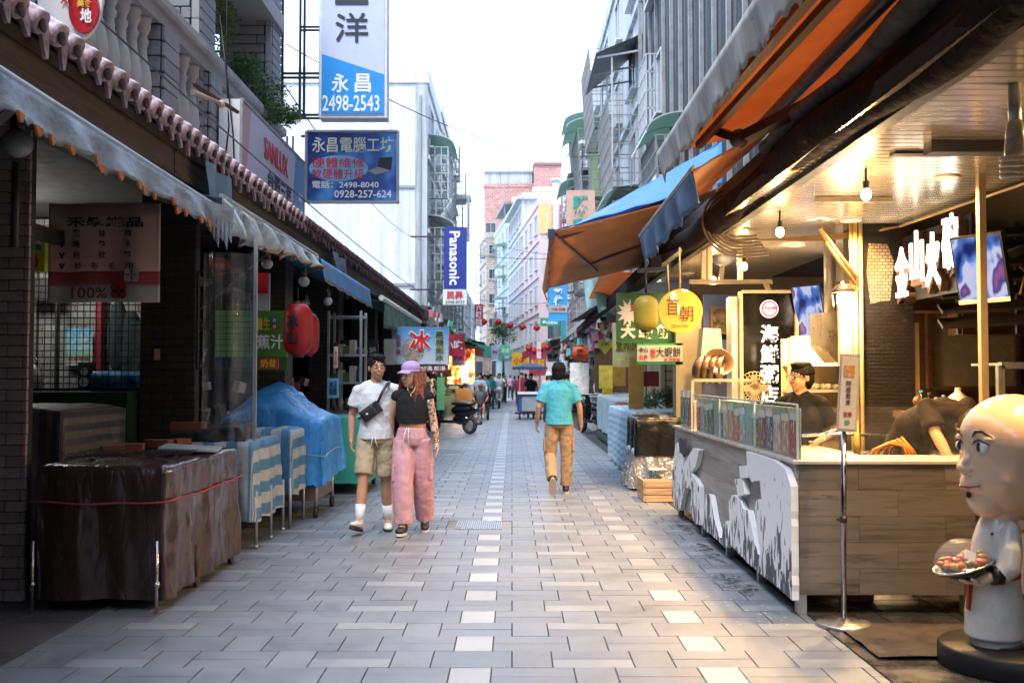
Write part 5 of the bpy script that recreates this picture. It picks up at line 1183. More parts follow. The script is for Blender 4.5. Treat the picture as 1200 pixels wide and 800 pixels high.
# hem along the far edge
valance(A2, nl.x-.01, 12.0, 15.4, nl.z, fl_.z, .12, .2, ORD, 8, .02, .14, .04)
mb = MB(); mb.obox(nl+Vector((0, 0, -.02)), (.08, .12, .1)); mb.build('corner_bracket', M('blue_black_metal', (.03, .04, .07), r=.4), A2)
mb = MB(); mb.tube([P(655, 322, 14.8), P(760, 285, 13.4), P(850, 240, 11)], .02, 6); mb.build('hem_bar', MAR, A2)
A3 = thing('awning', 'short blue and grey frilled valance hanging beneath the orange awning', 'awning', (1.3, 8.5, 2.9))
valance(A3, 1.30, 7.35, 10.4, 3.0+.0, 2.93, .24, .30, BV, 9, .03, .13, .035)
mb = MB(); mb.tube([(1.30, 7.3, 3.01), (1.3, 10.4, 2.94)], .014, 8); mb.build('front_bar', GALV, A3)
slope_sheet(A3, [(1.31, 7.35, 3.0), (1.31, 10.4, 2.95), (2.0, 10.4, 3.4), (2.0, 7.35, 3.4)], ORD, seed=15, sag=.02)
mb = MB(); mb.ell((1.62, 7.25, 3.2), (.07, .07, .07)); mb.bar((1.62, 7.3, 3.2), (1.95, 6.6, 3.28), .09, .07); mb.bar((1.62, 7.25, 3.2), (1.5, 7.5, 3.32), .06); mb.build('arm_joint', M('dark_arm', C('#3a2a26'), r=.4), A3)
A4 = thing('awning', 'third orange awning farther down the right row below the big one', 'awning', (1.6, 18, 2.8))
slope_sheet(A4, [P(705, 318, 16.2), P(690, 350, 19.5), (3.0, 19.5, 3.1), (2.9, 16.2, 3.2)], ORD, seed=5)
slope_sheet(A4, [(1.65, 19.6, 2.9), (1.5, 27, 2.95), (3.2, 27, 3.3), (3.2, 19.6, 3.3)], M('dark_brown_canvas', C('#4b3a35'), r=.8, tl=.05), seed=7)
mb = MB(); mb.bar((1.7, 12, 2.86), (1.95, 30, 2.86), .12, .16); mb.build('beam', M('dark_brown_roll', C('#2e1f1a')), A4)
for i, (pa, Y, w_, h_, c_, lab) in enumerate(((698, 20.5, .55, .75, '#9fc3c0', 'pale teal cloth hanging under the third orange awning'), (708, 18.5, .4, .6, '#86b3a6', 'sea green cloth folded beside the pale teal cloth'))):
    p = P(pa, 318+10*i, Y); mb = MB(); mb.grid(lambda u, v: Vector((p.x-w_/2+w_*u*(1-.2*v)+.1*v, Y+.05*math.sin(u*9+v*3)+.5*u, p.z-h_*v*(1-.35*u))), 14, 10); mb.build('hanging_cloth', M('cloth_%d' % i, C(c_), r=.7, tl=.3, dirt=.3, dc=C('#6d7f85')), label=lab, cat='cloth')
# further right arcade: ceiling, pillars, back
ra = thing('shop_arcade', 'long row of open shops farther down the right side', 'shop', (4, 30, 0))
mb = MB(); mb.box(1.95, 6, 15.05, 60, 2.93, 3.1); mb.build('ceiling_slab', M('grey_soffit', (.35, .34, .33), r=.7, dirt=.4), ra)
mb = MB(); mb.box(5.2, 5.4, 15, 60, 0, 2.93); mb.build('back_wall', M('pale_yellow_wall', C('#9a9066'), r=.7, dirt=.3), ra)
for Y in (17.8, 22.6, 28, 34, 41, 50): mb = MB(); mb.box(3.3, 5.2, Y, Y+.2, 0, 2.93); mb.build('partition_wall', M('tan_plaster', (.26, .21, .16)), ra)
for Y in (19, 25, 31, 38):
    mb = MB(); mb.tube([(4, Y, 2.92), (4, Y, 2.915)], .12, 16); mb.build('ceiling_light', SPOT, ra); lamp('shop_glow', 'POINT', (3.6, Y, 2.7), 30, (1, .9, .72), .15)

# ------------------------------------------------------------------ counter
ctn = thing('food_counter', 'long grey plank food counter with white wave and character cut outs', 'counter', (2.3, 8.5, 0))
PL = wood_mat('grey_weathered_plank', C('#66605b'), C('#3f3a37'), 'x', r=.5, orand=.12); PLY = wood_mat('grey_weathered_plank_side', C('#8f8983'), C('#68635f'), 'y', r=.5, orand=.1)
mb = MB(); mb.box(1.83, 3.3, 6.55, 7.0, .13, .93); mb.box(1.83, 2.35, 7.0, 11.35, .13, .93); mb.build('carcass', M('dark_carcass', (.05, .045, .04), r=.7), ctn)
for r in range(5):
    z = .125+r*.165; xs = [1.82, 2.45, 2.95, 3.32] if r % 2 else [1.82, 2.2, 2.75, 3.32]
    for a, b_ in zip(xs, xs[1:]): piece('plank', unit_box(PL, .008), ctn, ((a+b_)/2, 6.54, z+.0825), (b_-a-.002, .024, .163))
    ys = [6.53, 7.3, 8.5, 9.7, 10.6, 11.37] if r % 2 else [6.53, 7.9, 9.1, 10.2, 11.37]
    for a, b_ in zip(ys, ys[1:]): piece('plank', unit_box(PLY, .008), ctn, (1.815, (a+b_)/2, z+.0825), (.024, b_-a-.003, .163))
mb = MB(); mb.box(1.78, 3.34, 6.50, 7.02, .952, .97); mb.box(1.78, 2.38, 7.02, 11.4, .952, .97); mb.build('countertop', M('pale_counter_top', C('#b3aa9d'), r=.3), ctn)
for x, y in ((1.84, 6.58), (1.84, 7.6), (1.84, 8.7), (1.84, 9.8), (1.84, 11.2), (3.2, 6.58)): mb = MB(); mb.box(x-.03, x+.03, y-.03, y+.03, 0, .13); mb.build('leg', GALV, ctn)
wv = NB('white_foam_with_ink_strokes'); v = wv.coord('World'); s = wv.sep(v)
n = wv.noise(wv.mapping(v, (1, 9, 3.2), (.5, 0, 0)), 1.6, 2, .5, .8); thr = wv.math('ADD', n, wv.math('MULTIPLY', s[2], .32))
wv.color(wv.ramp(thr, [(.555, (.04, .04, .045)), (.57, (.72, .73, .76))])); wv.set(Roughness=.45)
WF = wv.m; WE = M('white_foam_plain', C('#c9cbd0'), r=.5, var=.03)
def cpt(cx, cy):
    px = 780+cx/2.668; py = 420+cy/2.668; x = 1.775; Y = x*1200/(px-600); return (-Y, P(px, py, Y).z)
polys = [[(258, 290), (345, 318), (380, 345), (398, 400), (398, 755), (350, 712), (300, 672), (262, 640), (228, 605), (200, 575), (205, 520), (200, 450), (212, 425), (238, 440), (245, 470), (262, 475), (280, 560), (292, 612), (300, 612), (296, 560), (284, 490), (284, 455), (290, 440), (305, 440), (300, 380), (275, 385), (262, 360)],
         [(130, 422), (145, 430), (156, 500), (170, 556), (180, 560), (183, 510), (196, 505), (202, 575), (190, 592), (160, 562), (120, 530)],
         [(35, 265), (50, 262), (60, 285), (58, 340), (72, 310), (90, 282), (110, 285), (98, 335), (84, 355), (110, 400), (112, 520), (95, 515), (80, 480), (85, 410), (65, 400), (55, 440), (48, 475), (30, 460), (22, 420), (28, 330)],
         [(235, 335), (258, 333), (260, 372), (238, 372)], [(220, 376), (246, 380), (252, 425), (232, 432)]]
for i, pl in enumerate(polys):
    pts = [cpt(a, b_) for a, b_ in pl]
    # roughen the outline like torn spray
    q = []
    for k in range(len(pts)):
        a, b_ = Vector(pts[k]), Vector(pts[(k+1) % len(pts)]); m_ = max(1, int((b_-a).length/.05))
        for j in range(m_): w_ = a.lerp(b_, j/m_); q.append((w_.x+.012*noise.noise(Vector((w_.x*17, w_.y*17, i))), w_.y+.012*noise.noise(Vector((w_.x*17+9, w_.y*17, i)))))
    mb = MB(); R = RIGHTFACE; n = len(q); area = sum(q[k][0]*q[(k+1) % n][1]-q[(k+1) % n][0]*q[k][1] for k in range(n))
    if area < 0: q = q[::-1]
    x0, x1 = 1.755, 1.80
    vs_ = [(x1, -a, z) for a, z in q]+[(x0, -a, z) for a, z in q]
    mb.add(vs_, [tuple(range(n))[::-1], tuple(range(n, 2*n))]); mb.cur = 1
    mb.add(vs_, [(k, (k+1) % n, n+(k+1) % n, n+k) for k in range(n)])
    mb.build('wave_cutout' if i < 3 else 'spray_cutout', [WF, WE], ctn)
mb = MB()
for k in range(9): mb.obox((1.76, 10.75-k*.045, .78+.018*math.sin(k)), (.02, .022, .16), rotm(-25, 'X'))
mb.build('striped_fin', INK, ctn)
# glass guard and menu cards
gg = thing('glass_guard', 'clear grimy glass sneeze guard standing on the plank counter', 'glass screen', (2.0, 8.5, .97))
GL = glass('grimy_glass', (.3, .32, .31), .06, .12, .05); Y0 = 6.56
for a, b_ in ((6.56, 7.7), (7.73, 9.0), (9.03, 10.3)):
    mb = MB(); mb.box(1.82, 1.828, a, b_, .972, 1.32); mb.build('pane', GL, gg); 
mb = MB(); mb.box(1.84, 3.1, 6.56, 6.568, .972, 1.315); mb.build('pane', GL, gg)
mb = MB()
for y in (6.56, 7.715, 9.015, 10.31): mb.bar((1.824, y, .972), (1.824, y, 1.32), .014)
mb.bar((1.824, 6.56, 1.325), (1.824, 10.31, 1.325), .012)
mb.build('edge_trim', M('frosted_edge', C('#a9b8b4'), r=.3), gg)
cards = thing('menu_stand', 'row of colourful menu cards behind the street side glass', 'menu cards', (2.0, 8.3, .97))
cc_cols = ['#b43a48', '#2f6f8a', '#4a7f4f', '#c9a27a', '#7a2e3d', '#8fb8c9', '#d3c7b5', '#3f5d3a']
for i in range(17):
    y = 6.62+i*.215; c_ = cc_cols[(i*3) % 8]
    b = _m.get('card'+c_)
    if not b:
        nb = NB('card'+c_); v = nb.coord('Generated'); s = nb.sep(v); n = nb.noise(v, 5, 4, .6)
        cx_ = nb.ramp(n, [(.38, C('#d8d3c8')), (.44, C(c_)), (.55, tuple(x*.5 for x in C(c_))), (.62, C('#c08a5a')), (.7, C(c_))])
        top = nb.math('GREATER_THAN', s[2], .8); nb.color(nb.mix(top, cx_, C('#cfcabf'))); nb.set(Roughness=.25); _m['card'+c_] = nb.m; b = nb.m
    if i in (6, 12): continue
    mb = MB(); mb.box(1.842, 1.848, y+.01, y+.19, .985, 1.28-.02*(i % 3)); mb.build('menu_card', b, cards)
mb = MB(); mb.box(1.85, 1.86, 6.6, 10.28, .972, 1.3); mb.build('backing_board', M('teal_glass_back', C('#8fa8a4'), r=.3, tl=.2), cards)
# glass box far end
fb = thing('display_box', 'small clear display box at the far end of the plank counter', 'display box', (2.05, 10.9, .97))
mb = MB(); mb.box(1.85, 2.45, 10.45, 10.458, .972, 1.46); mb.box(1.85, 1.858, 10.46, 11.3, .972, 1.46); mb.build('pane', GL, fb)
frame((2.15, 10.45, 1.22), .62, .5, FRONT, M('cream_enamel', C('#b5a88c')), fb, .03, .03)
mb = MB(); mb.box(1.86, 2.44, 10.48, 11.28, .975, 1.25); mb.build('tray', M('pale_tray', C('#b8ad98'), r=.3), fb)
for i in range(3):
    mb = MB(); mb.box(1.846, 1.85, 10.5+i*.26, 10.72+i*.26, 1.0, 1.36); mb.build('menu_card', _m['card'+cc_cols[i]], fb)
for k in range(4):
    mb = MB(); mb.lathe([(.05, 0), (.1, .02), (.15, .1), (.155, .1), (.105, .015), (.05, -.005)], (1.93+k*.07, 10.9, 1.6), 24, rotm(78, 'X')@rotm(0, 'Y')@rotm(0, 'Z') if False else basis((0.35, 1, 0), (.2, 0, 1)) @ rotm(0, 'Z'))
    mb.build('bowl', wood_mat('bowl_wood', (.10, .055, .03), (.05, .03, .018), 'x', r=.35, knots=0), label=['first wooden bowl of the stacked row on the display box', 'second wooden bowl of the stacked row', 'third wooden bowl of the stacked row', 'last wooden bowl of the stacked row nearest the single bowl'][k], cat='bowl', group='wooden bowls stacked on the display box')
mb = MB(); mb.lathe([(.05, 0), (.1, .02), (.15, .1), (.158, .1), (.105, .01), (.05, -.01)], P(840, 428, 10.9)+Vector((0, .0, 0)), 28, basis((1, .1, 0), (0, .45, 1)))
o = mb.build('bowl', _m['bowl_wood'], label='single wooden bowl with white lettering facing the street', cat='bowl')
bp = thing('price_mark', 'white lettering tag hung in the single wooden bowl', 'tag', (0, 0, 0)); p = P(841, 433, 10.75); bp.location = p; WORLD[bp.name] = p.copy(); text('金山', p, .12, .07, FRONT, WHITEINK, bp, bold=.03)
# desk fan (wicker-like guard)
fn_ = thing('desk_fan', 'round desk fan with wire guard behind the menu cards', 'fan', (2.55, 9.3, .97)); c = P(884, 455, 9.2); mb = MB()
for i in range(26):
    a = i*math.pi/13; mb.tube([c+Vector((.02*math.cos(a), -.03, .02*math.sin(a))), c+Vector((.1*math.cos(a), -.04, .1*math.sin(a))), c+Vector((.15*math.cos(a), 0, .15*math.sin(a)))], .0025, 4)
for r in (.05, .09, .12, .15): mb.tube([c+Vector((r*math.cos(a), -.035+.0*r if r < .15 else 0, r*math.sin(a))) for a in [i*math.pi/12 for i in range(24)]], .003, 5, closed=True)
mb.build('guard', M('tan_wire', C('#a08a66'), r=.4), fn_)
mb = MB()
for i in range(4): mb.obox(c+rotm(90*i, 'Y')@Vector((.07, .0, 0)), (.09, .01, .06), rotm(90*i, 'Y')@rotm(25, 'X'))
mb.build('blade', M('fan_blade', C('#8b7d66'), r=.3), fn_); mb = MB(); mb.tube([c, c+Vector((0, .1, 0))], .04, 12); mb.tube([c+Vector((0, .06, 0)), (c.x, c.y+.06, .9)], .018, 8); mb.build('motor', M('fan_grey', C('#6d655c')), fn_)
# back counter inside the stall
ic_ = thing('work_table', 'steel work table behind the glass guard', 'table', (3.3, 8.3, 0)); mb = MB(); mb.box(2.9, 3.9, 7.9, 9.15, .82, .85); mb.box(2.9, 2.93, 7.9, 9.15, .7, .82); mb.build('table_top', STEEL, ic_)
for x, y in ((2.95, 7.95), (3.85, 7.95), (2.95, 9.1), (3.85, 9.1)): mb = MB(); mb.bar((x, y, 0), (x, y, .82), .04); mb.build('leg', STEEL, ic_)
tp_ = thing('water_tap', 'brass tap above the sink behind the glass guard', 'tap', (2.5, 7.3, .97)); p = P(982, 516, 7.6); mb = MB(); mb.tube([p+Vector((-.1, 0, .0)), p+Vector((-.09, 0, .06)), p+Vector((-.02, 0, .075)), p+Vector((.02, 0, .07))], .01, 8); mb.build('spout', STEEL, tp_)
mb = MB(); q = P(1004, 512, 7.6); mb.tube([(q.x, 7.6, .9), (q.x, 7.6, q.z+.12)], [.03, .012], 10); mb.build('soap_bottle', M('yellow_clear', C('#c9a23a'), r=.2), label='yellow pump bottle beside the tap behind the glass', cat='bottle')
mb = MB(); mb.tube([P(940, 510, 7.7), P(990, 508, 7.7), P(1045, 511, 7.7)], .012, 8); mb.build('water_pipe', STEEL, label='steel pipe running behind the glass guard', cat='pipe')
hs = MB(); HO = M('orange_hose', C('#d07a1c'), r=.35)
for k in range(4): hs.tube([P(1016+k*8, 545, 7.35+.05*k), P(1024+k*7, 527-k, 7.3+.05*k), P(1042+k*5, 519-k*2, 7.3), P(1058+k*4, 522+k*2, 7.3), P(1066+k*5, 548, 7.3)], .012, 8)
hs.build('hose', HO, label='coiled orange hoses in front of the bending worker', cat='hose')
bw = ['#2f8aa0', '#27303a', '#9a9a94', '#5f7fb8']
for i, (px, py, h) in enumerate(((1080, 452, .16), (1089, 454, .14), (1097, 462, .1), (1106, 460, .12))):
    p = P(px, 480, 9.0); t = thing('bottle', ['brown bottle with a teal cap, leftmost of the row', 'dark bottle second in the row behind the bending worker', 'short grey jar third in the row', 'clear bottle with a blue cap next to the white jug'][i], 'bottle', (p.x, 9.0, 1.2)); mb = MB(); mb.lathe([(.03, 0), (.03, h*.65), (.012, h*.85), (.012, h)], (p.x, 9.0, 1.2), 12); mb.build('glass_body', M('bottle_%d' % i, C(['#3b2c20', '#1c2226', '#8a8478', '#93a0a8'][i]), r=.15), t)
    mb = MB(); mb.tube([(p.x, 9.0, 1.2+h), (p.x, 9.0, 1.225+h)], .016, 10); mb.build('cap', M('cap_%d' % i, C(bw[i])), t)
p = P(1123, 480, 9.0); mb = MB(); mb.lathe([(.09, 0), (.1, .06), (.09, .12), (.03, .17), (.025, .2), (.03, .21), (.0, .21)], (p.x, 9.0, 1.2), 18); mb.build('jug', M('white_jug', C('#c9bfb0'), r=.3), label='white plastic jug with a narrow neck behind the bending worker', cat='jug')
mb = MB(); mb.box(PX(1060, 9.0), PX(1190, 9.0), 8.9, 9.3, 1.14, 1.2); mb.build('ledge', WPAN, label='wooden ledge carrying the bottles and white jug', cat='ledge')
mb = MB(); mb.ell(P(1076, 470, 9.1), (.05, .03, .05)); mb.build('small_basket', WPAN, label='small brown basket left of the bottles', cat='basket')
# right edge table and grey crate
t = thing('side_table', 'grey metal frame table at the right edge inside the shop', 'table', (3.9, 7.6, 0)); mb = MB(); p = P(1172, 428, 7.9)
mb.bar((p.x, 7.9, 0), (p.x, 7.9, p.z), .05); mb.bar((p.x, 7.9, p.z), (p.x+.9, 7.9, p.z), .05); mb.bar((p.x+.8, 7.9, 0), (p.x+.8, 7.9, p.z), .05); mb.box(p.x, p.x+.9, 7.9, 8.4, p.z, p.z+.02); mb.build('frame', GALV, t)
cr = thing('plastic_crate', 'grey lilac plastic crate behind the bald statue', 'crate', (3.2, 5.9, 0)); mb = MB(); CRM = M('lilac_grey_plastic', C('#8c8aa0'), r=.4)
x0 = PX(1182, 6.1); mb.box(x0, x0+.6, 6.1, 6.5, .22, .72); mb.build('body', CRM, cr); mb = MB(); mb.box(x0-.02, x0+.62, 6.08, 6.52, .68, .74)
for i in range(7): mb.box(x0+.04+i*.08, x0+.1+i*.08, 6.09, 6.1, .6, .66)
mb.build('rim', M('crate_dark_rim', C('#6b697c'), r=.4), cr)
mb = MB(); mb.box(x0-.1, x0+.8, 6.1, 6.6, 0, .2); mb.build('wooden_block', wood_mat('pale_pallet', (.3, .2, .12), (.2, .12, .07), 'x'), label='pale wooden block under the lilac grey crate', cat='block')
mb = MB(); mb.box(2.25, 2.42, 6.9, 7.1, 0.005, .11); mb.build('brick', M('rust_brick', C('#8f4a2c'), r=.8), label='rust red brick lying under the counter behind the round stand base', cat='brick')
mb = MB(); mb.grid(lambda u, v: Vector((1.95+2.4*u, 5.5+.75*v, .006+.012*noise.noise(Vector((u*5, v*4, 0)))+.01)), 20, 10)
mb.build('floor_mat', M('wet_black_mat', (.05, .042, .038), r=.35, var=.4, bump=.6, bs=12), label='dark wet rubber mat on the floor before the counter end', cat='mat')
# sign stand
ss = thing('sign_stand', 'chrome pole stand with a round base and a narrow printed notice', 'sign stand', (2.02, 6.25, 0)); x, Y = PX(985, 6.25), 6.25
mb = MB(); mb.lathe([(.0, .052), (.02, .05), (.05, .03), (.155, .024), (.163, .018), (.165, 0)], (x, Y, 0), 40); mb.build('base', M('satin_steel_disc', (.42, .42, .43), r=.3, m=.9), ss)
CH = M('chrome_tube', (.35, .35, .37), r=.18, m=1, bump=0)
mb = MB(); mb.tube([(x, Y, .04), (x+.008, Y, .7), (x+.014, Y, 1.2)], .0165, 14); mb.build('pole', CH, ss); mb = MB(); mb.tube([(x+.006, Y, .62), (x+.006, Y, .66)], .022, 14); mb.obox((x-.02, Y-.01, .64), (.03, .02, .015)); mb.build('clamp', BLACK, ss)
p, q = P(980, 505, Y), P(1004, 415, Y); c = Vector(((p.x+q.x)/2+.005, Y-.02, (p.z+q.z)/2)); Rs = basis((1, -.25, -.06), (.06, 0, 1))
mb = MB(); mb.obox(c, (.118, .47, .02), Rs); mb.build('sign_panel', M('notice_silver_frame', C('#a4a29c'), r=.4), ss)
mb = MB(); mb.obox(c+Rs@Vector((0, 0, .011)), (.095, .44, .006), Rs); mb.build('paper', M('notice_paper', C('#c5bdb0'), r=.5), ss)
mb = MB(); mb.obox(c+Rs@Vector((0, .13, .016)), (.06, .07, .004), Rs); mb.build('picture', M('notice_picture', C('#b5844f'), var=.4, vs=50), ss)
column('防疫飲食', c+Rs@Vector((-.0, .0, .017)), .028, .15, Rs, M('dark_notice_ink', (.06, .06, .07), bump=0), ss); text('注意', c+Rs@Vector((.0, -.13, .017)), .05, .03, Rs, RED, ss)
sheet('seal', c+Rs@Vector((0, -.18, .016)), 0, 0, Rs, M('teal_mark', C('#4f8f8a')), ss, .004, poly=disc_poly(.016, .016, 12))
# black sign board
bs = thing('lit_signboard', 'tall black signboard with glowing white characters and a round emblem', 'signboard', (2.95, 11.8, .9)); Y = 11.8
x0, x1, zb, zt = PX(868, Y), PX(933, Y), PZ(500, Y), PZ(342, Y); cx = (x0+x1)/2
mb = MB(); mb.box(x0, x1, Y, Y+.12, zb, zt); mb.build('panel', M('gloss_black_panel', (.008, .007, .007), r=.12, spec=.3, bump=0), bs); frame((cx, Y, (zb+zt)/2), x1-x0, zt-zb, FRONT, M('cream_enamel', C('#b5a88c')), bs, .035, .1)
mb = MB(); mb.box(x0-.1, x0-.03, Y+.02, Y+.3, zb, zt-.05); mb.build('side_post', GALV, bs)
for i, ch in enumerate('海鮮粥店'):
    text(ch, P(901, 391+i*23.6, Y)+Vector((0, -.03, 0)), .2, .205, FRONT, M('glowing_sign_white', (1, 1, 1), emit=.5, ec=(.95, .95, 1)), bs, bold=.015, depth=.03)
c = P(901, 362, Y); sheet('emblem', c+Vector((0, -.012, 0)), 0, 0, FRONT, M('emblem_lilac', C('#c9a9c0'), emit=.5), bs, .02, poly=disc_poly(.105, .105)); sheet('emblem_ring', c+Vector((0, -.026, 0)), 0, 0, FRONT, M('emblem_pink', C('#8a2f57')), bs, .01, poly=disc_poly(.09, .09)); sheet('emblem_center', c+Vector((0, -.034, 0)), 0, 0, FRONT, M('emblem_lilac', C('#c9a9c0')), bs, .01, poly=disc_poly(.075, .075)); text('金山火碗', c+Vector((0, -.045, .01)), .14, .04, FRONT, M('emblem_pink', C('#8a2f57')), bs, bold=.03)
# round yellow sign
ry = thing('round_sign', 'round mustard yellow hanging sign with brown brush characters', 'sign', (1.85, 11.2, 2.2)); c = P(797, 364.5, 11.0); Y = 11.0
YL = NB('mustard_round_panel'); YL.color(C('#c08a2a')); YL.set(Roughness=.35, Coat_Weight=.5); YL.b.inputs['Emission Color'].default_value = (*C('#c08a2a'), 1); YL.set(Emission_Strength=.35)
sheet('panel', c, 0, 0, FRONT, YL.m, ry, .08, poly=disc_poly(.235, .235, 48)); 
BRN = M('brown_brush_ink', C('#4b2a16'), bump=0)
text('首', c+Vector((-.09, -.05, .05)), .13, .2, FRONT, BRN, ry, bold=.0); text('朝', c+Vector((.06, -.05, -.03)), .15, .17, FRONT, BRN, ry, bold=.0); text('Show Chao', c+Vector((-.0, -.05, -.155)), .17, .03, FRONT, BRN, ry)
mb = MB(); mb.tube([c+Vector((0, 0, .23)), (c.x, Y, 2.9)], .01, 6); mb.tube([c+Vector((-.12, 0, .2)), c+Vector((-.13, 0, .5))], .008, 6); mb.build('hanger', CR, ry)
MUS = M('mustard_lantern_silk', C('#94862a'), r=.5, stretch=(.3, .3, 6), vs=8, tl=.2)
c = P(757, 367, 12.0); lantern('olive yellow paper lantern left of the round sign', (c.x, 12.0, c.z), .145, .21, MUS)
mb = MB(); mb.tube([c+Vector((0, 0, .2)), (c.x, 12, 2.85)], .015, 6); mb.bar((c.x-.1, 12, 2.75), (c.x+.3, 12, 2.78), .05); mb.build('hanging_bar', BLACK, label='dark bar and cord holding the olive yellow lantern', cat='bar')
# green shrimp cake sign
gs = thing('shop_sign', 'green sign with bold white characters behind the olive lantern', 'sign', (2.2, 14.2, 2)); Y = 14.2
x0, x1, zb, zt = PX(723, Y), PX(790, Y), PZ(401, Y), PZ(343, Y); mb = MB(); mb.box(x0, x1, Y, Y+.1, zb, zt); mb.build('panel', M('forest_green_panel', C('#1f6b42'), r=.4), gs)
sheet('star_burst', (x0+.16, Y, zt-.28), 0, 0, FRONT, WHITEINK, gs, .01, z=.006, poly=[((.17 if k % 2 else .09)*math.cos(k*math.pi/11), (.2 if k % 2 else .11)*math.sin(k*math.pi/11)) for k in range(22)])
text('現', (x0+.24, Y-.016, zt-.22), .12, .14, FRONT, RED, gs, bold=.03); text('炸', (x1-.12, Y-.016, zt-.22), .12, .14, FRONT, RED, gs, bold=.03)
for i, ch in enumerate('大蝦餅'): text(ch, (x0+.15+.25*i, Y-.016, zb+.15), .21, .2, FRONT, WHITEINK, gs, bold=.05)
gs = thing('shop_sign', 'white sign with green edge and black and red characters under the green sign', 'sign', (2.3, 14, 1.9)); Y = 14.0
x0, x1, zb, zt = PX(746, Y), PX(800, Y), PZ(427, Y), PZ(402, Y); mb = MB(); mb.box(x0, x1, Y, Y+.1, zb, zt); mb.build('case', M('grass_green_edge', C('#2f9a55')), gs); sheet('panel', ((x0+x1)/2, Y, (zb+zt)/2+.005), x1-x0-.01, zt-zb-.07, FRONT, M('white_sign_panel', C('#c9ccc6'), r=.4), gs, .01, z=.006)
text('大蝦餅', (x1-.2, Y-.016, zb+.17), .34, .14, FRONT, INK, gs, bold=.01); text('金山', (x0+.09, Y-.016, zb+.2), .12, .07, FRONT, INK, gs, bold=.02); text('名產', (x0+.09, Y-.016, zb+.1), .12, .07, FRONT, RED, gs, bold=.02); text('現炸', (x0+.22, Y-.016, zb+.15), .07, .14, FRONT, RED, gs, bold=.02); text('批發零售', (x1-.15, Y-.016, zb+.065), .22, .045, FRONT, RED, gs, bold=.02)
gs = thing('shop_banner', 'yellow banner with black and yellow lettering behind the green sign', 'banner', (2.6, 15.6, 1.6)); Y = 16.5
x0, x1, zb, zt = PX(718, Y), PX(750, Y), PZ(430, Y), PZ(378, Y); mb = MB(); mb.box(x0, x1, Y, Y+.03, zb, zt); mb.build('cloth', M('pale_yellow_print', C('#a8a678'), var=.25, vs=8), gs)
text('室內小吃', ((x0+x1)/2+.05, Y-.01, zb+.35), .45, .17, FRONT, M('lime_ink', C('#cfd03a')), gs, bold=.06); text('室內小吃', ((x0+x1)/2+.05, Y-.02, zb+.35), .44, .15, FRONT, M('olive_ink', C('#4a5a1e')), gs, bold=.015)
mb = MB(); mb.box(PX(737, 16.2), PX(754, 16.2), 16.2, 16.26, .6, PZ(419, 16.2)); mb.build('door_panel', M('mustard_board', C('#b9974c'), r=.5), label='plain mustard yellow board standing behind the scooter mirrors', cat='board')
# range hood, display case
hd = thing('range_hood', 'brushed steel range hood box hanging above the display case', 'hood', (3.0, 9.9, 1.6)); x0, x1 = PX(963, 10), PX(995, 10)
mb = MB(); mb.prism([(x0, PZ(366, 10)), (x1-.03, PZ(364, 10)), (x1-.03, PZ(424, 10)), (x1-.12, PZ(425, 10)), (x0, PZ(404, 10))], (0, 10.2, 0), FRONT, .4); mb.build('hood', M('brushed_steel_warm', (.5, .46, .4), r=.32, m=.9), hd)
mb = MB(); mb.tube([(x0+.15, 10.2, PZ(364, 10)), (x0+.15, 10.2, 2.9)], .06, 12); mb.build('duct', GALV, hd)
dc_ = thing('display_case', 'brightly lit glass display case behind the man in black', 'display case', (3.4, 10.9, .7)); x0, x1 = PX(925, 10.9), PX(992, 10.9)
mb = MB(); mb.box(x0, x1, 11.2, 11.25, .6, 1.92); mb.build('back', M('case_back_cream', C('#c9b894'), r=.5), dc_)
for z in (.62, 1.02, 1.34, 1.62): mb = MB(); mb.box(x0, x1, 10.9, 11.2, z, z+.03); mb.build('shelf', M('cream_enamel', C('#b5a88c')), dc_); 
for z in (1.05, 1.37):
    mb = MB()
    for i in range(14): mb.ell((x0+.04+.045*i, 11.05+.04*math.sin(i*2), z+.03), (.035, .05, .035), 7, 5)
    mb.build('food_heap', M('pale_food', C('#b59a72'), var=.4, vs=30), dc_, kind='stuff')
frame(((x0+x1)/2, 10.9, 1.27), x1-x0, 1.3, FRONT, M('cream_enamel', C('#b5a88c')), dc_, .035, .04)
mb = MB(); mb.tube([(x0+.05, 10.95, 1.88), (x1-.05, 10.95, 1.88)], .012, 8); mb.build('tube_light', M('glowing_case_tube', (1, .9, .7), emit=14, ec=(1, .88, .66)), dc_); lamp('case_glow', 'POINT', ((x0+x1)/2, 10.8, 1.8), 12, (1, .86, .62), .1)
wl = thing('wall_lamp', 'bright caged lamp fixed beside the tiled pillar', 'lamp', (3.0, 9.2, 2.3)); c = P(988, 347, 9.2)
mb = MB(); mb.lathe([(.0, .09), (.05, .08), (.1, .03), (.11, 0)], c+Vector((0, 0, .03)), 18); mb.build('lamp_shade', DARKMETAL, wl); mb = MB(); mb.ell(c+Vector((0, 0, -.01)), .055); mb.build('bulb', M('glowing_lamp_white', (1, .9, .7), emit=30, ec=(1, .88, .66)), wl); lamp('wall_lamp_glow', 'POINT', c+Vector((0, -.1, -.1)), 22, (1, .85, .6), .06)
mb = MB()
for i in range(8): a = i*math.pi/4; mb.tube([c+Vector((.1*math.cos(a), .1*math.sin(a), .02)), c+Vector((.09*math.cos(a), .09*math.sin(a), -.09))], .004, 4)
mb.build('cage', CR, wl)
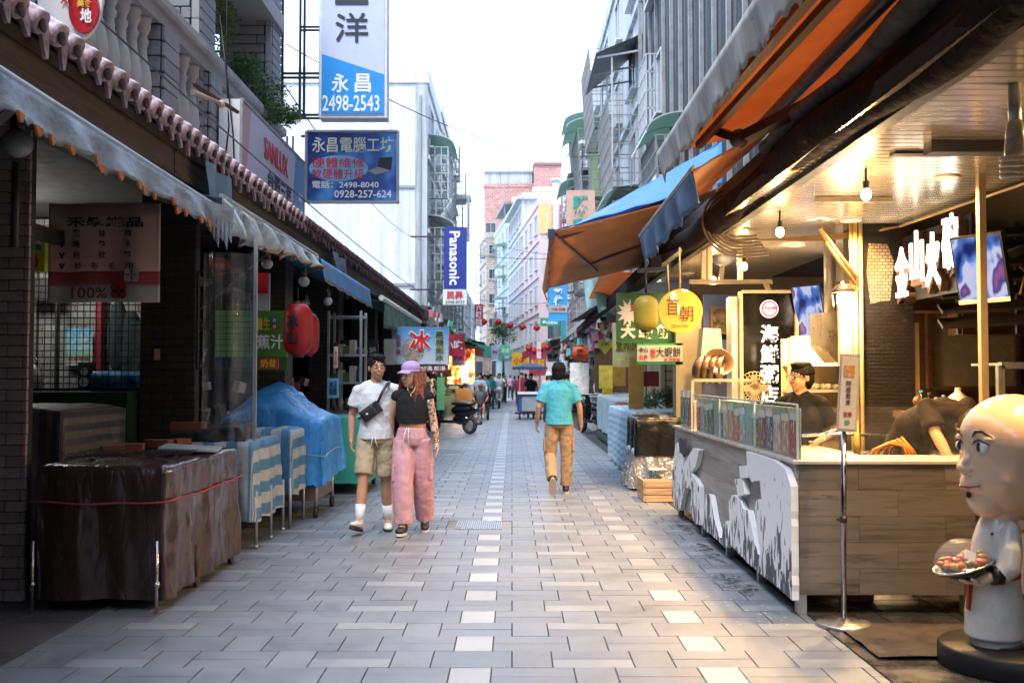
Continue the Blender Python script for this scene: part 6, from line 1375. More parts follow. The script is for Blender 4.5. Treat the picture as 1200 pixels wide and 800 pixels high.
# clutter behind: blue panel, picture, white cone bin
mb = MB(); mb.box(PX(825, 13.2), PX(868, 13.2), 13.2, 13.25, 1.0, PZ(345, 13.2)); mb.build('wall_panel', M('royal_blue_panel', C('#3b5aa0'), r=.5), label='royal blue wall panel behind the round yellow sign', cat='panel')
t = thing('framed_picture', 'framed silver picture on the royal blue panel', 'picture', (2.7, 13.1, 1.9)); p, q = P(834, 390, 13.1), P(859, 361, 13.1); mb = MB(); mb.box(p.x, q.x, 13.12, 13.16, p.z, q.z); mb.build('picture', M('silver_orange_print', C('#8a8078'), var=.8, vs=9, r=.2, m=.5), t); frame(((p.x+q.x)/2, 13.11, (p.z+q.z)/2), q.x-p.x, q.z-p.z, FRONT, WPAN, t, .03, .04)
mb = MB(); mb.prism([(PX(818, 12.9), PZ(430, 12.9)), (PX(822, 12.9), PZ(385, 12.9)), (PX(842, 12.9), PZ(386, 12.9)), (PX(846, 12.9), PZ(440, 12.9))], (0, 12.9, 0), FRONT, .3); mb.build('white_hopper', M('off_white_hopper', C('#a5a199'), r=.4), label='off white tapered machine hopper left of the black signboard', cat='machine')
mb = MB(); mb.box(PX(792, 14), PX(822, 14), 14, 14.3, .3, 2.5); mb.build('cupboard', M('cream_cupboard', C('#a89f88'), r=.4), label='cream cupboard behind the round yellow sign', cat='cupboard')

# ------------------------------------------------------------------ statue
stt = thing('chef_statue', 'big headed bald cartoon chef statue in a white robe holding a domed dish', 'statue', (2.515, 5.38, 0)); sx, sy = 2.515, 5.38
SK = M('painted_statue_skin', C('#e6c0a0'), r=.2, var=.05, coat=.6, bump=.03, vs=2); RB = M('painted_white_robe', C('#d6d3ca'), r=.28, var=.04, coat=.5, bump=.05, dirt=.15, dc=C('#9f9a90'))
mb = MB(); mb.lathe([(0, .0), (.36, 0), (.365, .01), (.365, .10), (.35, .115), (0, .115)], (sx+.09, sy, 0), 64); mb.build('plinth', M('black_plinth', (.012, .012, .013), r=.5, spec=.25), stt)
mb = MB(); mb.lathe([(.12, .115), (.12, .125), (.085, .135), (.07, .15)], (sx+.02, sy, 0), 30); mb.build('foot_disc', M('grey_foot', C('#5a5a5e'), r=.35), stt)
mb = MB(); mb.tube([(sx, sy, .145), (sx, sy, .16), (sx, sy, .28), (sx, sy, .40), (sx, sy, .50), (sx+.01, sy, .58), (sx+.015, sy, .66), (sx+.02, sy, .72), (sx+.03, sy, .79)],
                   [(.13, .12), (.152, .14), (.148, .135), (.135, .12), (.122, .108), (.125, .11), (.118, .10), (.10, .09), (.075, .07)], 32, cap='round')
mb.tube([(sx+.05, sy-.09, .72), (sx+.02, sy-.14, .62), (sx-.0, sy-.15, .53), (sx-.04, sy-.15, .50)], [.045, .058, .062, .05], 16, cap='round')
mb.tube([(sx+.02, sy+.09, .70), (sx+.01, sy+.14, .58), (sx-.06, sy+.12, .50)], [.045, .055, .045], 14, cap='round')
remesh(mb.build('robe', RB, stt), .007, 5)
mb = MB(); mb.lathe([(.120, .455), (.131, .465), (.131, .485), (.120, .497)], (sx, sy, 0), 36, sy=.9); mb.prism([(-.014, .47), (.014, .47), (.012, .28), (-.022, .30)], (sx-.132, sy-.02, 0), FRONT, .03); mb.build('sash', M('orange_red_sash', C('#b03a1c'), r=.35), stt)
mb = MB(); mb.tube([(sx-.035, sy-.15, .50), (sx-.085, sy-.15, .495)], [(.05, .05), (.048, .048)], 20); mb.build('cuff', BLACK, stt)
mb = MB(); mb.tube([(sx-.055, sy-.105, .70), (sx-.06, sy-.112, .70)], .008, 8); mb.build('button', BLACK, stt)
# the head faces left and a little towards the street side camera
HO_ = Vector((2.625, 5.38, 0)); HA = R_(12); hdir = Vector((-math.cos(HA), -math.sin(HA), 0)); hsid = Vector((math.sin(HA), -math.cos(HA), 0)); HR = Matrix((hdir, hsid, Vector((0, 0, 1)))).transposed()
def HH(f, s, z): return HO_+hdir*f+hsid*s+Vector((0, 0, z))
mb = MB(); mb.ell(HH(0, 0, 1.165), (.272, .25, .248), 40, 26, HR); mb.ell(HH(.055, 0, 1.03), (.222, .212, .25), 36, 22, HR); mb.ell(HH(-.02, 0, .96), (.2, .19, .19), 30, 18, HR)
mb.ell(HH(.16, 0, .865), (.10, .105, .095), 22, 14, HR); mb.tube([(sx+.03, sy, .74), (sx+.08, sy, .92)], [.08, .12], 20)
mb.tube([HH(.262, 0, 1.13), HH(.285, 0, 1.07), HH(.312, 0, 1.035)], [.014, .02, .024], 14, cap='round')
mb.ell(HH(.24, 0, .955), (.055, .085, .055), 20, 12, HR)
for s in (-1, 1):
    mb.ell(HH(.285, s*.03, 1.026), (.022, .017, .016), 14, 8, HR); mb.ell(HH(.03, s*.215, .985), (.05, .035, .075), 18, 10, HR)
    mb.ell(HH(.13, s*.11, .985), (.09, .08, .10), 20, 12, HR); mb.ell(HH(.235, s*.085, 1.185), (.03, .06, .02), 14, 8, HR)
mb.ell(HH(.283, 0, .948), (.018, .045, .012), 14, 8, HR); mb.ell(HH(.277, 0, .925), (.02, .038, .014), 14, 8, HR)
remesh(mb.build('head', SK, stt), .0075, 9)
EW = M('painted_eye_white', (.8, .8, .8), r=.15, bump=0); LP = M('painted_lips', C('#8a4c40'), r=.3); PLP = M('painted_pale_lip', C('#d79a90'), r=.3)
for s in (-1, 1):
    mb = MB(); mb.ell(HH(.2445, s*.083, 1.143), (.022, .042, .03), 20, 12, HR); mb.build('eye', EW, stt)
    mb = MB(); mb.ell(HH(.262, s*.078, 1.143), (.0085, .016, .024), 14, 8, HR); mb.build('pupil', INK, stt)
    mb = MB(); mb.tube([HH(.268, s*.038, 1.155), HH(.27, s*.06, 1.175), HH(.262, s*.088, 1.18), HH(.238, s*.128, 1.155)], [.002, .005, .0055, .003], 8, cap='round'); mb.build('eyelid', INK, stt)
    mb = MB(); mb.tube([HH(.272, s*.04, 1.195), HH(.270, s*.065, 1.222), HH(.255, s*.095, 1.225), HH(.228, s*.14, 1.195)], [.003, .009, .009, .003], 8, cap='round'); mb.build('eyebrow', INK, stt)
mb = MB(); mb.tube([HH(.258, -.075, .945), HH(.290, -.04, .937), HH(.300, 0, .937), HH(.290, .04, .937), HH(.258, .075, .945)], .0045, 8, cap='round'); mb.build('lips', LP, stt)
mb = MB(); mb.ell(HH(.288, 0, .925), (.014, .032, .011), 12, 8, HR); mb.build('lower_lip', PLP, stt)
mb = MB(); mb.ell(HH(.268, 0, .893), (.014, .012, .018), 12, 8, HR); mb.build('goatee', INK, stt)
# hands with fingers
HS = MB(); hc_ = Vector((sx-.14, sy-.12, .46)); HS.ell(hc_, (.05, .036, .02), 14, 8); HS.tube([(sx-.08, sy-.15, .495), hc_], [.028, .03], 12)
for k in range(4): HS.tube([hc_+Vector((-.03, -.028+.018*k, 0)), hc_+Vector((-.07, -.032+.021*k, .003)), hc_+Vector((-.098+.006*abs(k-1.5), -.034+.022*k, .014))], [.0105, .0095, .008], 8, cap='round')
HS.tube([hc_+Vector((-.01, -.03, .0)), hc_+Vector((-.04, -.06, .012)), hc_+Vector((-.06, -.062, .025))], [.012, .011, .009], 8, cap='round')
remesh(HS.build('hand', SK, stt), .005, 2); HS = MB(); h2 = Vector((sx-.15, sy+.06, .455)); HS.ell(h2, (.045, .034, .018), 14, 8); HS.tube([(sx-.08, sy+.12, .5), h2], [.028, .03], 12)
for k in range(4): HS.tube([h2+Vector((-.03, -.028+.018*k, 0)), h2+Vector((-.08, -.03+.02*k, .008))], [.0105, .008], 8, cap='round')
remesh(HS.build('hand', SK, stt), .005, 2)
# domed dish, tilted
Rd = basis((1, 0, .2), (0, 1, 0)); Rd = basis((1, 0, .30), (0, 1, 0)); dcx = Vector((sx-.185, sy-.06, .525))
mb = MB(); mb.lathe([(.0, -.055), (.07, -.055), (.09, -.035), (.142, -.008), (.148, .006), (.14, .012), (0, .006)], dcx, 40, Rd); mb.build('bowl', M('black_lacquer', (.015, .014, .014), r=.18, coat=.5), stt)
mb = MB(); mb.lathe([(.148, .004), (.153, .010), (.148, .016), (.142, .01)], dcx, 40, Rd); mb.build('bowl_rim', STEEL, stt)
mb = MB(); mb.lathe([(.142*math.cos(a), .012+.135*math.sin(a)) for a in [i*math.pi/2/14 for i in range(15)]], dcx, 40, Rd); mb.build('dome', glass('clear_acrylic_dome', (.9, .9, .88), .03, .05, .12), stt)
mb = MB(); fc = []
for k in range(34):
    a = rnd.uniform(0, 6.28); r = .11*math.sqrt(rnd.random()); mb2 = mb; mb.cur = k % 4
    mb.ell(dcx+Rd@Vector((r*math.cos(a), r*math.sin(a), .022+.02*rnd.random())), (rnd.uniform(.018, .034), rnd.uniform(.014, .026), rnd.uniform(.012, .02)), 9, 6, Matrix(rotm(rnd.uniform(0, 180), 'Z')))
mb.build('noodles_and_shrimp', [M('food_orange', C('#c8640f'), r=.4, var=.4, vs=60), M('food_cream', C('#c08a45'), r=.4), M('food_green', C('#4f7a34'), r=.4), M('food_red', C('#b0490f'), r=.4)], stt)
mb = MB(); mb.obox(dcx+Vector((.0, -.08, .07)), (.06, .002, .05), rotm(25, 'Y')@rotm(-30, 'X')); mb.build('price_tag', M('white_tag', (.75, .78, .85), r=.3), stt)
# ------------------------------------------------------------------ people
def V(*a): return Vector(a)
def hand(mb, w, d, n, t, L=.18, curl=.5):
    """w wrist, d direction, n towards the palm side, t thumb side"""
    d, n, t = Vector(d).normalized(), Vector(n).normalized(), Vector(t).normalized(); k = L/.18
    pc = w+d*.05*k; R = Matrix((t, d, n)).transposed()
    mb.ell(pc, (.038*k, .05*k, .017*k), 12, 8, R); mb.tube([w-d*.03, w+d*.03*k], [.025*k, .026*k], 10, ref=t, cap='round')
    for i, (o, l) in enumerate(((.028, .072), (.010, .08), (-.009, .075), (-.027, .06))):
        a = pc+t*o*k+d*.035*k; c1 = curl*(.7+.12*i); b = a+(d*math.cos(c1)+n*math.sin(c1))*l*.45*k; c2 = c1+curl*.8; c = b+(d*math.cos(c2)+n*math.sin(c2))*l*.35*k; c3 = c2+curl*.6; e = c+(d*math.cos(c3)+n*math.sin(c3))*l*.22*k
        mb.tube([a, b, c, e], [.0092*k, .0085*k, .008*k, .007*k], 7, cap='round')
    a = pc+t*.03*k-d*.02*k; mb.tube([a, a+t*.026*k+d*.025*k+n*.01*k, a+t*.032*k+d*.055*k+n*.02*k], [.012*k, .0105*k, .0085*k], 7, cap='round')
STAND = dict(pelvis=V(0, 0, .93), waist=V(0, 0, 1.07), chest=V(0, 0, 1.27), neck=V(0, .005, 1.44), head=V(0, -.01, 1.58),
             shL=V(.172, 0, 1.365), elL=V(.225, .02, 1.11), wrL=V(.24, -.04, .88), shR=V(-.172, 0, 1.365), elR=V(-.225, .02, 1.11), wrR=V(-.245, -.04, .89),
             hpL=V(.09, 0, .90), knL=V(.1, -.01, .49), anL=V(.1, .02, .09), hpR=V(-.09, 0, .90), knR=V(-.1, -.01, .49), anR=V(-.1, .02, .09))
SKN = {}
def skinmat(k, c):
    if k not in SKN:
        b = NB(k); n = b.noise(b.coord('Object'), 9, 4); b.color(b.ramp(n, [(.3, tuple(x*.88 for x in c)), (.7, tuple(min(1, x*1.08) for x in c))])); b.set(Roughness=.5, Subsurface_Weight=.12, Subsurface_Scale=.02); SKN[k] = b.m
    return SKN[k]
SKIN = ('asian_skin', C('#b98a6d')); HAIR = M('black_hair', (.008, .007, .007), r=.6, spec=.2, bump=.6, bs=120, stretch=(1, 1, .3))
def cloth(name, c, r=.85, **k): return M(name, c, r=r, spec=.15, var=k.pop('var', .08), bump=.3, bs=30, **k)
def person(lab, loc, rot, J=None, top=None, sleeve=.5, bottom=None, short=False, hair='short', shoes=None, scale=1, group=None, vox=.008, skin=SKIN, female=False, face=True, extra=None, topz=None, socks=None, cap=None, loose=1.0, headturn=0, fold=.02, cat='person', crop=False, hw=1.0, legs=True, strap=True):
    j = dict(STAND); j.update(J or {}); t = thing('person', lab, cat, (0, 0, 0), rot, group, world=False); t.location = loc; t.scale = (scale,)*3
    smat = skinmat(*skin); f = .92 if female else 1
    hd = j['head']; nk = j['neck']; Rh = Matrix.Rotation(R_(headturn), 3, 'Z') if not isinstance(headturn, Matrix) else headturn
    mb = MB()
    mb.tube([j['pelvis']-V(0, 0, .05), j['pelvis'], j['waist'], j['chest'], j['chest'].lerp(nk, .6), nk], [(.13*f, .10), (.155*f, .11), (.13*f, .095), (.15*f, .10), (.11*f, .075), (.055, .055)], 18)
    for s in 'LR': mb.tube([nk-V(0, 0, .02), nk.lerp(j['sh'+s], .55)-V(0, 0, .012), j['sh'+s]], [.042, .042, .045], 12, cap='round')
    mb.tube([nk-V(0, 0, .04), nk.lerp(hd, .35), hd-V(0, 0, .03)], [.062*f, .054*f, .052*f], 14, cap='round')
    for s in 'LR':
        sg = 1 if s == 'L' else -1
        sh, el, wr = j['sh'+s], j['el'+s], j['wr'+s]
        mb.ell(sh, .056*f, 12, 8); mb.tube([sh, sh.lerp(el, .4), el, el.lerp(wr, .35), wr], [.052*f, .047*f, .037*f, .038*f, .025*f], 12, cap='round')
        d = j.get('hd'+s, (wr-el)); n = j.get('hn'+s, V(-sg, 0, 0)); th = j.get('ht'+s, V(0, -1, 0))
        dd = Vector(d).normalized(); th = (Vector(th)-dd*Vector(th).dot(dd)).normalized(); n = (Vector(n)-dd*Vector(n).dot(dd)); n = (n-th*n.dot(th)).normalized()
        hand(mb, wr, dd, n, th, .17*f, j.get('curl'+s, .5))
        if legs:
            hp, kn, an = j['hp'+s], j['kn'+s], j['an'+s]
            mb.tube([hp, hp.lerp(kn, .5), kn, kn.lerp(an, .35), an], [.082, .07, .052, .053, .036], 14, cap='round')
            fd = j.get('ft'+s, V(0, -1, 0)).normalized(); mb.tube([an, an+fd*.1-V(0, 0, .045)+V(0, 0, 0)], [.036, .03], 10, cap='round')
    # head
    def H(x, y, z): return hd+Rh@V(x, y, z)
    mb.ell(H(0, .012, .03), (.074*hw, .09, .088), 22, 16, Rh); mb.ell(H(0, -.02, -.035), (.062*hw, .066, .078), 20, 14, Rh); mb.ell(H(0, -.055, -.088), (.028, .024, .022), 12, 8, Rh)
    if face:
        mb.tube([H(0, -.086, .02), H(0, -.102, -.012), H(0, -.106, -.024)], [.008, .012, .014], 10, cap='round')
        mb.ell(H(0, -.085, -.057), (.024, .012, .011), 12, 8, Rh)
        for s in (-1, 1): mb.ell(H(s*.076*hw, .012, -.005), (.011, .02, .03), 10, 8, Rh)
        for s in (-1, 1): mb.ell(H(s*.03, -.07, -.03), (.022, .02, .022), 10, 8, Rh)
    o = remesh(mb.build('body', smat, t), vox, 2)
    if face:
        for s in (-1, 1):
            m2 = MB(); m2.ell(H(s*.031, -.079, .008), (.015, .008, .0065), 10, 6, Rh); m2.build('eye', EW, t); m2 = MB(); m2.ell(H(s*.031, -.0855, .008), (.0065, .004, .0065), 8, 6, Rh); m2.build('iris', INK, t)
            m2 = MB(); m2.tube([H(s*.014, -.087, .026), H(s*.032, -.088, .031), H(s*.05, -.075, .025)], [.003, .0042, .002], 6, cap='round'); m2.build('eyebrow', HAIR, t)
        m2 = MB(); m2.tube([H(-.024, -.092, -.056), H(0, -.099, -.059), H(.024, -.092, -.056)], .004, 6, cap='round'); m2.build('lips', M('lip_tint', C('#a8685c'), r=.5), t)
    # hair
    if hair:
        m2 = MB(); hm = HAIR if isinstance(hair, str) else hair[1]; kind = hair if isinstance(hair, str) else hair[0]
        m2.ell(H(0, .026, .048), (.088*hw, .1, .09), 22, 16, Rh); m2.ell(H(0, .045, -.01), (.083*hw, .074, .09), 18, 12, Rh)
        if kind == 'short':
            m2.ell(H(.012, -.03, .105), (.066, .06, .032), 16, 10, Rh)
            for k in range(12): a = k*.52; m2.ell(H(.05*math.cos(a), .02+.055*math.sin(a), .112), (.024, .026, .02), 8, 6, Rh)
        if kind == 'long':
            for s in (-1, 1): m2.tube([H(s*.062, .02, .03), H(s*.08, -.0, -.06), H(s*.085, -.02, -.15), H(s*.075, -.045, -.25)], [.03, .032, .032, .014], 10, cap='round')
            m2.tube([H(0, .07, .03), H(0, .085, -.08), H(0, .085, -.18), H(0, .08, -.24)], [(.07, .035), (.085, .035), (.08, .03), (.06, .015)], 14, cap='round')
        remesh(m2.build('hair', hm, t), vox*.8, 1, .02, .014)
    if top:
        m2 = MB(); g = .016*loose; tz = topz if topz is not None else -.03; w0 = j['pelvis'].lerp(j['waist'], .0)+V(0, 0, tz)
        nkz = nk-V(0, 0, .01)
        m2.tube([w0, j['waist'], j['chest']-V(0, 0, .03), j['chest'].lerp(nkz, .45), j['chest'].lerp(nkz, .8), nkz], [(.155*f+g*1.1, .11+g*1.6), (.142*f+g, .105+g*1.6), (.16*f+g, .115+g), (.158*f+g*.6, .108+g*.7), (.125*f, .092), (.076*f, .076)], 22)
        for s in 'LR':
            sh, el, wr = j['sh'+s], j['el'+s], j['wr'+s]; lo = 1+(loose-1)*.3; m2.ell(sh, .062*f, 14, 10); m2.tube([nkz, nkz.lerp(sh, .55)-V(0, 0, .0), sh], [.062, .064, .06*f], 12, cap='round')
            if sleeve > 0:
                if sleeve <= 1: m2.tube([sh, sh.lerp(el, sleeve*.5), sh.lerp(el, sleeve)], [.06*f, .064*f*lo, .068*f*lo], 14)
                else: m2.tube([sh, sh.lerp(el, .5), el, el.lerp(wr, (sleeve-1))], [.064*f, .06, .052, .045], 14)
        remesh(m2.build('shirt', top, t), vox, 2, fold, .09)
    if bottom and legs:
        m2 = MB(); lw = 1.0 if loose else 1; m2.tube([j['pelvis']+V(0, 0, .09), j['pelvis'], j['pelvis']-V(0, 0, .07)], [(.145*f, .11), (.168*f, .122), (.14*f, .11)], 20)
        for s in 'LR':
            hp, kn, an = j['hp'+s], j['kn'+s], j['an'+s]; lz = j.get('legw', 1.0)
            if short: m2.tube([hp+V(0, 0, .02), hp.lerp(kn, .5), hp.lerp(kn, short)], [.092, .094, .096], 16)
            else: m2.tube([hp+V(0, 0, .02), hp.lerp(kn, .5), kn, kn.lerp(an, .5), kn.lerp(an, .97)], [.093, .085*lz, .074*lz, .072*lz, .066*lz], 16)
        remesh(m2.build('shorts' if short else 'trousers', bottom, t), vox, 2, fold*1.2, .08)
    if socks:
        for s in 'LR':
            kn, an = j['kn'+s], j['an'+s]; m2 = MB(); m2.tube([kn.lerp(an, .58), kn.lerp(an, .8), an], [.052, .046, .043], 14); m2.build('sock', socks, t)
    if shoes and legs:
        for s in 'LR':
            an = j['an'+s]; fd = j.get('ft'+s, V(0, -1, 0)).normalized(); up = j.get('fu'+s, V(0, 0, 1)); up = (up-fd*up.dot(fd)).normalized(); sd = fd.cross(up)
            m2 = MB(); R = Matrix((sd, fd, up)).transposed(); b0 = an-up*.035
            m2.ell(b0+fd*-.03, (.040, .05, .045), 14, 8, R); m2.ell(b0+fd*.045-up*.004, (.043, .09, .038), 16, 8, R); m2.ell(b0+fd*.12-up*.012, (.045, .06, .028), 14, 8, R); m2.tube([b0+up*.01, an+up*.03], [.046, .044], 12)
            sh_ = remesh(m2.build('shoe', shoes[0], t), .008, 2)
            m2 = MB(); m2.prism([(.046*math.cos(a)*(1+.08*math.sin(a)), .045+.135*math.sin(a)) for a in [i*math.pi/12 for i in range(24)]], b0-up*.044, Matrix((sd, fd, up)).transposed() if False else Matrix((sd, fd, sd.cross(fd))).transposed(), .022); m2.build('sole', shoes[1], sh_)
    if extra: extra(t, j, H, Rh, smat)
    return t
WSH = cloth('white_cotton', C('#c9ccd2')); KH = cloth('khaki_cotton', C('#a99a80')); PKT = cloth('dusty_pink_cotton', C('#bd8f96')); BKT = cloth('black_knit', (.018, .018, .02)); TL = cloth('turquoise_polo', C('#4fa3b5')); KH2 = cloth('brown_khaki_cotton', C('#977b5d'))
WS = M('white_shoe_leather', (.6, .6, .6), r=.4); BKS = M('black_shoe', (.02, .02, .02), r=.5); SOLW = M('white_rubber_sole', (.6, .6, .58), r=.6)
def man_extra(t, j, H, Rh, sm):
    m = MB(); 
    for s in (-1, 1): m.tube([H(s*.034+.024*math.cos(a), -.098+.006*abs(math.cos(a)), .004+.019*math.sin(a)) for a in [i*math.pi/8 for i in range(16)]], .0018, 5, closed=True); m.tube([H(s*.058, -.09, .008), H(s*.078, -.0, .01)], .0016, 5)
    m.tube([H(-.01, -.1, .008), H(.01, -.1, .008)], .0018, 5); m.build('glasses', M('thin_metal_frame', (.2, .18, .16), r=.3, m=.8), t)
    m = MB(); m.obox(V(-.03, -.14, 1.17), (.21, .05, .12), rotm(-36, 'Y')); m.obox(V(-.05, -.155, 1.155), (.13, .05, .085), rotm(-36, 'Y')); remesh(m.build('sling_bag', M('black_nylon', (.012, .012, .015), r=.45, bump=.5), t), .007, 3)
    m = MB(); m.tube([V(.03, -.16, 1.24), V(.08, -.14, 1.36), V(.12, -.09, 1.44), V(.13, .0, 1.46)], [(.014, .005)]*4, 8); m.tube([V(-.1, -.13, 1.13), V(-.16, -.06, 1.1), V(-.17, .0, 1.1)], [(.014, .005)]*3, 8); m.build('bag_strap', M('black_nylon', (.012, .012, .015)), t)
    m = MB(); m.obox(V(-.06, -.2, 1.15), (.02, .004, .016)); m.build('bag_badge', WHITEP, t)
    m = MB()
    for s in (-1, 1): m.tube([V(s*.01, -.148, .93), V(s*.02, -.158, .88), V(s*.03+.01, -.155, .82)], .004, 5)
    m.build('drawstring', WSH, t)
jm = dict(pelvis=V(.0, 0, .93), elR=V(-.24, .03, 1.13), wrR=V(-.235, -.03, .90), curlR=.5, shL=V(.178, .02, 1.375), elL=V(.35, .14, 1.26), wrL=V(.42, .17, 1.12), hdL=V(.2, .1, -.9), hnL=V(0, -1, 0), htL=V(1, 0, 0),
          hpR=V(-.09, 0, .9), knR=V(-.105, -.13, .50), anR=V(-.13, -.2, .125), ftR=V(-.25, -1, .28), hpL=V(.09, 0, .9), knL=V(.10, .02, .48), anL=V(.105, .12, .09), ftL=V(.15, -1, -.05), head=V(.01, -.02, 1.59))
person('young man in white tee and khaki shorts with black sling bag, arm around the woman', (PX(441, 10.05), 10.05, .0), 0, jm, WSH, .62, KH, .86, 'short', (WS, BKS), 1.0, skin=('tan_skin', C('#b98a6d')), loose=1.35, headturn=22, socks=M('white_sock', (.7, .72, .75), r=.9), extra=man_extra, fold=.022)
def woman_extra(t, j, H, Rh, sm):
    CP = cloth('lilac_cap', C('#a98fc0')); m = MB(); m.ell(H(0, .012, .075), (.088, .1, .07), 22, 14, Rh); m.ell(H(0, .012, .045), (.09, .104, .03), 22, 10, Rh)
    o = remesh(m.build('cap', CP, t), .006, 3)
    m = MB(); 
    def br(u, v): a = (u-.5)*2.0; return H((.078+.0*v)*math.sin(a)*1.0, -.07*math.cos(a)-.005-.085*v*math.cos(a), .052-.028*v-.012*(1-math.cos(a))*2)
    m.grid(br, 14, 5); b_ = m.build('cap_brim', CP, t); q = b_.modifiers.new('Solidify', 'SOLIDIFY'); q.thickness = .006
    m = MB(); RH = M('auburn_hair', C('#6b2f20'), r=.4, var=.35, vs=40, stretch=(1, 1, .1), bump=.5, bs=90)
    for s, y in ((-1, -.03), (1, -.0)):
        for k in range(4): m.tube([H(s*(.055+.01*k), y+.03*k, .04), H(s*(.08+.006*k), y-.01+.03*k, -.08), H(s*(.095-.006*k), y-.02+.03*k, -.18), H(s*(.10-.012*k), y-.05+.035*k, -.29+.02*k)], [.022, .027, .024, .008], 8, cap='round')
    m.tube([H(0, .08, .04), H(0, .095, -.08), H(.0, .1, -.2), H(.0, .1, -.27)], [(.07, .03), (.085, .035), (.085, .03), (.06, .012)], 14, cap='round'); m.tube([H(.05, .05, .0), H(.09, .05, -.12), H(.14, .03, -.22)], [.03, .035, .012], 8, cap='round')
    remesh(m.build('long_hair', RH, t), .0065, 1, .015, .02)
    m = MB()
    tb_ = NB('tattoo_ink'); n = tb_.noise(tb_.coord('Object'), 24, 3, .6, 1.5); tb_.color(tb_.ramp(n, [(.43, (.06, .06, .075)), (.5, C('#c79c82'))])); tb_.set(Roughness=.5)
    a, b_, c_ = j['shL'], j['elL'], j['wrL']; m = MB(); m.tube([a.lerp(b_, .12), a.lerp(b_, .4), b_, b_.lerp(c_, .35), b_.lerp(c_, .92)], [.0505, .0455, .0365, .0375, .0275], 16); m.build('tattoo_sleeve', tb_.m, t)
    m = MB(); m.tube([V(-.055, -.07, 1.44), V(-.03, -.125, 1.35), V(-.0, -.135, 1.31), V(.03, -.125, 1.35), V(.055, -.07, 1.44)], .0022, 5); m.ell(V(0, -.14, 1.30), (.008, .003, .011), 8, 6); m.build('necklace', M('gold_metal', (.7, .5, .2), r=.25, m=1), t)
    m = MB(); 
    for z in (.87, .885): m.tube([j['wrL']+V(.028*math.cos(a), .028*math.sin(a), z-.87+.02) for a in [i*math.pi/6 for i in range(12)]], .004, 5, closed=True)
    m.build('bracelet', M('gold_metal', (.7, .5, .2)), t)
    m = MB()
    for s in (-1, 1): m.tube([V(s*.01-.03, -.135, 1.0), V(s*.02-.04, -.155, .93), V(s*.035-.05, -.16, .80)], .004, 5)
    m.build('drawstring', WSH, t)
    m = MB()
    for s, e in (('L', 1), ('R', -1)): m = MB(); m.obox(j['hp'+s].lerp(j['kn'+s], .75)+V(e*.085, -.02, 0), (.03, .12, .16)); remesh(m.build('cargo_pocket', PKT, t), .01, 2)
jw = dict(head=V(-.02, -.01, 1.485), neck=V(0, .0, 1.35), chest=V(0, 0, 1.21), waist=V(0, 0, 1.03), pelvis=V(0, 0, .90), shL=V(.148, 0, 1.29), elL=V(.20, .02, 1.06), wrL=V(.235, -.05, .85), curlL=.35, shR=V(-.148, 0, 1.29), elR=V(-.21, .05, 1.08), wrR=V(-.21, .10, .93),
          hpL=V(.085, 0, .87), knL=V(.10, .06, .48), anL=V(.105, .2, .10), ftL=V(.1, -1, -.1), hpR=V(-.085, 0, .87), knR=V(-.075, -.11, .48), anR=V(-.07, -.13, .09), ftR=V(-.15, -1, .08), legw=1.32)
person('woman in lilac cap, black crop top and dusty pink cargo trousers with tattooed arm', (PX(484, 10.0), 9.95, .0), 0, jw, BKT, 0, PKT, False, None, (BKS, WS), 1.02, female=True, headturn=-38, vox=.0075, extra=woman_extra, loose=.7, topz=.185, fold=.012, skin=('fair_skin', C('#c79c82')))
def back_extra(t, j, H, Rh, sm):
    m = MB(); m.tube([V(0, .0, 1.425), V(0, .0, 1.46)], [(.082, .078), (.07, .068)], 16); m.build('collar', TL, t)
    m = MB()
    for s, e in (('L', 1), ('R', -1)): m = MB(); m.obox(j['hp'+s].lerp(j['kn'+s], .65)+V(e*.085, .0, 0), (.03, .13, .17)); remesh(m.build('cargo_pocket', KH2, t), .01, 2)
jb = dict(head=V(0, -.015, 1.56), elL=V(.265, .03, 1.12), wrL=V(.285, -.09, .90), elR=V(-.265, .02, 1.12), wrR=V(-.285, -.06, .90), hpL=V(.09, 0, .9), knL=V(.115, -.02, .49), anL=V(.10, .33, .21), ftL=V(0, -.55, -.9), fuL=V(0, -1, .2),
          hpR=V(-.09, 0, .9), knR=V(-.10, -.02, .48), anR=V(-.09, -.06, .09), legw=1.08, pelvis=V(0, 0, .92))
person('man in a turquoise polo and brown trousers walking away down the street', (PX(655, 13.3), 13.3, 0), 180, jb, TL, .75, KH2, False, 'short', (BKS, M('pale_sole', C('#b8a391'), r=.7)), 1.0, skin=('tan_skin', C('#b98a6d')), loose=1.5, hw=1.06, extra=back_extra, fold=.018, headturn=-6)
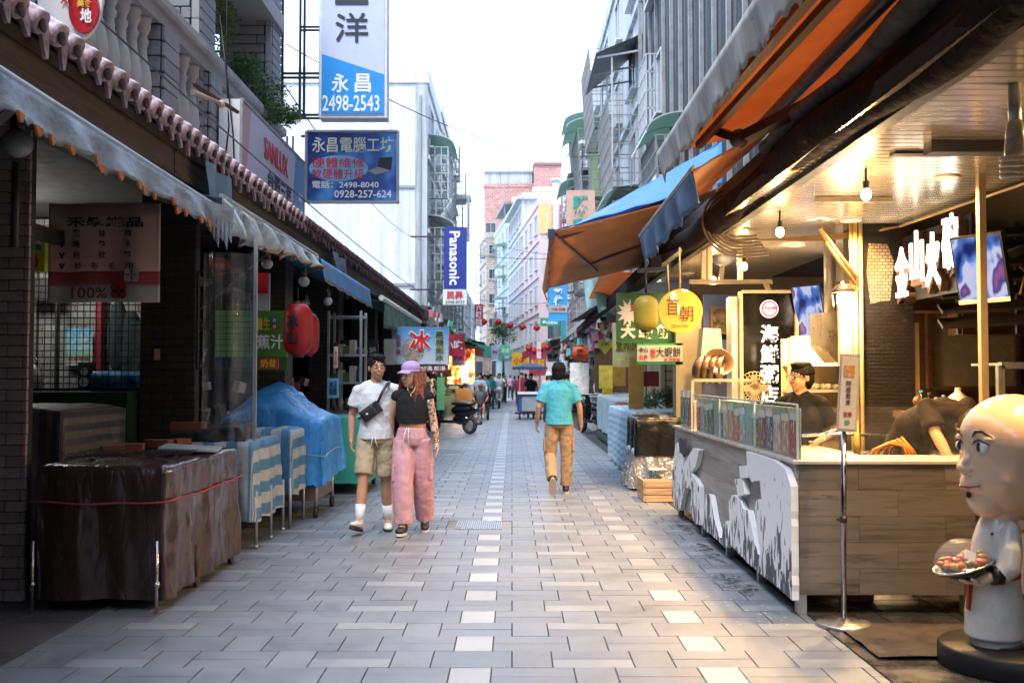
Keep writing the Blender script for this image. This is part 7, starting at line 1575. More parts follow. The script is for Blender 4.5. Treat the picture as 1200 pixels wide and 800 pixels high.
# workers
def wk_extra(t, j, H, Rh, sm):
    m = MB()
    for s in (-1, 1): m.tube([H(s*.034+.026*math.cos(a), -.098, .004+.017*math.sin(a)) for a in [i*math.pi/8 for i in range(16)]], .003, 5, closed=True); m.tube([H(s*.06, -.09, .008), H(s*.08, .0, .01)], .003, 5)
    m.build('glasses', BLACK, t)
p = P(938, 425, 9.3); jk = dict(elL=V(.23, .1, 1.14), wrL=V(.16, -.13, 1.05), elR=V(-.23, .06, 1.12), wrR=V(-.12, -.2, 1.08))
person('stall worker in a black tee and glasses standing behind the glass guard', (PX(938, 8.15), 8.15, -.03), -38, jk, cloth('black_tee', (.008, .008, .008)), .7, cloth('dark_trousers', (.03, .03, .035)), False, 'short', (BKS, BKS), .965, extra=wk_extra, vox=.009, loose=1.2, headturn=-28)
jn = dict(pelvis=V(0, .2, .93), waist=V(0, .12, 1.06), chest=V(0, -.08, 1.17), neck=V(0, -.27, 1.16), head=V(0, -.38, 1.08), shL=V(.19, -.16, 1.22), shR=V(-.19, -.16, 1.22), elL=V(.24, -.28, 1.02), wrL=V(.14, -.42, .92), elR=V(-.26, -.3, 1.05), wrR=V(-.26, -.42, .88), hpL=V(.09, .2, .9), hpR=V(-.09, .2, .9), knL=V(.1, .12, .49), knR=V(-.1, .12, .49), anL=V(.1, .2, .09), anR=V(-.1, .2, .09))
person('stall worker in a dark brown tee bending low over the sink', (PX(1090, 7.4), 7.45, .0), 25, jn, cloth('dark_brown_tee', C('#1c1310')), .85, cloth('dark_trousers', (.03, .03, .035)), False, 'short', (BKS, BKS), 1.06, vox=.01, loose=1.3, headturn=Matrix.Rotation(R_(65), 3, 'X'), face=False)
# ------------------------------------------------------------------ distant street life
def scooter(lab, loc, rot, colr, cat='scooter', group=None):
    t = thing('scooter', lab, cat, (0, 0, 0), rot, group, world=False); t.location = loc; B = M('scooter_paint_'+colr, C(colr), r=.25, coat=.5)
    for y in (-.62, .62):
        w_ = None; m = MB(); m.tube([(-.05, y, .24), (.05, y, .24)], .0, 8) if False else None
        pts = [(0, y+.19*math.cos(a), .24+.19*math.sin(a)) for a in [i*math.pi/12 for i in range(24)]]; m.tube(pts, (.055), 10, closed=True); tr = m.build('wheel', RUBBER, t)
        m = MB(); m.tube([(-.03, y, .24), (.03, y, .24)], .12, 18); m.build('rim', GALV, tr)
    m = MB(); m.ell((0, .42, .62), (.15, .42, .16), 18, 10); m.ell((0, .72, .66), (.1, .22, .1)); m.ell((0, .35, .38), (.12, .3, .14)); m.box(-.14, .14, -.3, .15, .28, .36); m.ell((0, -.36, .62), (.17, .09, .36)); m.ell((0, -.46, .92), (.17, .1, .12)); m.ell((0, -.62, .42), (.09, .22, .07)); remesh(m.build('body_shell', B, t), .018, 3)
    m = MB(); m.ell((0, .38, .80), (.14, .38, .065), 18, 8); m.build('seat', BLACK, t)
    m = MB(); m.tube([(0, -.62, .24), (0, -.5, .6), (0, -.42, 1.0)], .028, 8); m.tube([(-.33, -.3, 1.02), (-.15, -.4, 1.02), (.15, -.4, 1.02), (.33, -.3, 1.02)], .016, 8); m.build('handlebar', BLACK, t)
    for s in (-1, 1):
        m = MB(); m.tube([(s*.24, -.36, 1.02), (s*.3, -.38, 1.2)], .006, 6); m.ell((s*.3, -.38, 1.24), (.05, .015, .035), 12, 8); m.build('mirror', BLACK, t)
    m = MB(); m.ell((0, -.555, .92), (.08, .03, .06), 14, 8); m.build('headlight', M('headlight_lens', (.7, .72, .75), r=.1), t)
    m = MB(); m.ell((0, 1.02, .68), (.07, .03, .04)); m.build('tail_light', M('tail_red', (.4, .02, .02), r=.2), t)
    m = MB(); m.tube([(-.12, .3, .22), (-.14, .9, .3)], [.03, .05], 10); m.build('exhaust', M('dark_exhaust', (.06, .06, .06), r=.4, m=.8), t); return t
scooter('black scooter parked on the left behind the woman in the lilac cap', (PX(529, 27.5), 27.5, 0), 235, '#14161a')
scooter('black scooter parked on the right beyond the walking man', (2.15, 27.6, 0), 200, '#15161a')
scooter('dark scooter half hidden behind the striped tarp cart', (3.05, 20.5, 0), 120, '#24262b')
# white scooter and rider
sc1 = scooter('white scooter ridden toward the camera in the distance', (PX(585, 50), 50, 0), 0, '#cfd0cc')
J_SIT = dict(pelvis=V(0, .32, .86), waist=V(0, .3, 1.0), chest=V(0, .26, 1.2), neck=V(0, .24, 1.37), head=V(0, .22, 1.5), shL=V(.18, .25, 1.33), shR=V(-.18, .25, 1.33), elL=V(.3, .05, 1.15), wrL=V(.3, -.2, 1.05), elR=V(-.3, .05, 1.15), wrR=V(-.3, -.2, 1.05),
             hpL=V(.1, .3, .84), knL=V(.17, -.12, .78), anL=V(.14, -.1, .38), hpR=V(-.1, .3, .84), knR=V(-.17, -.12, .78), anR=V(-.14, -.1, .38))
person('scooter rider in a white top riding the white scooter', (PX(585, 50), 50, 0), 0, J_SIT, WSH, .6, cloth('grey_trousers', C('#5a5550')), False, 'short', (BKS, BKS), 1.04, vox=.02, fold=0)
# mobility scooter / wheelchair
wc = thing('wheelchair', 'wheelchair pushed along the left side in the distance', 'wheelchair', (0, 0, 0), 0, world=False); wc.location = (PX(563, 36.5), 36.5, 0)
for s in (-1, 1):
    m = MB(); m.tube([(s*.28, .1+.27*math.cos(a), .28+.27*math.sin(a)) for a in [i*math.pi/12 for i in range(24)]], .03, 8, closed=True); m.build('wheel', RUBBER, wc)
    m = MB(); m.tube([(s*.25, -.42+.09*math.cos(a), .1+.09*math.sin(a)) for a in [i*math.pi/8 for i in range(16)]], .025, 8, closed=True); m.build('front_wheel', RUBBER, wc)
m = MB(); m.box(-.24, .24, -.25, .22, .46, .5); m.build('seat', BLACK, wc); m = MB(); m.box(-.23, .23, .2, .24, .5, .95); m.build('backrest', BLACK, wc)
m = MB()
for s in (-1, 1): m.tube([(s*.26, .38, .95), (s*.26, .22, .95), (s*.26, .22, .3), (s*.26, -.2, .3), (s*.22, -.5, .1)], .014, 6); m.bar((s*.27, -.2, .68), (s*.27, .2, .68), .05)
m.box(-.2, .2, -.6, -.45, .08, .1); m.build('frame', M('dark_red_tube', (.12, .02, .02), r=.3), wc)
J_WC = {k: (v_+V(0, -.18, -.36) if not k.startswith(('kn', 'an')) else v_) for k, v_ in J_SIT.items()}; J_WC.update(knL=V(.13, -.35, .53), anL=V(.12, -.48, .16), knR=V(-.13, -.35, .53), anR=V(-.12, -.48, .16), elL=V(.27, .1, .8), wrL=V(.2, -.15, .66), elR=V(-.27, .1, .8), wrR=V(-.2, -.15, .66))
def capx(c):
    def f(t, j, H, Rh, sm): m = MB(); m.ell(H(0, .0, .07), (.1, .12, .07)); m.ell(H(0, -.1, .06), (.07, .07, .012)); m.build('cap', M('cap'+c, C(c), r=.7), t)
    return f
person('person with an orange cap sitting in the wheelchair', (PX(563, 36.5), 36.5, 0), 0, J_WC, cloth('checked_grey_shirt', C('#6b6d6e'), var=.4), .6, cloth('black_shorts', (.02, .02, .02)), .8, 'short', (WS, WS), 1.0, vox=.018, fold=0, extra=capx('#c2562a'))
J_PUSH = dict(elL=V(.26, -.05, 1.15), wrL=V(.26, -.32, 1.0), elR=V(-.26, -.05, 1.15), wrR=V(-.26, -.32, 1.0))
person('person in a pale blue shirt pushing the wheelchair', (PX(562, 37.2), 37.3, 0), 0, J_PUSH, cloth('pale_blue_shirt', C('#8fa6bd')), 1.4, cloth('grey_trousers', C('#5a5550')), False, 'short', (BKS, BKS), .97, vox=.02, fold=0)
# blue canopied cart with people
ct_ = thing('vendor_cart', 'blue framed vendor cart with a scalloped blue canopy in the middle of the street', 'cart', (.6, 37, 0)); x0, x1 = PX(605, 37), PX(636, 37); BF = M('blue_frame_paint', C('#2b4f96'), r=.4)
m = MB(); m.box(x0+.1, x1-.05, 36.6, 37.4, .25, .9); m.build('body', BF, ct_); m = MB(); m.box(x0+.2, x1-.15, 36.57, 36.6, .3, .82); m.build('glass_front', M('grey_cart_glass', C('#8d979c'), r=.15), ct_)
m = MB(); m.box(x0+.05, x1, 36.5, 37.5, .9, .98); m.build('counter_top', WHITEP, ct_)
m = MB(); m.box(x0-.05, x1+.02, 36.5, 37.5, .2, .26); m.build('chassis', BLACK, ct_)
for x in (x0+.12, x1-.1):
    m = MB(); m.tube([(x-.03, 36.55, .1), (x+.03, 36.55, .1)], .1, 16); m.build('wheel', RUBBER, ct_)
    for y in (36.55, 37.45): m = MB(); m.bar((x, y, .9), (x, y, 1.95), .03); m.build('post', GALV, ct_)
m = MB(); cx = (x0+x1)/2; a = [(x0-.15, 36.3), (x1+.15, 36.3), (x1+.15, 37.7), (x0-.15, 37.7)]
m.add([(a[0][0], a[0][1], 1.86), (a[1][0], a[1][1], 1.86), (a[2][0], a[2][1], 1.86), (a[3][0], a[3][1], 1.86), (x0+.25, 37, 2.0), (x1-.25, 37, 2.0)], [(0, 1, 5, 4), (1, 2, 5), (2, 3, 4, 5), (3, 0, 4)]); m.build('canopy', M('navy_blue_canvas', C('#27405f'), r=.7, tl=.1), ct_)
m = MB(); m.grid(lambda u, v: V(x0-.15+(x1-x0+.3)*u, 36.3, 1.87-v*(.08+.03*abs(math.sin(u*25)))), 40, 1); m.build('valance', M('navy_blue_canvas', C('#31507f')), ct_)
rr = random.Random(11)
tops = ['#7a2430', '#3a4a70', '#c9ccd2', '#2a2c30', '#4fa3a0', '#b98f96', '#6f8f5a', '#9a8f80', '#c2b23a', '#8fa6bd']
def walker(lab, px, Y, c, rot=None, **k):
    s = rr.uniform(.05, .2); J = dict(knL=V(.1, -s, .49), anL=V(.1, -s*.7, .09), knR=V(-.1, s*.4, .49), anR=V(-.1, s*1.1, .11), wrL=V(.25, rr.uniform(-.15, .1), .89), wrR=V(-.25, rr.uniform(-.15, .1), .89))
    return person(lab, (PX(px, Y), Y, 0), rr.choice((0, 180, 30, 200)) if rot is None else rot, J, cloth('shirt'+c, C(c)), rr.choice((.6, 1.5)), cloth('pants'+rr.choice(('#2c3140', '#5a5550', '#8a7f70')), C('#3c4048')), False, k.pop('hair', 'short'), (BKS, BKS), rr.uniform(.93, 1.02), vox=.03, fold=0, face=False, **k)
walker('woman in a white bucket hat beside the blue canopied cart', 643, 34, '#b9a795', 20, hair='long', extra=lambda t, j, H, Rh, sm: (lambda m: (m.lathe([(.15, .0), (.1, .04), (.095, .1), (.0, .12)], H(0, 0, .02), 18), m.build('bucket_hat', WSH, t)))(MB()))
walker('dark shirted person leaning behind the blue canopied cart', 622, 37.9, '#22252c', 0); walker('person in a maroon shirt left of the cart canopy post', 611, 41, '#7a2430')
labs = ['pedestrian in a sea green top left of the white scooter', 'pedestrian in blue behind the wheelchair', 'pedestrian in pale clothes behind the scooter rider', 'pedestrian in maroon beyond the blue cart', 'pedestrian in a dark top beyond the blue cart', 'pedestrian in olive beyond the turquoise polo man', 'pedestrian in dusty pink at the far middle', 'pedestrian in pale blue at the far middle', 'pedestrian in navy far behind the scooter', 'pedestrian in grey far beyond the cart']
for i, (px, Y, c) in enumerate(((568, 44, '#4fa3a0'), (572, 52, '#3a4a70'), (590, 62, '#c9ccd2'), (608, 55, '#7a2430'), (616, 60, '#2a2c30'), (665, 40, '#6f8f5a'), (598, 75, '#b98f96'), (583, 80, '#8fa6bd'), (576, 66, '#2c3a60'), (628, 70, '#9a8f80'))): walker(labs[i], px, Y, c)
# vendor side
vd = walker('vendor in a yellow shirt behind the white counter on the right', 712, 27, '#c2b23a', 60)
sc_ = thing('shop_counter', 'white shop counter with bags on top on the far right side', 'counter', (3.2, 28, 0)); m = MB(); m.box(PX(690, 30), PX(745, 30), 29, 31, 0, .95); m.build('body', M('white_counter_panel', C('#b4bcc4'), r=.35), sc_); m = MB(); m.box(PX(688, 30), PX(747, 30), 28.9, 31.1, .95, 1.0); m.build('top', WHITEP, sc_)
for i, px in enumerate((700, 709, 717, 724)): m = MB(); m.ell((PX(px, 29.5), 29.5, 1.2), (.12, .1, .22)); remesh(m.build('plastic_bag', M('white_bag', (.7, .7, .68), r=.3, tl=.2), label=['first', 'second', 'third', 'last'][i]+' white plastic bag from the left on the far white counter', cat='bag', group='white bags on the far counter'), .03, 1, .06, .1)
# striped carts on the right
st2 = stripe_mat('pale_blue_striped_tarp', [C('#b4c4cc'), C('#6fa0bd'), C('#b4c4cc'), C('#a9b9a4')], .16, 1, 'UV', wob=.03, bumpk=.6)
sm = thing('covered_cart', 'tall stack under a pale blue striped tarp on a dark green base, right side', 'cart', (2.5, 22, 0)); drape('tarp', st2, 2.12, 3.0, 19.4, 25.5, 1.08, .25, sm, fold=.05, nf=20, seed=31, nper=240, ns=22, jag=.08)
m = MB(); m.box(2.1, 3.0, 19.3, 25.6, .03, .22); m.build('base', M('dark_green_paint', (.02, .05, .035)), sm)
s3 = stripe_mat('light_blue_check_tarp', [C('#b9c9d2'), C('#86b0cc')], .11, 0, 'UV', wob=.02, bumpk=.6)
t = thing('covered_table', 'table under a light blue striped tarp behind the black cover', 'table', (2.2, 16, 0)); drape('tarp', s3, 1.78, 2.7, 14.9, 18.6, 1.0, .06, t, fold=.05, nf=14, seed=33, nper=220, jag=.06)
t = thing('covered_crate', 'box under a shiny black cover over crumpled silver foil on the right', 'covered box', (2.0, 14, 0)); drape('black_cover', M('shiny_black_cover', (.012, .012, .013), r=.3, spec=.3, crease=.3, cs=3), 1.66, 2.25, 13.6, 14.7, .97, .46, t, fold=.025, nf=8, seed=41, nper=160)
drape('silver_foil', M('silver_foil', (.5, .5, .5), r=.3, m=.7, crease=.8, cs=6), 1.64, 2.25, 13.65, 14.6, .55, .03, t, fold=.05, nf=13, seed=43, nper=200, flare=.06)
m = MB(); m.grid(lambda u, v: V(1.78+.22*u+.03*math.sin(v*7), 13.35+.2*v, .30+.03*noise.noise(V(u*5, v*5, 1))), 10, 6); m.build('plastic_scrap', M('clear_scrap', (.6, .63, .66), r=.2), label='crumpled clear plastic on top of the wooden crate', cat='plastic')
t = thing('wooden_crate', 'small pale wooden crate on the paving beside the counter end', 'crate', (1.75, 12.5, 0)); WC = wood_mat('pale_crate_wood', (.42, .27, .14), (.28, .17, .08), 'x', r=.7)
for i in range(3): m = MB(); m.box(1.60, 1.98, 12.35, 12.37, .01+i*.085, .085+i*.085); m.build('slat', WC, t); m = MB(); m.box(1.58, 1.6, 12.36, 13.0, .01+i*.085, .085+i*.085); m.build('slat', WC, t)
m = MB(); m.box(1.62, 1.98, 12.39, 13.0, .01, .22); m.build('contents', M('straw_fill', C('#8f7a58'), var=.5, vs=30), t)
m = MB(); m.box(PX(720, 19), PX(733, 19), 18.9, 19.0, .75, 1.05); m.build('pink_box', M('salmon_card', C('#c27a78')), label='salmon pink box hanging at the front of the striped stack', cat='box')
leafm = leafmat('potted_leaf', (.06, .11, .04))
for i, (px, py, Y, s, lab) in enumerate(((770, 470, 16.5, .3, 'bushy potted plant behind the black cover'), (752, 478, 17.5, .25, 'leafy potted plant left of the bushy one'), (727, 485, 18.8, .16, 'small bright seedling tray plant before the striped stack'))):
    c = P(px, py, Y); t = thing('potted_plant', lab, 'plant', (c.x, Y, c.z-s)); leaf_crown('foliage', leafm, [((c.x, Y, c.z), (s*1.2, s, s*.6)), ((c.x+s*.6, Y, c.z+s*.3), (s*.6, s*.5, s*.5))], 900, .035, t, seed=i)
    m = MB(); m.lathe([(.09, -s-.1), (.12, -s+.1), (.13, -s+.1)], (c.x, Y, c.z+.05), 14); m.build('pot', M('terracotta', C('#8a5038')), t)
t = thing('wire_rack', 'thin metal rack of shelves behind the potted plants', 'rack', (2.6, 17.2, 0)); m = MB()
for px in (757, 780): m.bar((PX(px, 16.9), 16.9, .3), (PX(px, 16.9), 16.9, 1.9), .02)
for k in range(6): m.bar((PX(778, 17.4), 17.4, 1.0+k*.15), (PX(798, 17.4), 17.4, 1.0+k*.15), .02)
m.build('frame', DARKMETAL, t); m = MB(); m.box(PX(752, 17), PX(772, 17), 17, 17.3, 1.35, 1.6); m.build('red_box', M('faded_red_box', C('#8e2f33')), t)
# orange lantern, heart sign, posters
c = P(680, 414, 24); lantern('round orange paper lantern with dark characters on the right', (c.x, 24, c.z), .19, .18, M('orange_lantern_silk', C('#d2571c'), r=.5, tl=.4), '平安', square=2)
t = thing('wall_sign', 'yellow heart shaped sign on the brown shop wall', 'sign', (2.7, 26, 2)); c = P(709, 405, 25); sheet('panel', c, 0, 0, FRONT, M('lime_heart', C('#b9b23a')), t, .03, poly=[(0, -.22), (.16, -.02), (.17, .1), (.08, .17), (0, .13), (-.08, .17), (-.17, .1), (-.16, -.02)]); text('好吃', c+V(0, -.03, .03), .18, .1, FRONT, INK, t, bold=.02)
mb = MB(); mb.box(PX(697, 27), PX(740, 27), 27, 27.1, 1.1, 2.9); mb.build('wall_board', M('brown_shop_wall', C('#5b4636'), r=.7), label='brown wall panel carrying the yellow heart sign', cat='panel')
for i, (px0, px1, py0, py1, Y, c_, lab) in enumerate(((702, 718, 428, 455, 26, '#c9b84a', 'yellow food poster beside the vendor'), (718, 733, 428, 452, 22.5, '#b5852f', 'amber food poster right of the yellow one'), (668, 690, 425, 470, 33, '#d8d4cc', 'tall white lit panel behind the orange lantern'))):
    p, q = P(px0, py1, Y), P(px1, py0, Y); m = MB(); m.box(p.x, q.x, Y, Y+.03, p.z, q.z); m.build('poster', M('poster_%d' % i, C(c_), var=.35, vs=6), label=lab, cat='poster')
# left far stalls
gl = thing('snack_stall', 'glowing orange snack stall with food pictures on the left', 'stall', (-2.4, 43, 0)); Y = 42
b = NB('glowing_food_pictures'); n = b.noise(b.coord('Object'), 3.2, 3, .6); cc = b.ramp(n, [(.36, C('#5e1d0c')), (.45, C('#c2561a')), (.5, C('#e8a83c')), (.58, C('#f2e2c0')), (.66, C('#b5301c'))]); b.color(cc); b.l(cc, b.b.inputs['Emission Color']); b.set(Emission_Strength=.6)
m = MB(); m.box(PX(524, Y), PX(556, Y), Y, Y+.1, PZ(450, Y), PZ(409, Y)); m.build('menu_panel', b.m, gl); m = MB(); m.box(PX(536, Y), PX(556, Y), Y-.6, Y, 0, PZ(455, Y)); m.build('counter', M('warm_tan_box', C('#c2955a'), r=.5), gl)
m = MB(); m.box(PX(520, Y), PX(538, Y), Y-.4, Y, 0, PZ(452, Y)); m.build('side_counter', M('pale_green_box', C('#8fa99a')), gl); text('麵線', (PX(529, Y), Y-.42, .95),   .4, .2, FRONT, INK, gl, bold=.02)
m = MB(); m.box(PX(541, Y), PX(549, Y), Y-.05, Y-.02, PZ(448, Y), PZ(425, Y)); m.build('white_menu', M('glowing_menu_white', (1, 1, .95), emit=1.2, ec=(1, .95, .85)), gl)
lamp('stall_glow', 'POINT', (PX(540, Y), Y-1, 2.1), 40, (1, .7, .35), .15)
c = P(545, 415, 41); lantern('round orange lantern above the glowing snack stall', (c.x, 41, c.z), .24, .2, M('orange_lantern_silk', C('#d2571c')), square=2)
mb = MB(); mb.box(PX(512, 24.5), PX(521, 24.5), 24.5, 24.6, PZ(480, 24.5), PZ(442, 24.5)); mb.build('board', M('green_white_board', C('#5d9a6a')), label='green and white board beside the left scooter', cat='board')
t = thing('shop_sign', 'red vertical sign with white characters in the far left street', 'sign', (-1.7, 47, 3)); Y = 47; p, q = P(556, 382, Y), P(566, 356, Y); m = MB(); m.box(p.x, q.x, Y, Y+.1, p.z, q.z); m.build('panel', M('crimson_panel', C('#b02436'), r=.4), t); column('六町目', ((p.x+q.x)/2, Y-.02, (p.z+q.z)/2), .26, 1.0, FRONT, WHITEINK, t, bold=.02)
# Panasonic sign
t = thing('shop_sign', 'tall deep blue vertical sign with white sideways latin letters', 'sign', (-1.8, 33, 4)); Y = 33; p, q = P(520, 339, Y), P(547, 266, Y)
m = MB(); m.box(p.x, q.x, Y, Y+.2, p.z, q.z); m.build('panel', M('deep_blue_panel', C('#23307e'), r=.35), t); text('Panasonic', ((p.x+q.x)/2-.02, Y-.02, (p.z+q.z)/2), (q.z-p.z)*.86, .34, basis((0, 0, -1), (1, 0, 0)), WHITEINK, t, bold=.02)
p2_, q2_ = P(519, 357, Y), P(547, 339, Y); m = MB(); m.box(p2_.x, q2_.x, Y, Y+.15, p2_.z, q2_.z); m.build('lower_panel', M('white_sign_panel', C('#c9ccc6')), t); text('民昇', ((p2_.x+q2_.x)/2, Y-.02, p2_.z+.31), .52, .25, FRONT, RED, t, bold=.03); text('2498-8733', ((p2_.x+q2_.x)/2, Y-.02, p2_.z+.09), .6, .09, FRONT, NAVY, t)
m = MB(); m.bar((p.x, Y+.1, q.z-.3), (-3.3, Y+.1, q.z-.3), .05); m.bar((p.x, Y+.1, p.z), (-3.3, Y+.1, p.z), .05); m.build('mounting_arm', DARKMETAL, t)
# pharmacy + 勝 signs
t = thing('shop_sign', 'sky blue vertical pharmacy sign hanging under the orange awning', 'sign', (1, 22, 2.8)); Y = 22; p, q = P(643, 376, Y), P(665, 330, Y); m = MB(); m.box(p.x, q.x, Y, Y+.12, p.z, q.z); m.build('panel', M('sky_sign_panel', C('#3f9ad6'), r=.4), t)
text('藥', ((p.x+q.x)/2, Y-.02, PZ(343, Y)), .2, .18, FRONT, WHITEINK, t, bold=.03); text('行', ((p.x+q.x)/2, Y-.02, PZ(353, Y)), .2, .18, FRONT, WHITEINK, t, bold=.03); sheet('grey_band', ((p.x+q.x)/2, Y, PZ(362, Y)), q.x-p.x-.01, .16, FRONT, M('grey_band_print', C('#a9a9a4')), t, .01, z=.006); text('中藥 西藥', ((p.x+q.x)/2, Y-.02, PZ(362, Y)), .3, .06, FRONT, RED, t)
mb = MB(); mb.bar(((p.x+q.x)/2, Y+.06, q.z), ((p.x+q.x)/2, Y+.06, 3.9), .03); mb.bar(((p.x+q.x)/2, Y+.06, 3.9), (3.5, Y+.06, 3.9), .04); mb.build('hanger', DARKMETAL, t)
for i, (px0, px1, py0, py1, Y, c_, lab) in enumerate(((657, 663, 377, 397, 23, '#3fb0b8', 'narrow turquoise strip banner below the pharmacy sign'), (633, 656, 373, 382, 30, '#2fa58c', 'flat green street banner left of the pharmacy sign'))):
    p, q = P(px0, py1, Y), P(px1, py0, Y); t = thing('strip_banner', lab, 'banner', (p.x, Y, p.z)); m = MB(); m.box(p.x, q.x, Y, Y+.02, p.z, q.z); m.build('cloth', M('banner_%d' % i, C(c_), tl=.3), t)
    if i: text('金山老街', ((p.x+q.x)/2, Y-.02, (p.z+q.z)/2), .45, .12, FRONT, WHITEINK, t, bold=.02)
t = thing('shop_sign', 'salmon pink sign with big teal characters above the blue tarpaulin', 'sign', (3, 40, 6)); Y = 30; p, q = P(664, 285, Y), P(697, 223, Y); m = MB(); m.box(p.x, q.x, Y, Y+.2, p.z, q.z); m.build('panel', M('salmon_panel', C('#c9a08c'), r=.5), t)
text('勝', ((p.x+q.x)/2, Y-.03, PZ(241, Y)), .5, .6, FRONT, M('teal_ink', C('#1f9a8a')), t, bold=.04); text('利', ((p.x+q.x)/2, Y-.03, PZ(267, Y)), .5, .6, FRONT, M('teal_ink', C('#1f9a8a')), t, bold=.04); m = MB(); m.bar((q.x, Y+.1, q.z-.2), (3.6, Y+.1, q.z-.2), .06); m.build('arm', DARKMETAL, t)
# far awnings crossing over the street and signs
FA = [(563, 590, 404, 414, 52, '#5fb5a5'), (590, 612, 398, 412, 58, '#6fbfae'), (612, 632, 400, 412, 50, '#9a3f4a'), (634, 662, 388, 402, 44, '#a58a4a'), (546, 566, 398, 408, 44, '#7a4a3a')]
FL = ['teal awning reaching over the far street beside the snack stall', 'light teal awning in the far centre', 'dark red awning above the blue cart', 'tan striped awning on the far right', 'brown awning beyond the snack stall']
for i, (a, b_, c_, d, Y, cl_, ) in enumerate(FA):
    t = thing('awning', FL[i], 'awning', (PX((a+b_)/2, Y), Y, 2)); hi = 1 if a > 600 else -1; zl, zr = (PZ(d, Y), PZ(c_, Y)) if hi > 0 else (PZ(c_, Y), PZ(d, Y))
    xa, xb = PX(a, Y), PX(b_, Y)
    if hi > 0: xb = 3.4
    else: xa = -3.3
    slope_sheet(t, [(xa, Y, zl), (xb, Y, zr+(.3 if hi > 0 else 0)), (xb, Y+5, zr+(.4 if hi > 0 else 0)), (xa, Y+5, zl+.1)], M('far_canvas_%d' % i, C(cl_), r=.7, tl=.35, var=.2), nu=10, nv=5)
    m = MB(); m.grid(lambda u, v: V(xa+(xb-xa)*u, Y-.02, zl+(zr+(.3 if hi > 0 else 0)-zl)*u-v*.35), 12, 1); m.build('valance', M('far_canvas_%d' % i, C(cl_)), t)
for i, (a, b_, c_, d, Y, cl_, s, ink, lab) in enumerate(((600, 619, 413, 431, 56, '#e0b030', '小吃', RED, 'yellow food sign above the far stalls'), (576, 584, 405, 420, 48, '#b9a7cf', '茶', NAVY, 'small lilac sign over the white scooter'), (586, 598, 404, 417, 54, '#58b38c', '冰店', WHITEINK, 'green cloth sign left of the yellow food sign'), (620, 640, 410, 440, 66, '#9c2f3c', '金山老街', M('yellow_ink', C('#e2c23a')), 'crimson sign in the far centre behind the cart'), (629, 634, 400, 420, 42, '#d8b8c0', '豆花', RED, 'narrow pale pink hanging sign in the far centre'), (640, 656, 372+40, 372+52, 60, '#cfd6d8', '特產', NAVY, 'white sign behind the head of the turquoise polo man'))):
    p, q = P(a, d, Y), P(b_, c_, Y); t = thing('shop_sign', lab, 'sign', (p.x, Y, p.z)); m = MB(); m.box(p.x, q.x, Y, Y+.08, p.z, q.z); m.build('panel', M('far_sign_%d' % i, C(cl_), r=.5), t); text(s, ((p.x+q.x)/2, Y-.02, (p.z+q.z)/2), (q.x-p.x)*.8, min((q.z-p.z)*.6, (q.x-p.x)*.45), FRONT, ink, t, bold=.02)
RLN = M('red_ball_lantern', C('#cf2f38'), r=.5, tl=.4)
for i, (px, py) in enumerate(((584, 377), (567, 377), (598, 381), (612, 383), (629, 384))):
    c = P(px, py, 48); lantern(['second red ball lantern on the wire over the far street', 'leftmost red ball lantern on the wire', 'middle red ball lantern on the wire', 'red ball lantern second from the right on the wire', 'rightmost red ball lantern on the wire'][i], (c.x, 48, c.z), .16, .14, RLN, group='red ball lanterns strung over the street', square=2)
for i, (px, py) in enumerate(((620, 408), (626, 411), (633, 409), (641, 407))):
    c = P(px, py, 44); lantern(['leftmost', 'second', 'third', 'rightmost'][i]+' of the four low red lanterns above the blue canopied cart', (c.x, 44, c.z), .15, .13, RLN, group='low red lanterns above the cart', square=2)
def wire(lab, a, b_, sag, r=.012, group=None): m = MB(); a, b_ = Vector(a), Vector(b_); m.tube([a.lerp(b_, i/16)-V(0, 0, sag*4*(i/16)*(1-i/16)) for i in range(17)], r, 4); m.build('overhead_wire', BLACK, label=lab, cat='wire')
wire('wire carrying the red ball lanterns across the street', (-3.3, 48, 4.6), (3.5, 48, 4.2), .4); wire('black overhead cable crossing above the lantern wire', (-3.3, 44, 5.3), (3.5, 52, 5.6), .5); wire('highest thin cable crossing the far street', (-3.3, 40, 6.6), (3.5, 46, 7.0), .3); wire('thin cable running down the right facades', (3.3, 20, 6.6), (2.6, 60, 6.5), .5)

# ------------------------------------------------------------------ buildings
WHT = wall_mat('white_render', C('#d8dadc'), .42, .25, dc=(.2, .2, .19)); WHT2 = wall_mat('pale_grey_render', C('#b9bdc1'), .7); 
FRM = M('aluminium_frame', (.5, .51, .52), r=.4, m=.4); PANE = M('dark_window_pane', (.05, .06, .07), r=.1, var=.3)
_w = {}
def window(parent, c, R, w_, h_, bars=1):
    key = (round(w_, 1), round(h_, 1), bars); w_, h_ = key[0] or .1, key[1] or .1
    if key not in _w:
        m = MB(); t_ = .06
        for x in (-w_/2, w_/2): m.obox((x, 0, .03), (t_, h_, .1))
        for z in (-h_/2, h_/2): m.obox((0, z, .032), (w_-.01, t_, .1))
        for k in range(bars): m.obox((-w_/2+w_*(k+1)/(bars+1), 0, .03), (.04, h_, .06))
        m.obox((0, -h_/2-.06, .1), (w_+.2, .06, .2)); a = m.mesh('window', FRM); m = MB(); m.obox((0, 0, .02), (w_, h_, .02)); _w[key] = (a, m.mesh('pane', PANE))
    a, b_ = _w[key]; rot = R.to_euler(); o = piece('window', a, parent, c, (1, 1, 1), rot); p_ = bpy.data.objects.new('pane', b_); col.objects.link(p_); p_.parent = o; return o
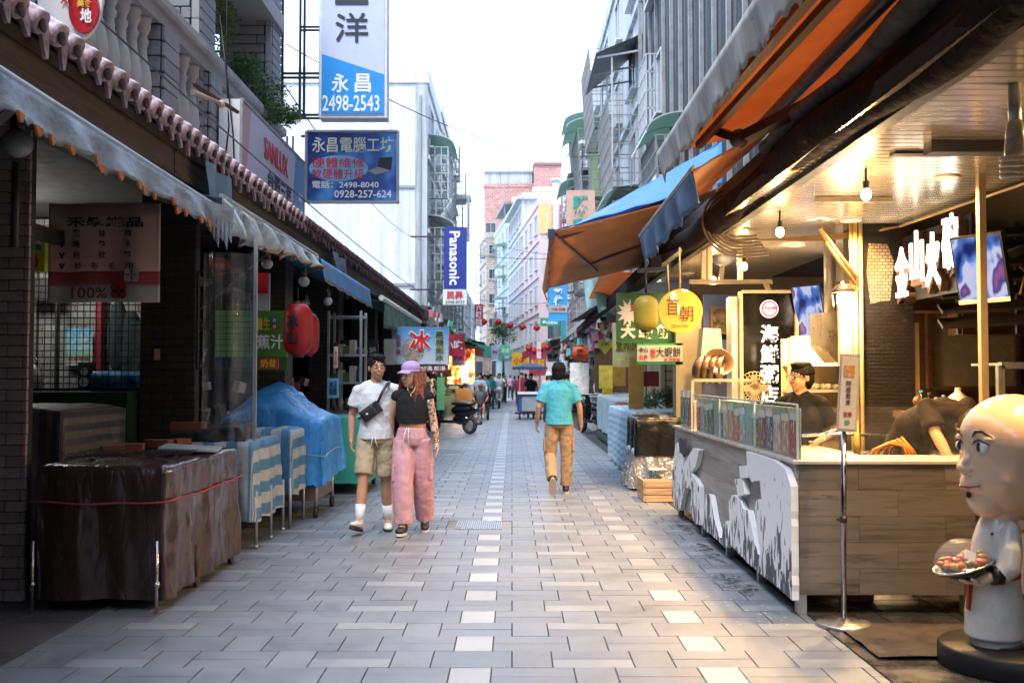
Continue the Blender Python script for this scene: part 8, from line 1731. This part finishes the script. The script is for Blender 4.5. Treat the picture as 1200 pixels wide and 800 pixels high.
def cage(parent, c, R, w_, h_, d_, mat=None, step=.18, canopy=None, slopeb=0):
    m = MB(); c = Vector(c); r = .014
    def L(a, b_): m.bar(c+R@Vector(a), c+R@Vector(b_), r*2)
    n = int(w_/step)
    for i in range(n+1): x = -w_/2+w_*i/n; L((x, -h_/2, d_*(1-slopeb)), (x, h_/2, d_)); L((x, -h_/2, d_*(1-slopeb)), (x, -h_/2, 0))
    k = int(h_/(step*1.6))
    for i in range(k+1): z = -h_/2+h_*i/k; dd = d_*(1-slopeb*(1-i/k)); L((-w_/2, z, dd), (w_/2, z, dd)); L((-w_/2, z, 0), (-w_/2, z, dd)); L((w_/2, z, 0), (w_/2, z, dd))
    for i in range(3): dd = d_*i/3; L((-w_/2, -h_/2, dd), (-w_/2, h_/2, dd)); L((w_/2, -h_/2, dd), (w_/2, h_/2, dd)); L((-w_/2, -h_/2, dd*(1-slopeb)), (w_/2, -h_/2, dd*(1-slopeb)))
    m.build('window_cage', mat or M('rusty_grey_bars', (.25, .25, .25), r=.6, dirt=.5, dc=(.2, .1, .05)), parent)
    if canopy:
        m = MB(); nn = 8; pts = [(d_*1.35*math.sin(a), h_/2+.02+.45*math.cos(a)*1.0) for a in [i*math.pi/2/nn for i in range(nn+1)]]
        for (d1, z1), (d2, z2) in zip(pts, pts[1:]): m.add([c+R@Vector((-w_/2-.1, z1, d1)), c+R@Vector((w_/2+.1, z1, d1)), c+R@Vector((w_/2+.1, z2, d2)), c+R@Vector((-w_/2-.1, z2, d2))], [(0, 1, 2, 3)])
        o = m.build('window_canopy', canopy, parent); q = o.modifiers.new('Solidify', 'SOLIDIFY'); q.thickness = .01
        for x in (-w_/2-.1, 0, w_/2+.1):
            m = MB()
            for (d1, z1), (d2, z2) in zip(pts, pts[1:]): m.bar(c+R@Vector((x, z1, d1)), c+R@Vector((x, z2, d2)), .025)
            m.build('canopy_rib', FRM, parent)
GRC = M('green_corrugated_plastic', C('#b4d3c6'), r=.4, tl=.3, var=.2, stretch=(1, 8, 1)); GYC = M('grey_corrugated_sheet', C('#767c7e'), r=.5, stretch=(1, 9, 1), var=.25, dirt=.4)
def block(name, lab, x0, x1, y0, y1, h, mat, rot=0, side=0, floors=4, wf=0, ws=3, wsz=(1.2, 1.3), roof=None, base=3.6, front=True, par=.5, cages=0, trim=None):
    """side=+1: street face at x1 (left row) ; -1: street face at x0 (right row)"""
    t = thing(name, lab, 'building', ((x0+x1)/2, y0, 0)) if not rot else None
    if rot:
        t = thing(name, lab, 'building', (x0, y0, 0), rot, world=False); x1 -= x0; y1 -= y0; x0 = y0 = 0
    m = MB(); m.box(x0, x1, y0, y1, 0, h); m.build('wall', mat, t)
    m = MB(); T = .18; xs = (x0-.08, x1+.08); m.box(xs[0], xs[1], y0-.08, y0+T, h+.002, h+par); m.box(xs[0], xs[1], y1-T, y1+.08, h+.002, h+par); m.box(xs[0], xs[0]+T, y0+T, y1-T, h+.002, h+par); m.box(xs[1]-T, xs[1], y0+T, y1-T, h+.002, h+par); m.build('parapet', trim or mat, t)
    fh = (h-base)/floors; xs_ = x1 if side > 0 else x0; R = LEFTFACE if side > 0 else RIGHTFACE
    if side:
        n = ws; L = (y1-y0)/n
        for f in range(floors):
            z = base+fh*(f+.52)
            m = MB(); m.box(min(xs_, xs_+side*.12), max(xs_, xs_+side*.12), y0+.01, y1-.01, base+fh*f-.08, base+fh*f+.08); m.build('ledge', trim or mat, t)
            for i in range(n):
                y = y0+L*(i+.5); window(t, (xs_, y, z), R, min(wsz[0], L*.7), min(wsz[1], fh*.55), 1)
                if cages and (i+f) % cages == 0: cage(t, (xs_, y, z), R, min(wsz[0], L*.7)+.3, min(wsz[1], fh*.55)+.4, .6, canopy=GRC if (i+f) % 2 else None)
    if wf:
        for f in range(floors):
            z = base+fh*(f+.52)
            for i in range(wf): window(t, (x0+(x1-x0)*(i+.5)/wf, y0, z), FRONT, min(wsz[0], (x1-x0)/wf*.65), min(wsz[1], fh*.55), 1)
    return t
# white building, left
wb = block('apartment_building', 'tall white rendered building with rain streaks and caged windows on the left', -10, -3.2, 38, 45.5, 12.5, WHT, side=1, floors=3, ws=2, wsz=(1.6, 1.5), base=4.2, par=.6)
mb = MB(); mb.box(PX(342, 38)-.0, -3.17, 37.93, 38, 4.9, 5.0); mb.box(-10, -3.17, 37.94, 38, 8.55, 8.65); mb.build('render_joint', M('joint_grey', C('#8d9094')), wb)
mb = MB(); mb.box(PX(486, 38), -3.16, 37.9, 38, 4, 12.4); mb.build('corner_pier', WHT2, wb)
mb = MB(); mb.bar((PX(492, 38), 37.86, 4), (PX(492, 38), 37.86, 12), .07); mb.build('downpipe', M('joint_grey', C('#8d9094')), wb)
for z in (9.3, 6.2): cage(wb, (-3.2, 40.5, z), LEFTFACE, 3.2, 2.0, .75, mat=M('white_bars', (.55, .57, .58), r=.5), canopy=GRC, slopeb=.0); cage(wb, (-3.2, 40.5, z-1.35), LEFTFACE, 3.2, .7, .9, mat=M('white_bars', (.55, .57, .58), r=.5), slopeb=.5)
b2 = block('apartment_building', 'cream tiled building with grey balcony brackets behind the white one', -9, -3.25, 46, 60, 13.5, brick_mat('cream_small_tile', C('#c4bdb2'), C('#8a8580'), .24, .12, 'mix'), side=1, floors=4, ws=4, cages=2)
mb = MB(); mb.box(-3.3, -2.1, 52, 53.2, 10.6, 10.8); mb.box(-3.3, -2.6, 52, 53.1, 8.2, 8.4); mb.box(-2.3, -2.15, 52, 52.15, 8.4, 10.6); mb.build('balcony_frame', WHT2, b2)
b3 = block('apartment_building', 'low pale building far on the left', -9, -3.3, 61, 80, 7, WHT2, side=1, floors=2, ws=4)
b4 = block('apartment_building', 'farthest pale building on the left row', -10, -4.2, 82, 118, 9, WHT, side=1, floors=3, ws=6)
# right: dark tiled building with white ribs
DTL = brick_mat('dark_grey_mosaic', C('#242124'), (.06, .06, .065), .3, .12, 'mix', r=.4)
r1 = thing('apartment_building', 'dark grey tiled building with thin white vertical ribs at upper right', 'building', (6, 20, 0)); mb = MB(); mb.box(3.62, 12, 13.5, 27.5, 3.15, 19); mb.build('wall', DTL, r1)
mb = MB(); mb.box(3.62, 12, -40, 13.48, 3.15, 19); mb.build('wall', wall_mat('sooty_grey_render', C('#6d6c6e'), .5), r1)
RIB = M('white_rib_paint', C('#8a8a8c'), r=.5, dirt=.5)
for i in range(11):
    y = 14.3+i*1.2; m = MB(); m.box(3.604, 3.619, y+.1, y+.8, 3.3, 19); m.build('painted_recess', M('painted_recess_shade', (.012, .012, .014), r=.6, spec=.15), r1); mb = MB(); mb.box(3.54, 3.618, y, y+.07, 3.3, 19); mb.build('rib', RIB, r1)  # raised near-black strips paint in the shade of recesses between ribs
for i in range(11):
    for z in (5.4, 8.6, 11.8, 15):
        if i % 3 == 1 or i < 7: continue
        window(r1, (3.62, 14.95+i*1.2, z), RIGHTFACE, .8, 1.5, 0)
cage(r1, (3.62, 22.6, 6.1), RIGHTFACE, 2.4, 1.0, .6, canopy=GRC, slopeb=.1)
cage(r1, (3.62, 25.8, 8.6), RIGHTFACE, 1.4, 1.8, .3, mat=FRM, step=.25)
r2 = block('apartment_building', 'white building with many caged balconies and a grey corrugated canopy, right side', 3.58, 12, 27.6, 48, 14.6, WHT2, side=-1, floors=4, ws=5, wsz=(1.6, 1.5), base=3.6)
LG = M('pale_green_shutter', C('#a9bd8c'), r=.6, tl=.2)
for (y, z, w_, h_, d_, cn) in ((29.5, 7.9, 3.2, 2.4, .95, None), (29.6, 5.6, 3.0, 1.5, .8, GRC), (34.5, 10.8, 3.6, 2.6, 1.1, None), (38.5, 9.2, 3.4, 2.6, 1.2, GRC), (43.5, 8.2, 3.4, 2.2, 1.2, GRC), (34.5, 7.2, 3.4, 1.4, 1.0, None), (40, 5.6, 3.4, 1.6, 1.2, GRC), (45, 11.4, 3, 2, 1.0, GRC)):
    cage(r2, (3.58, y, z), RIGHTFACE, w_, h_, d_, canopy=cn, step=.22, slopeb=.15)
mb = MB(); mb.box(3.0, 3.57, 37.4, 39.4, 8.1, 10.3); mb.build('shutter_panel', LG, r2)
slope_sheet(r2, [(2.3, 26.8+.9, 10.35), (2.25, 31, 10.1), (3.58, 31, 11.2), (3.58, 27.7, 10.9)], GYC, name='corrugated_canopy', sag=0)
mb = MB()
for y in (27.9, 29.4, 30.9): mb.bar((2.35, y, 10.28), (3.58, y, 10.5), .05); mb.bar((2.75, y, 7.2), (2.75, y, 10.3), .04)
mb.build('canopy_bracket', FRM, r2)
slope_sheet(r2, [(2.3, 42, 9.9), (2.3, 45, 9.9), (3.58, 45, 10.3), (3.58, 42, 10.3)], M('grey_blue_sheet', C('#8e98a2')), name='side_canopy', sag=0)
mb = MB(); mb.bar((3.5, 27.7, 3.5), (3.5, 27.7, 14), .1); mb.build('downpipe', RIB, r2)
for i in range(4): z = 3.8+.6*i; mb = MB(); mb.bar((3.5, 26+i, z), (2.4+.2*i, 36, z+1.0), .04); mb.build('clothes_pole', DARKMETAL, r2)
r3 = block('apartment_building', 'cream stepped building beyond the caged balconies, right side', 3.6, 12, 49, 70, 12.8, WHT, side=-1, floors=4, ws=6, cages=3)
# far centre cluster, street bending left
fb_ = [('pale white building with green window canopies closing the street', -.24, 96, 1.6, 30, 16.6, WHT2, 4),]
r4 = block('apartment_building', 'colourful building with red and yellow top storey and pink walls, right of centre', PX(632, 74), PX(632, 74)+5.5, 74, 88, 14.0, wall_mat('pink_render', C('#c9b3b0'), .3), rot=5, side=-1, floors=4, ws=4, wf=2, wsz=(1.6, 1.5))
m = MB(); m.box(.05, 5.45, -.06, -.003, 11.9, 14.0); m.build('red_band', M('brick_red_render', C('#b5464c'), r=.7), r4); m = MB(); m.box(-.06, .9, -.07, -.062, 11.9, 14.0); m.build('yellow_band', M('ochre_render', C('#d0aa6a'), r=.7), r4); window(r4, (2.6, -.06, 13.0), FRONT, 1.8, 1.5, 3)
r4b = block('apartment_building', 'grey white building with a grid of balconies in the far centre', PX(613, 84), 1.3+PX(613, 84), 90, 104, 17.3, WHT2, rot=5, side=-1, floors=5, ws=5, wsz=(1.8, 1.8))
m = MB(); m.box(-.5, 1.6, -.3, 14, 17.2, 17.45); m.build('roof_slab', WHT2, r4b)
r5 = block('apartment_building', 'pale building with green window canopies in the far centre', PX(597, 108), PX(614, 108), 108, 126, 18.6, wall_mat('pale_blue_render', C('#b5c6ce'), .2), rot=6, side=-1, floors=4, ws=4, wsz=(1.8, 1.8))
for z in (15, 11.5, 8): cage(r5, (0, 5, z-.3), RIGHTFACE, 3.5, 2, 1.0, canopy=GRC, step=.4)
m = MB(); m.box(-.6, 1.8, -.4, 10, 19.8, 20.0)
for x in (-.5, 1.6): m.bar((x, 0, 18.6), (x, 0, 19.8), .1)
m.build('roof_shelter', M('grey_corrugated_sheet', C('#767c7e')), r5)
PB = brick_mat('pink_brick', C('#b07a70'), C('#c0a49c'), .6, .25, 'mix', ms=.03)
r6 = block('apartment_building', 'tall pink brick building with a pale rooftop room, farthest in the centre', PX(567, 140), PX(626, 140), 140, 158, 27.6, PB, floors=6, wf=0)
m = MB(); m.box(PX(568, 141), PX(624, 141), 141, 150, 28.1, 29.8); m.build('rooftop_room', WHT2, r6); m = MB(); m.box(PX(567, 140.9), PX(626, 140.9), 140.8, 151, 29.8, 30.1); m.build('rooftop_slab', M('joint_grey', C('#8d9094')), r6)
m = MB(); m.box(PX(626, 138), PX(658, 138), 138, 150, 0, 30.2); m.build('stair_tower', PB, r6); m = MB(); m.box(PX(625, 138), PX(659, 138), 137.8, 150.2, 30.2, 30.6); m.build('tower_cap', M('maroon_cap', C('#8a5a55')), r6)
m = MB(); m.box(PX(600, 139.9), PX(614, 139.9), 139.9, 139.98, 25.2, 26.2); m.build('pale_patch', M('patch_mint', C('#b9cfc4')), r6)
for px, pz in ((575, 18), (575, 14), (575, 22)): window(r6, (PX(px, 140), 140, pz), FRONT, 1.4, 1.4, 1)
r7 = block('apartment_building', 'narrow brick and cream building left of the pale one in the far centre', PX(570, 128), PX(585, 128), 128, 138, 19.0, brick_mat('tan_tile_far', C('#b5a493'), C('#8a8078'), .6, .3, 'mix', ms=.03), side=-1, rot=7, floors=5, ws=2, wf=1, wsz=(1.2, 1.2), cages=2)
r8 = block('apartment_building', 'white slab building rising behind the colourful building', PX(625, 118), PX(692, 118), 118, 130, 23.0, WHT, floors=5, wf=0)
m = MB(); m.tube([(PX(652, 62), 62, 3), (PX(652, 62), 62, PZ(214, 62))], .2, 14); m.tube([(PX(652, 62), 62, PZ(214, 62)), (PX(652, 62), 62, PZ(210, 62))], [.2, .4], 14); m.build('vent_pipe', M('white_pipe', (.6, .62, .63), r=.4), label='tall white vent pipe rising in front of the colourful building', cat='pipe')
ft = thing('tree', 'small green street tree peeking above the lanterns in the far centre', 'tree', (-.9, 66, 0)); leaf_crown('crown', leafm, [((PX(590, 64), 64, 4.1), (.9, .8, .7)), ((PX(586, 64), 64, 4.5), (.5, .5, .5))], 1500, .09, ft); m = MB(); m.tube([(PX(590, 64), 64, 0), (PX(590, 64), 64, 3.9)], [.09, .05], 8); m.build('trunk', BARK, ft)
bb = block('apartment_building', 'unseen plain building added behind the viewpoint to cut sky light', -9, 9, -48, -42, 12, WHT2, floors=3, wf=0)  # added behind the camera to darken surfaces that face it
fe = block('shop_row', 'low shopfronts closing the far end of the street', -9, 9, 124, 127, 4.2, M('far_shopfront', C('#8a7468'), var=.4, vs=1.5, r=.8), floors=1, wf=6, base=.6, wsz=(2.2, 2.4))
# hanging clutter of goods under the far right awnings and the left rooftop edge
HG = [M('clutter_white', C('#b5b4b0'), r=.6), M('clutter_dark', (.04, .04, .045), r=.6), M('clutter_pink', C('#b56a78'), r=.6), M('clutter_teal', C('#5fa9a0'), r=.6), M('clutter_tan', C('#a5835a'), r=.6)]
rg = random.Random(5)
def clutter(lab, n, fn, seed, cat):
    mb = MB(); rg = random.Random(seed)
    for i in range(n):
        mb.cur = rg.choice((0, 0, 1, 1, 2, 3, 4)); p = Vector(fn(rg)); s = rg.uniform(.05, .16)
        mb.obox(p, (s*rg.uniform(.5, 1.5), s*rg.uniform(.5, 2.5), s*rg.uniform(.8, 2.6)), rotm(rg.uniform(-20, 20), 'Y')@rotm(rg.uniform(0, 90), 'Z'))
    mb.build('hanging_goods', HG, label=lab, cat=cat, kind='stuff')
clutter('mixed small goods hanging under the far right ceiling', 260, lambda r: (r.uniform(2.0, 2.6), r.uniform(21, 46), r.uniform(2.3, 2.85)), 1, 'goods')
clutter('mixed goods stacked along the far right shopfronts', 300, lambda r: (r.uniform(2.5, 4.5), r.uniform(31, 60), r.uniform(.1, 1.9)), 2, 'goods')
clutter('mixed goods stacked along the far left shopfronts', 260, lambda r: (r.uniform(-4, -2.4), r.uniform(33, 60), r.uniform(.1, 2.0)), 3, 'goods')
clutter('jumble of cloth and scrap on the left eave beyond the tiles', 160, lambda r: (r.uniform(-2.9, -2.2), r.uniform(26, 55), r.uniform(2.9, 3.5)), 4, 'scrap')
clutter('small stock and tools on shelves in the dark left shops', 160, lambda r: (r.uniform(-4.6, -3.6), r.uniform(11.5, 22), r.choice((.9, 1.3, 1.7, 2.1))+r.uniform(0, .15)), 6, 'stock')

# ------------------------------------------------------------------ dense far street: signs, awnings, air conditioners, cables
def ac(parent, c, side):
    m = MB(); x = c[0]; m.box(min(x, x-side*.45), max(x, x-side*.45), c[1]-.4, c[1]+.4, c[2], c[2]+.6); m.build('air_conditioner', ACM, parent)
    m = MB(); xx = x-side*.455; m.tube([(xx+side*.01, c[1], c[2]+.3), (xx, c[1], c[2]+.3)], .22, 16); m.build('fan_grille', DARKMETAL, parent)
for y, z in ((36.5, 9.0), (42, 6.8), (47, 9.4), (33, 5.2)): ac(r2, (3.57, y, z), 1)
for y, z in ((51, 7), (57, 9.6), (63, 6.2)): ac(r3, (3.59, y, z), 1)
for y, z in ((48, 6.4), (55, 8.8)): ac(b2, (-3.24, y, z), -1)
ac(r1, (3.5, 22.0, 5.2), 1)
cn = [('crimson', '#b3283a', WHITEINK), ('yellow', '#e3bd3a', RED), ('white', '#d3d6d6', NAVY), ('green', '#3f9468', WHITEINK), ('orange', '#d9762f', WHITEINK), ('blue', '#3a78b8', WHITEINK), ('pink', '#d79aa8', RED)]
words = ['小吃', '冰品', '芋圓', '豆花', '海鮮', '特產', '茶飲', '名產', '鴨肉', '地瓜', '魚丸', '花生']
rg = random.Random(21); seen_ = []
for i in range(22):
    n_, c_, ink = cn[(i*3+i//7) % 7]; left = i % 2 == 0; Y = 34+i*2.6; px = (556-(60-i*2.0)*.35+rg.uniform(-6, 8)) if left else (650+(60-i*2.2)*.75+rg.uniform(-8, 6)); py = 425-rg.uniform(0, 26)*(1.15-i*.03)
    hang = 'overhead' if py < 412 else 'low'; w_, h_ = rg.uniform(.5, .9), rg.uniform(.45, 1.0); c = P(px, py, Y)
    seen_.append((hang, n_, words[i % 12], left)); k_ = i//7
    t = thing('shop_sign', '%s %s %s sign reading %s among the far %s stalls' % (['nearer', 'middle', 'farther', 'farthest'][k_], hang, n_, words[i % 12], 'left' if left else 'right'), 'sign', (c.x, Y, c.z-h_/2))
    m = MB(); m.box(c.x-w_/2, c.x+w_/2, Y, Y+.1, c.z-h_/2, c.z+h_/2); m.build('panel', M('street_sign_'+n_, C(c_), r=.5, var=.2, vs=3), t); text(words[i % 12], (c.x, Y-.02, c.z), w_*.8, min(h_*.6, w_*.45), FRONT, ink, t, bold=.02)
for i in range(10):
    left = i % 2 == 0; n_, c_, _k = cn[(i*2+3) % 7]; Y = 36+i*5.5; reach = rg.uniform(.7, 1.7); z = rg.uniform(2.5, 3.1)+.012*(Y-30); xo = (-3.2+reach) if left else (3.2-reach); xi = -3.3 if left else 3.4
    t = thing('awning', '%s canvas awning %s over the far %s stalls' % (['faded', 'sagging', 'narrow', 'broad', 'stained'][i//2], n_, 'left' if left else 'right'), 'awning', (xo, Y, z))
    slope_sheet(t, [(xo, Y, z), (xo, Y+3.4, z), (xi, Y+3.4, z+.5), (xi, Y, z+.5)], M('far_awning_'+n_, C(c_), r=.75, tl=.3, var=.3, dirt=.4), nu=8, nv=4, seed=i); valance(t, xo, Y, Y+3.4, z, z, .25, .25, M('far_awning_'+n_, C(c_)), i, .03, .5, .05, n=16)
fl_labs = ['pedestrian in crimson at the far left edge of the street', 'pedestrian in white beside the far left stalls', 'pedestrian in teal among the far left stalls', 'pedestrian in black beside the far right stalls', 'pedestrian in beige looking at the right stalls', 'pedestrian in violet in the far crowd', 'pedestrian in brown in the far crowd', 'pedestrian in light green in the far crowd', 'pedestrian in orange in the far crowd', 'pedestrian in dark blue beside the right stalls']
for i, (px, Y, c) in enumerate(((562, 47, '#b3283a'), (566, 58, '#d3d6d6'), (575, 49, '#2f8f8a'), (671, 45, '#202226'), (660, 50, '#b5a58a'), (603, 68, '#6a5a9a'), (612, 84, '#6b4a35'), (592, 90, '#9ac48a'), (622, 78, '#d07a3a'), (648, 56, '#24365a'))): walker(fl_labs[i], px, Y, c)
for i, (a, b_, sg_, lab) in enumerate((((-2.75, 5, 3.9), (-2.7, 30, 4.0), .12, 'cable sagging along the left tiled eave'), ((-3.2, 14.3, 5.6), (-3.3, 38, 6.6), .5, 'cable from the cladded column to the white building'), ((-3.2, 14.3, 6.2), (3.5, 33, 8.8), .7, 'long cable crossing the street high up'), ((3.5, 15, 4.9), (3.5, 46, 5.6), .35, 'cable along the ribbed facade'), ((-3.25, 39, 7.6), (3.6, 49, 7.4), .5, 'cable between the white building and cream building'), ((-3.25, 46, 5.0), (3.5, 60, 5.2), .5, 'lowest cable crossing the far street'), ((-3.2, 40, 10.2), (-3.2, 60, 9.0), .4, 'cable along the far left facades'))): wire(lab, a, b_, sg_, .010)
for i, (px, py, Y, c_, lab) in enumerate(((668, 262, 36, '#c9a0a8', 'pink garment hung on the clothes pole'), (690, 250, 35, '#8fa9c9', 'light blue garment hung on the clothes pole'), (704, 240, 34, '#d5d5d0', 'white garment hung on the clothes pole'))):
    c = P(px, py, Y); c.x = max(c.x, 2.7); m = MB(); m.grid(lambda u, v: V(c.x+.05*math.sin(v*5), Y-.4+.8*u*(1-.2*v), c.z-.9*v+.03*math.sin(u*9)), 10, 8); m.build('garment', M('garment_%d' % i, C(c_), r=.8, tl=.3), label=lab, cat='garment')
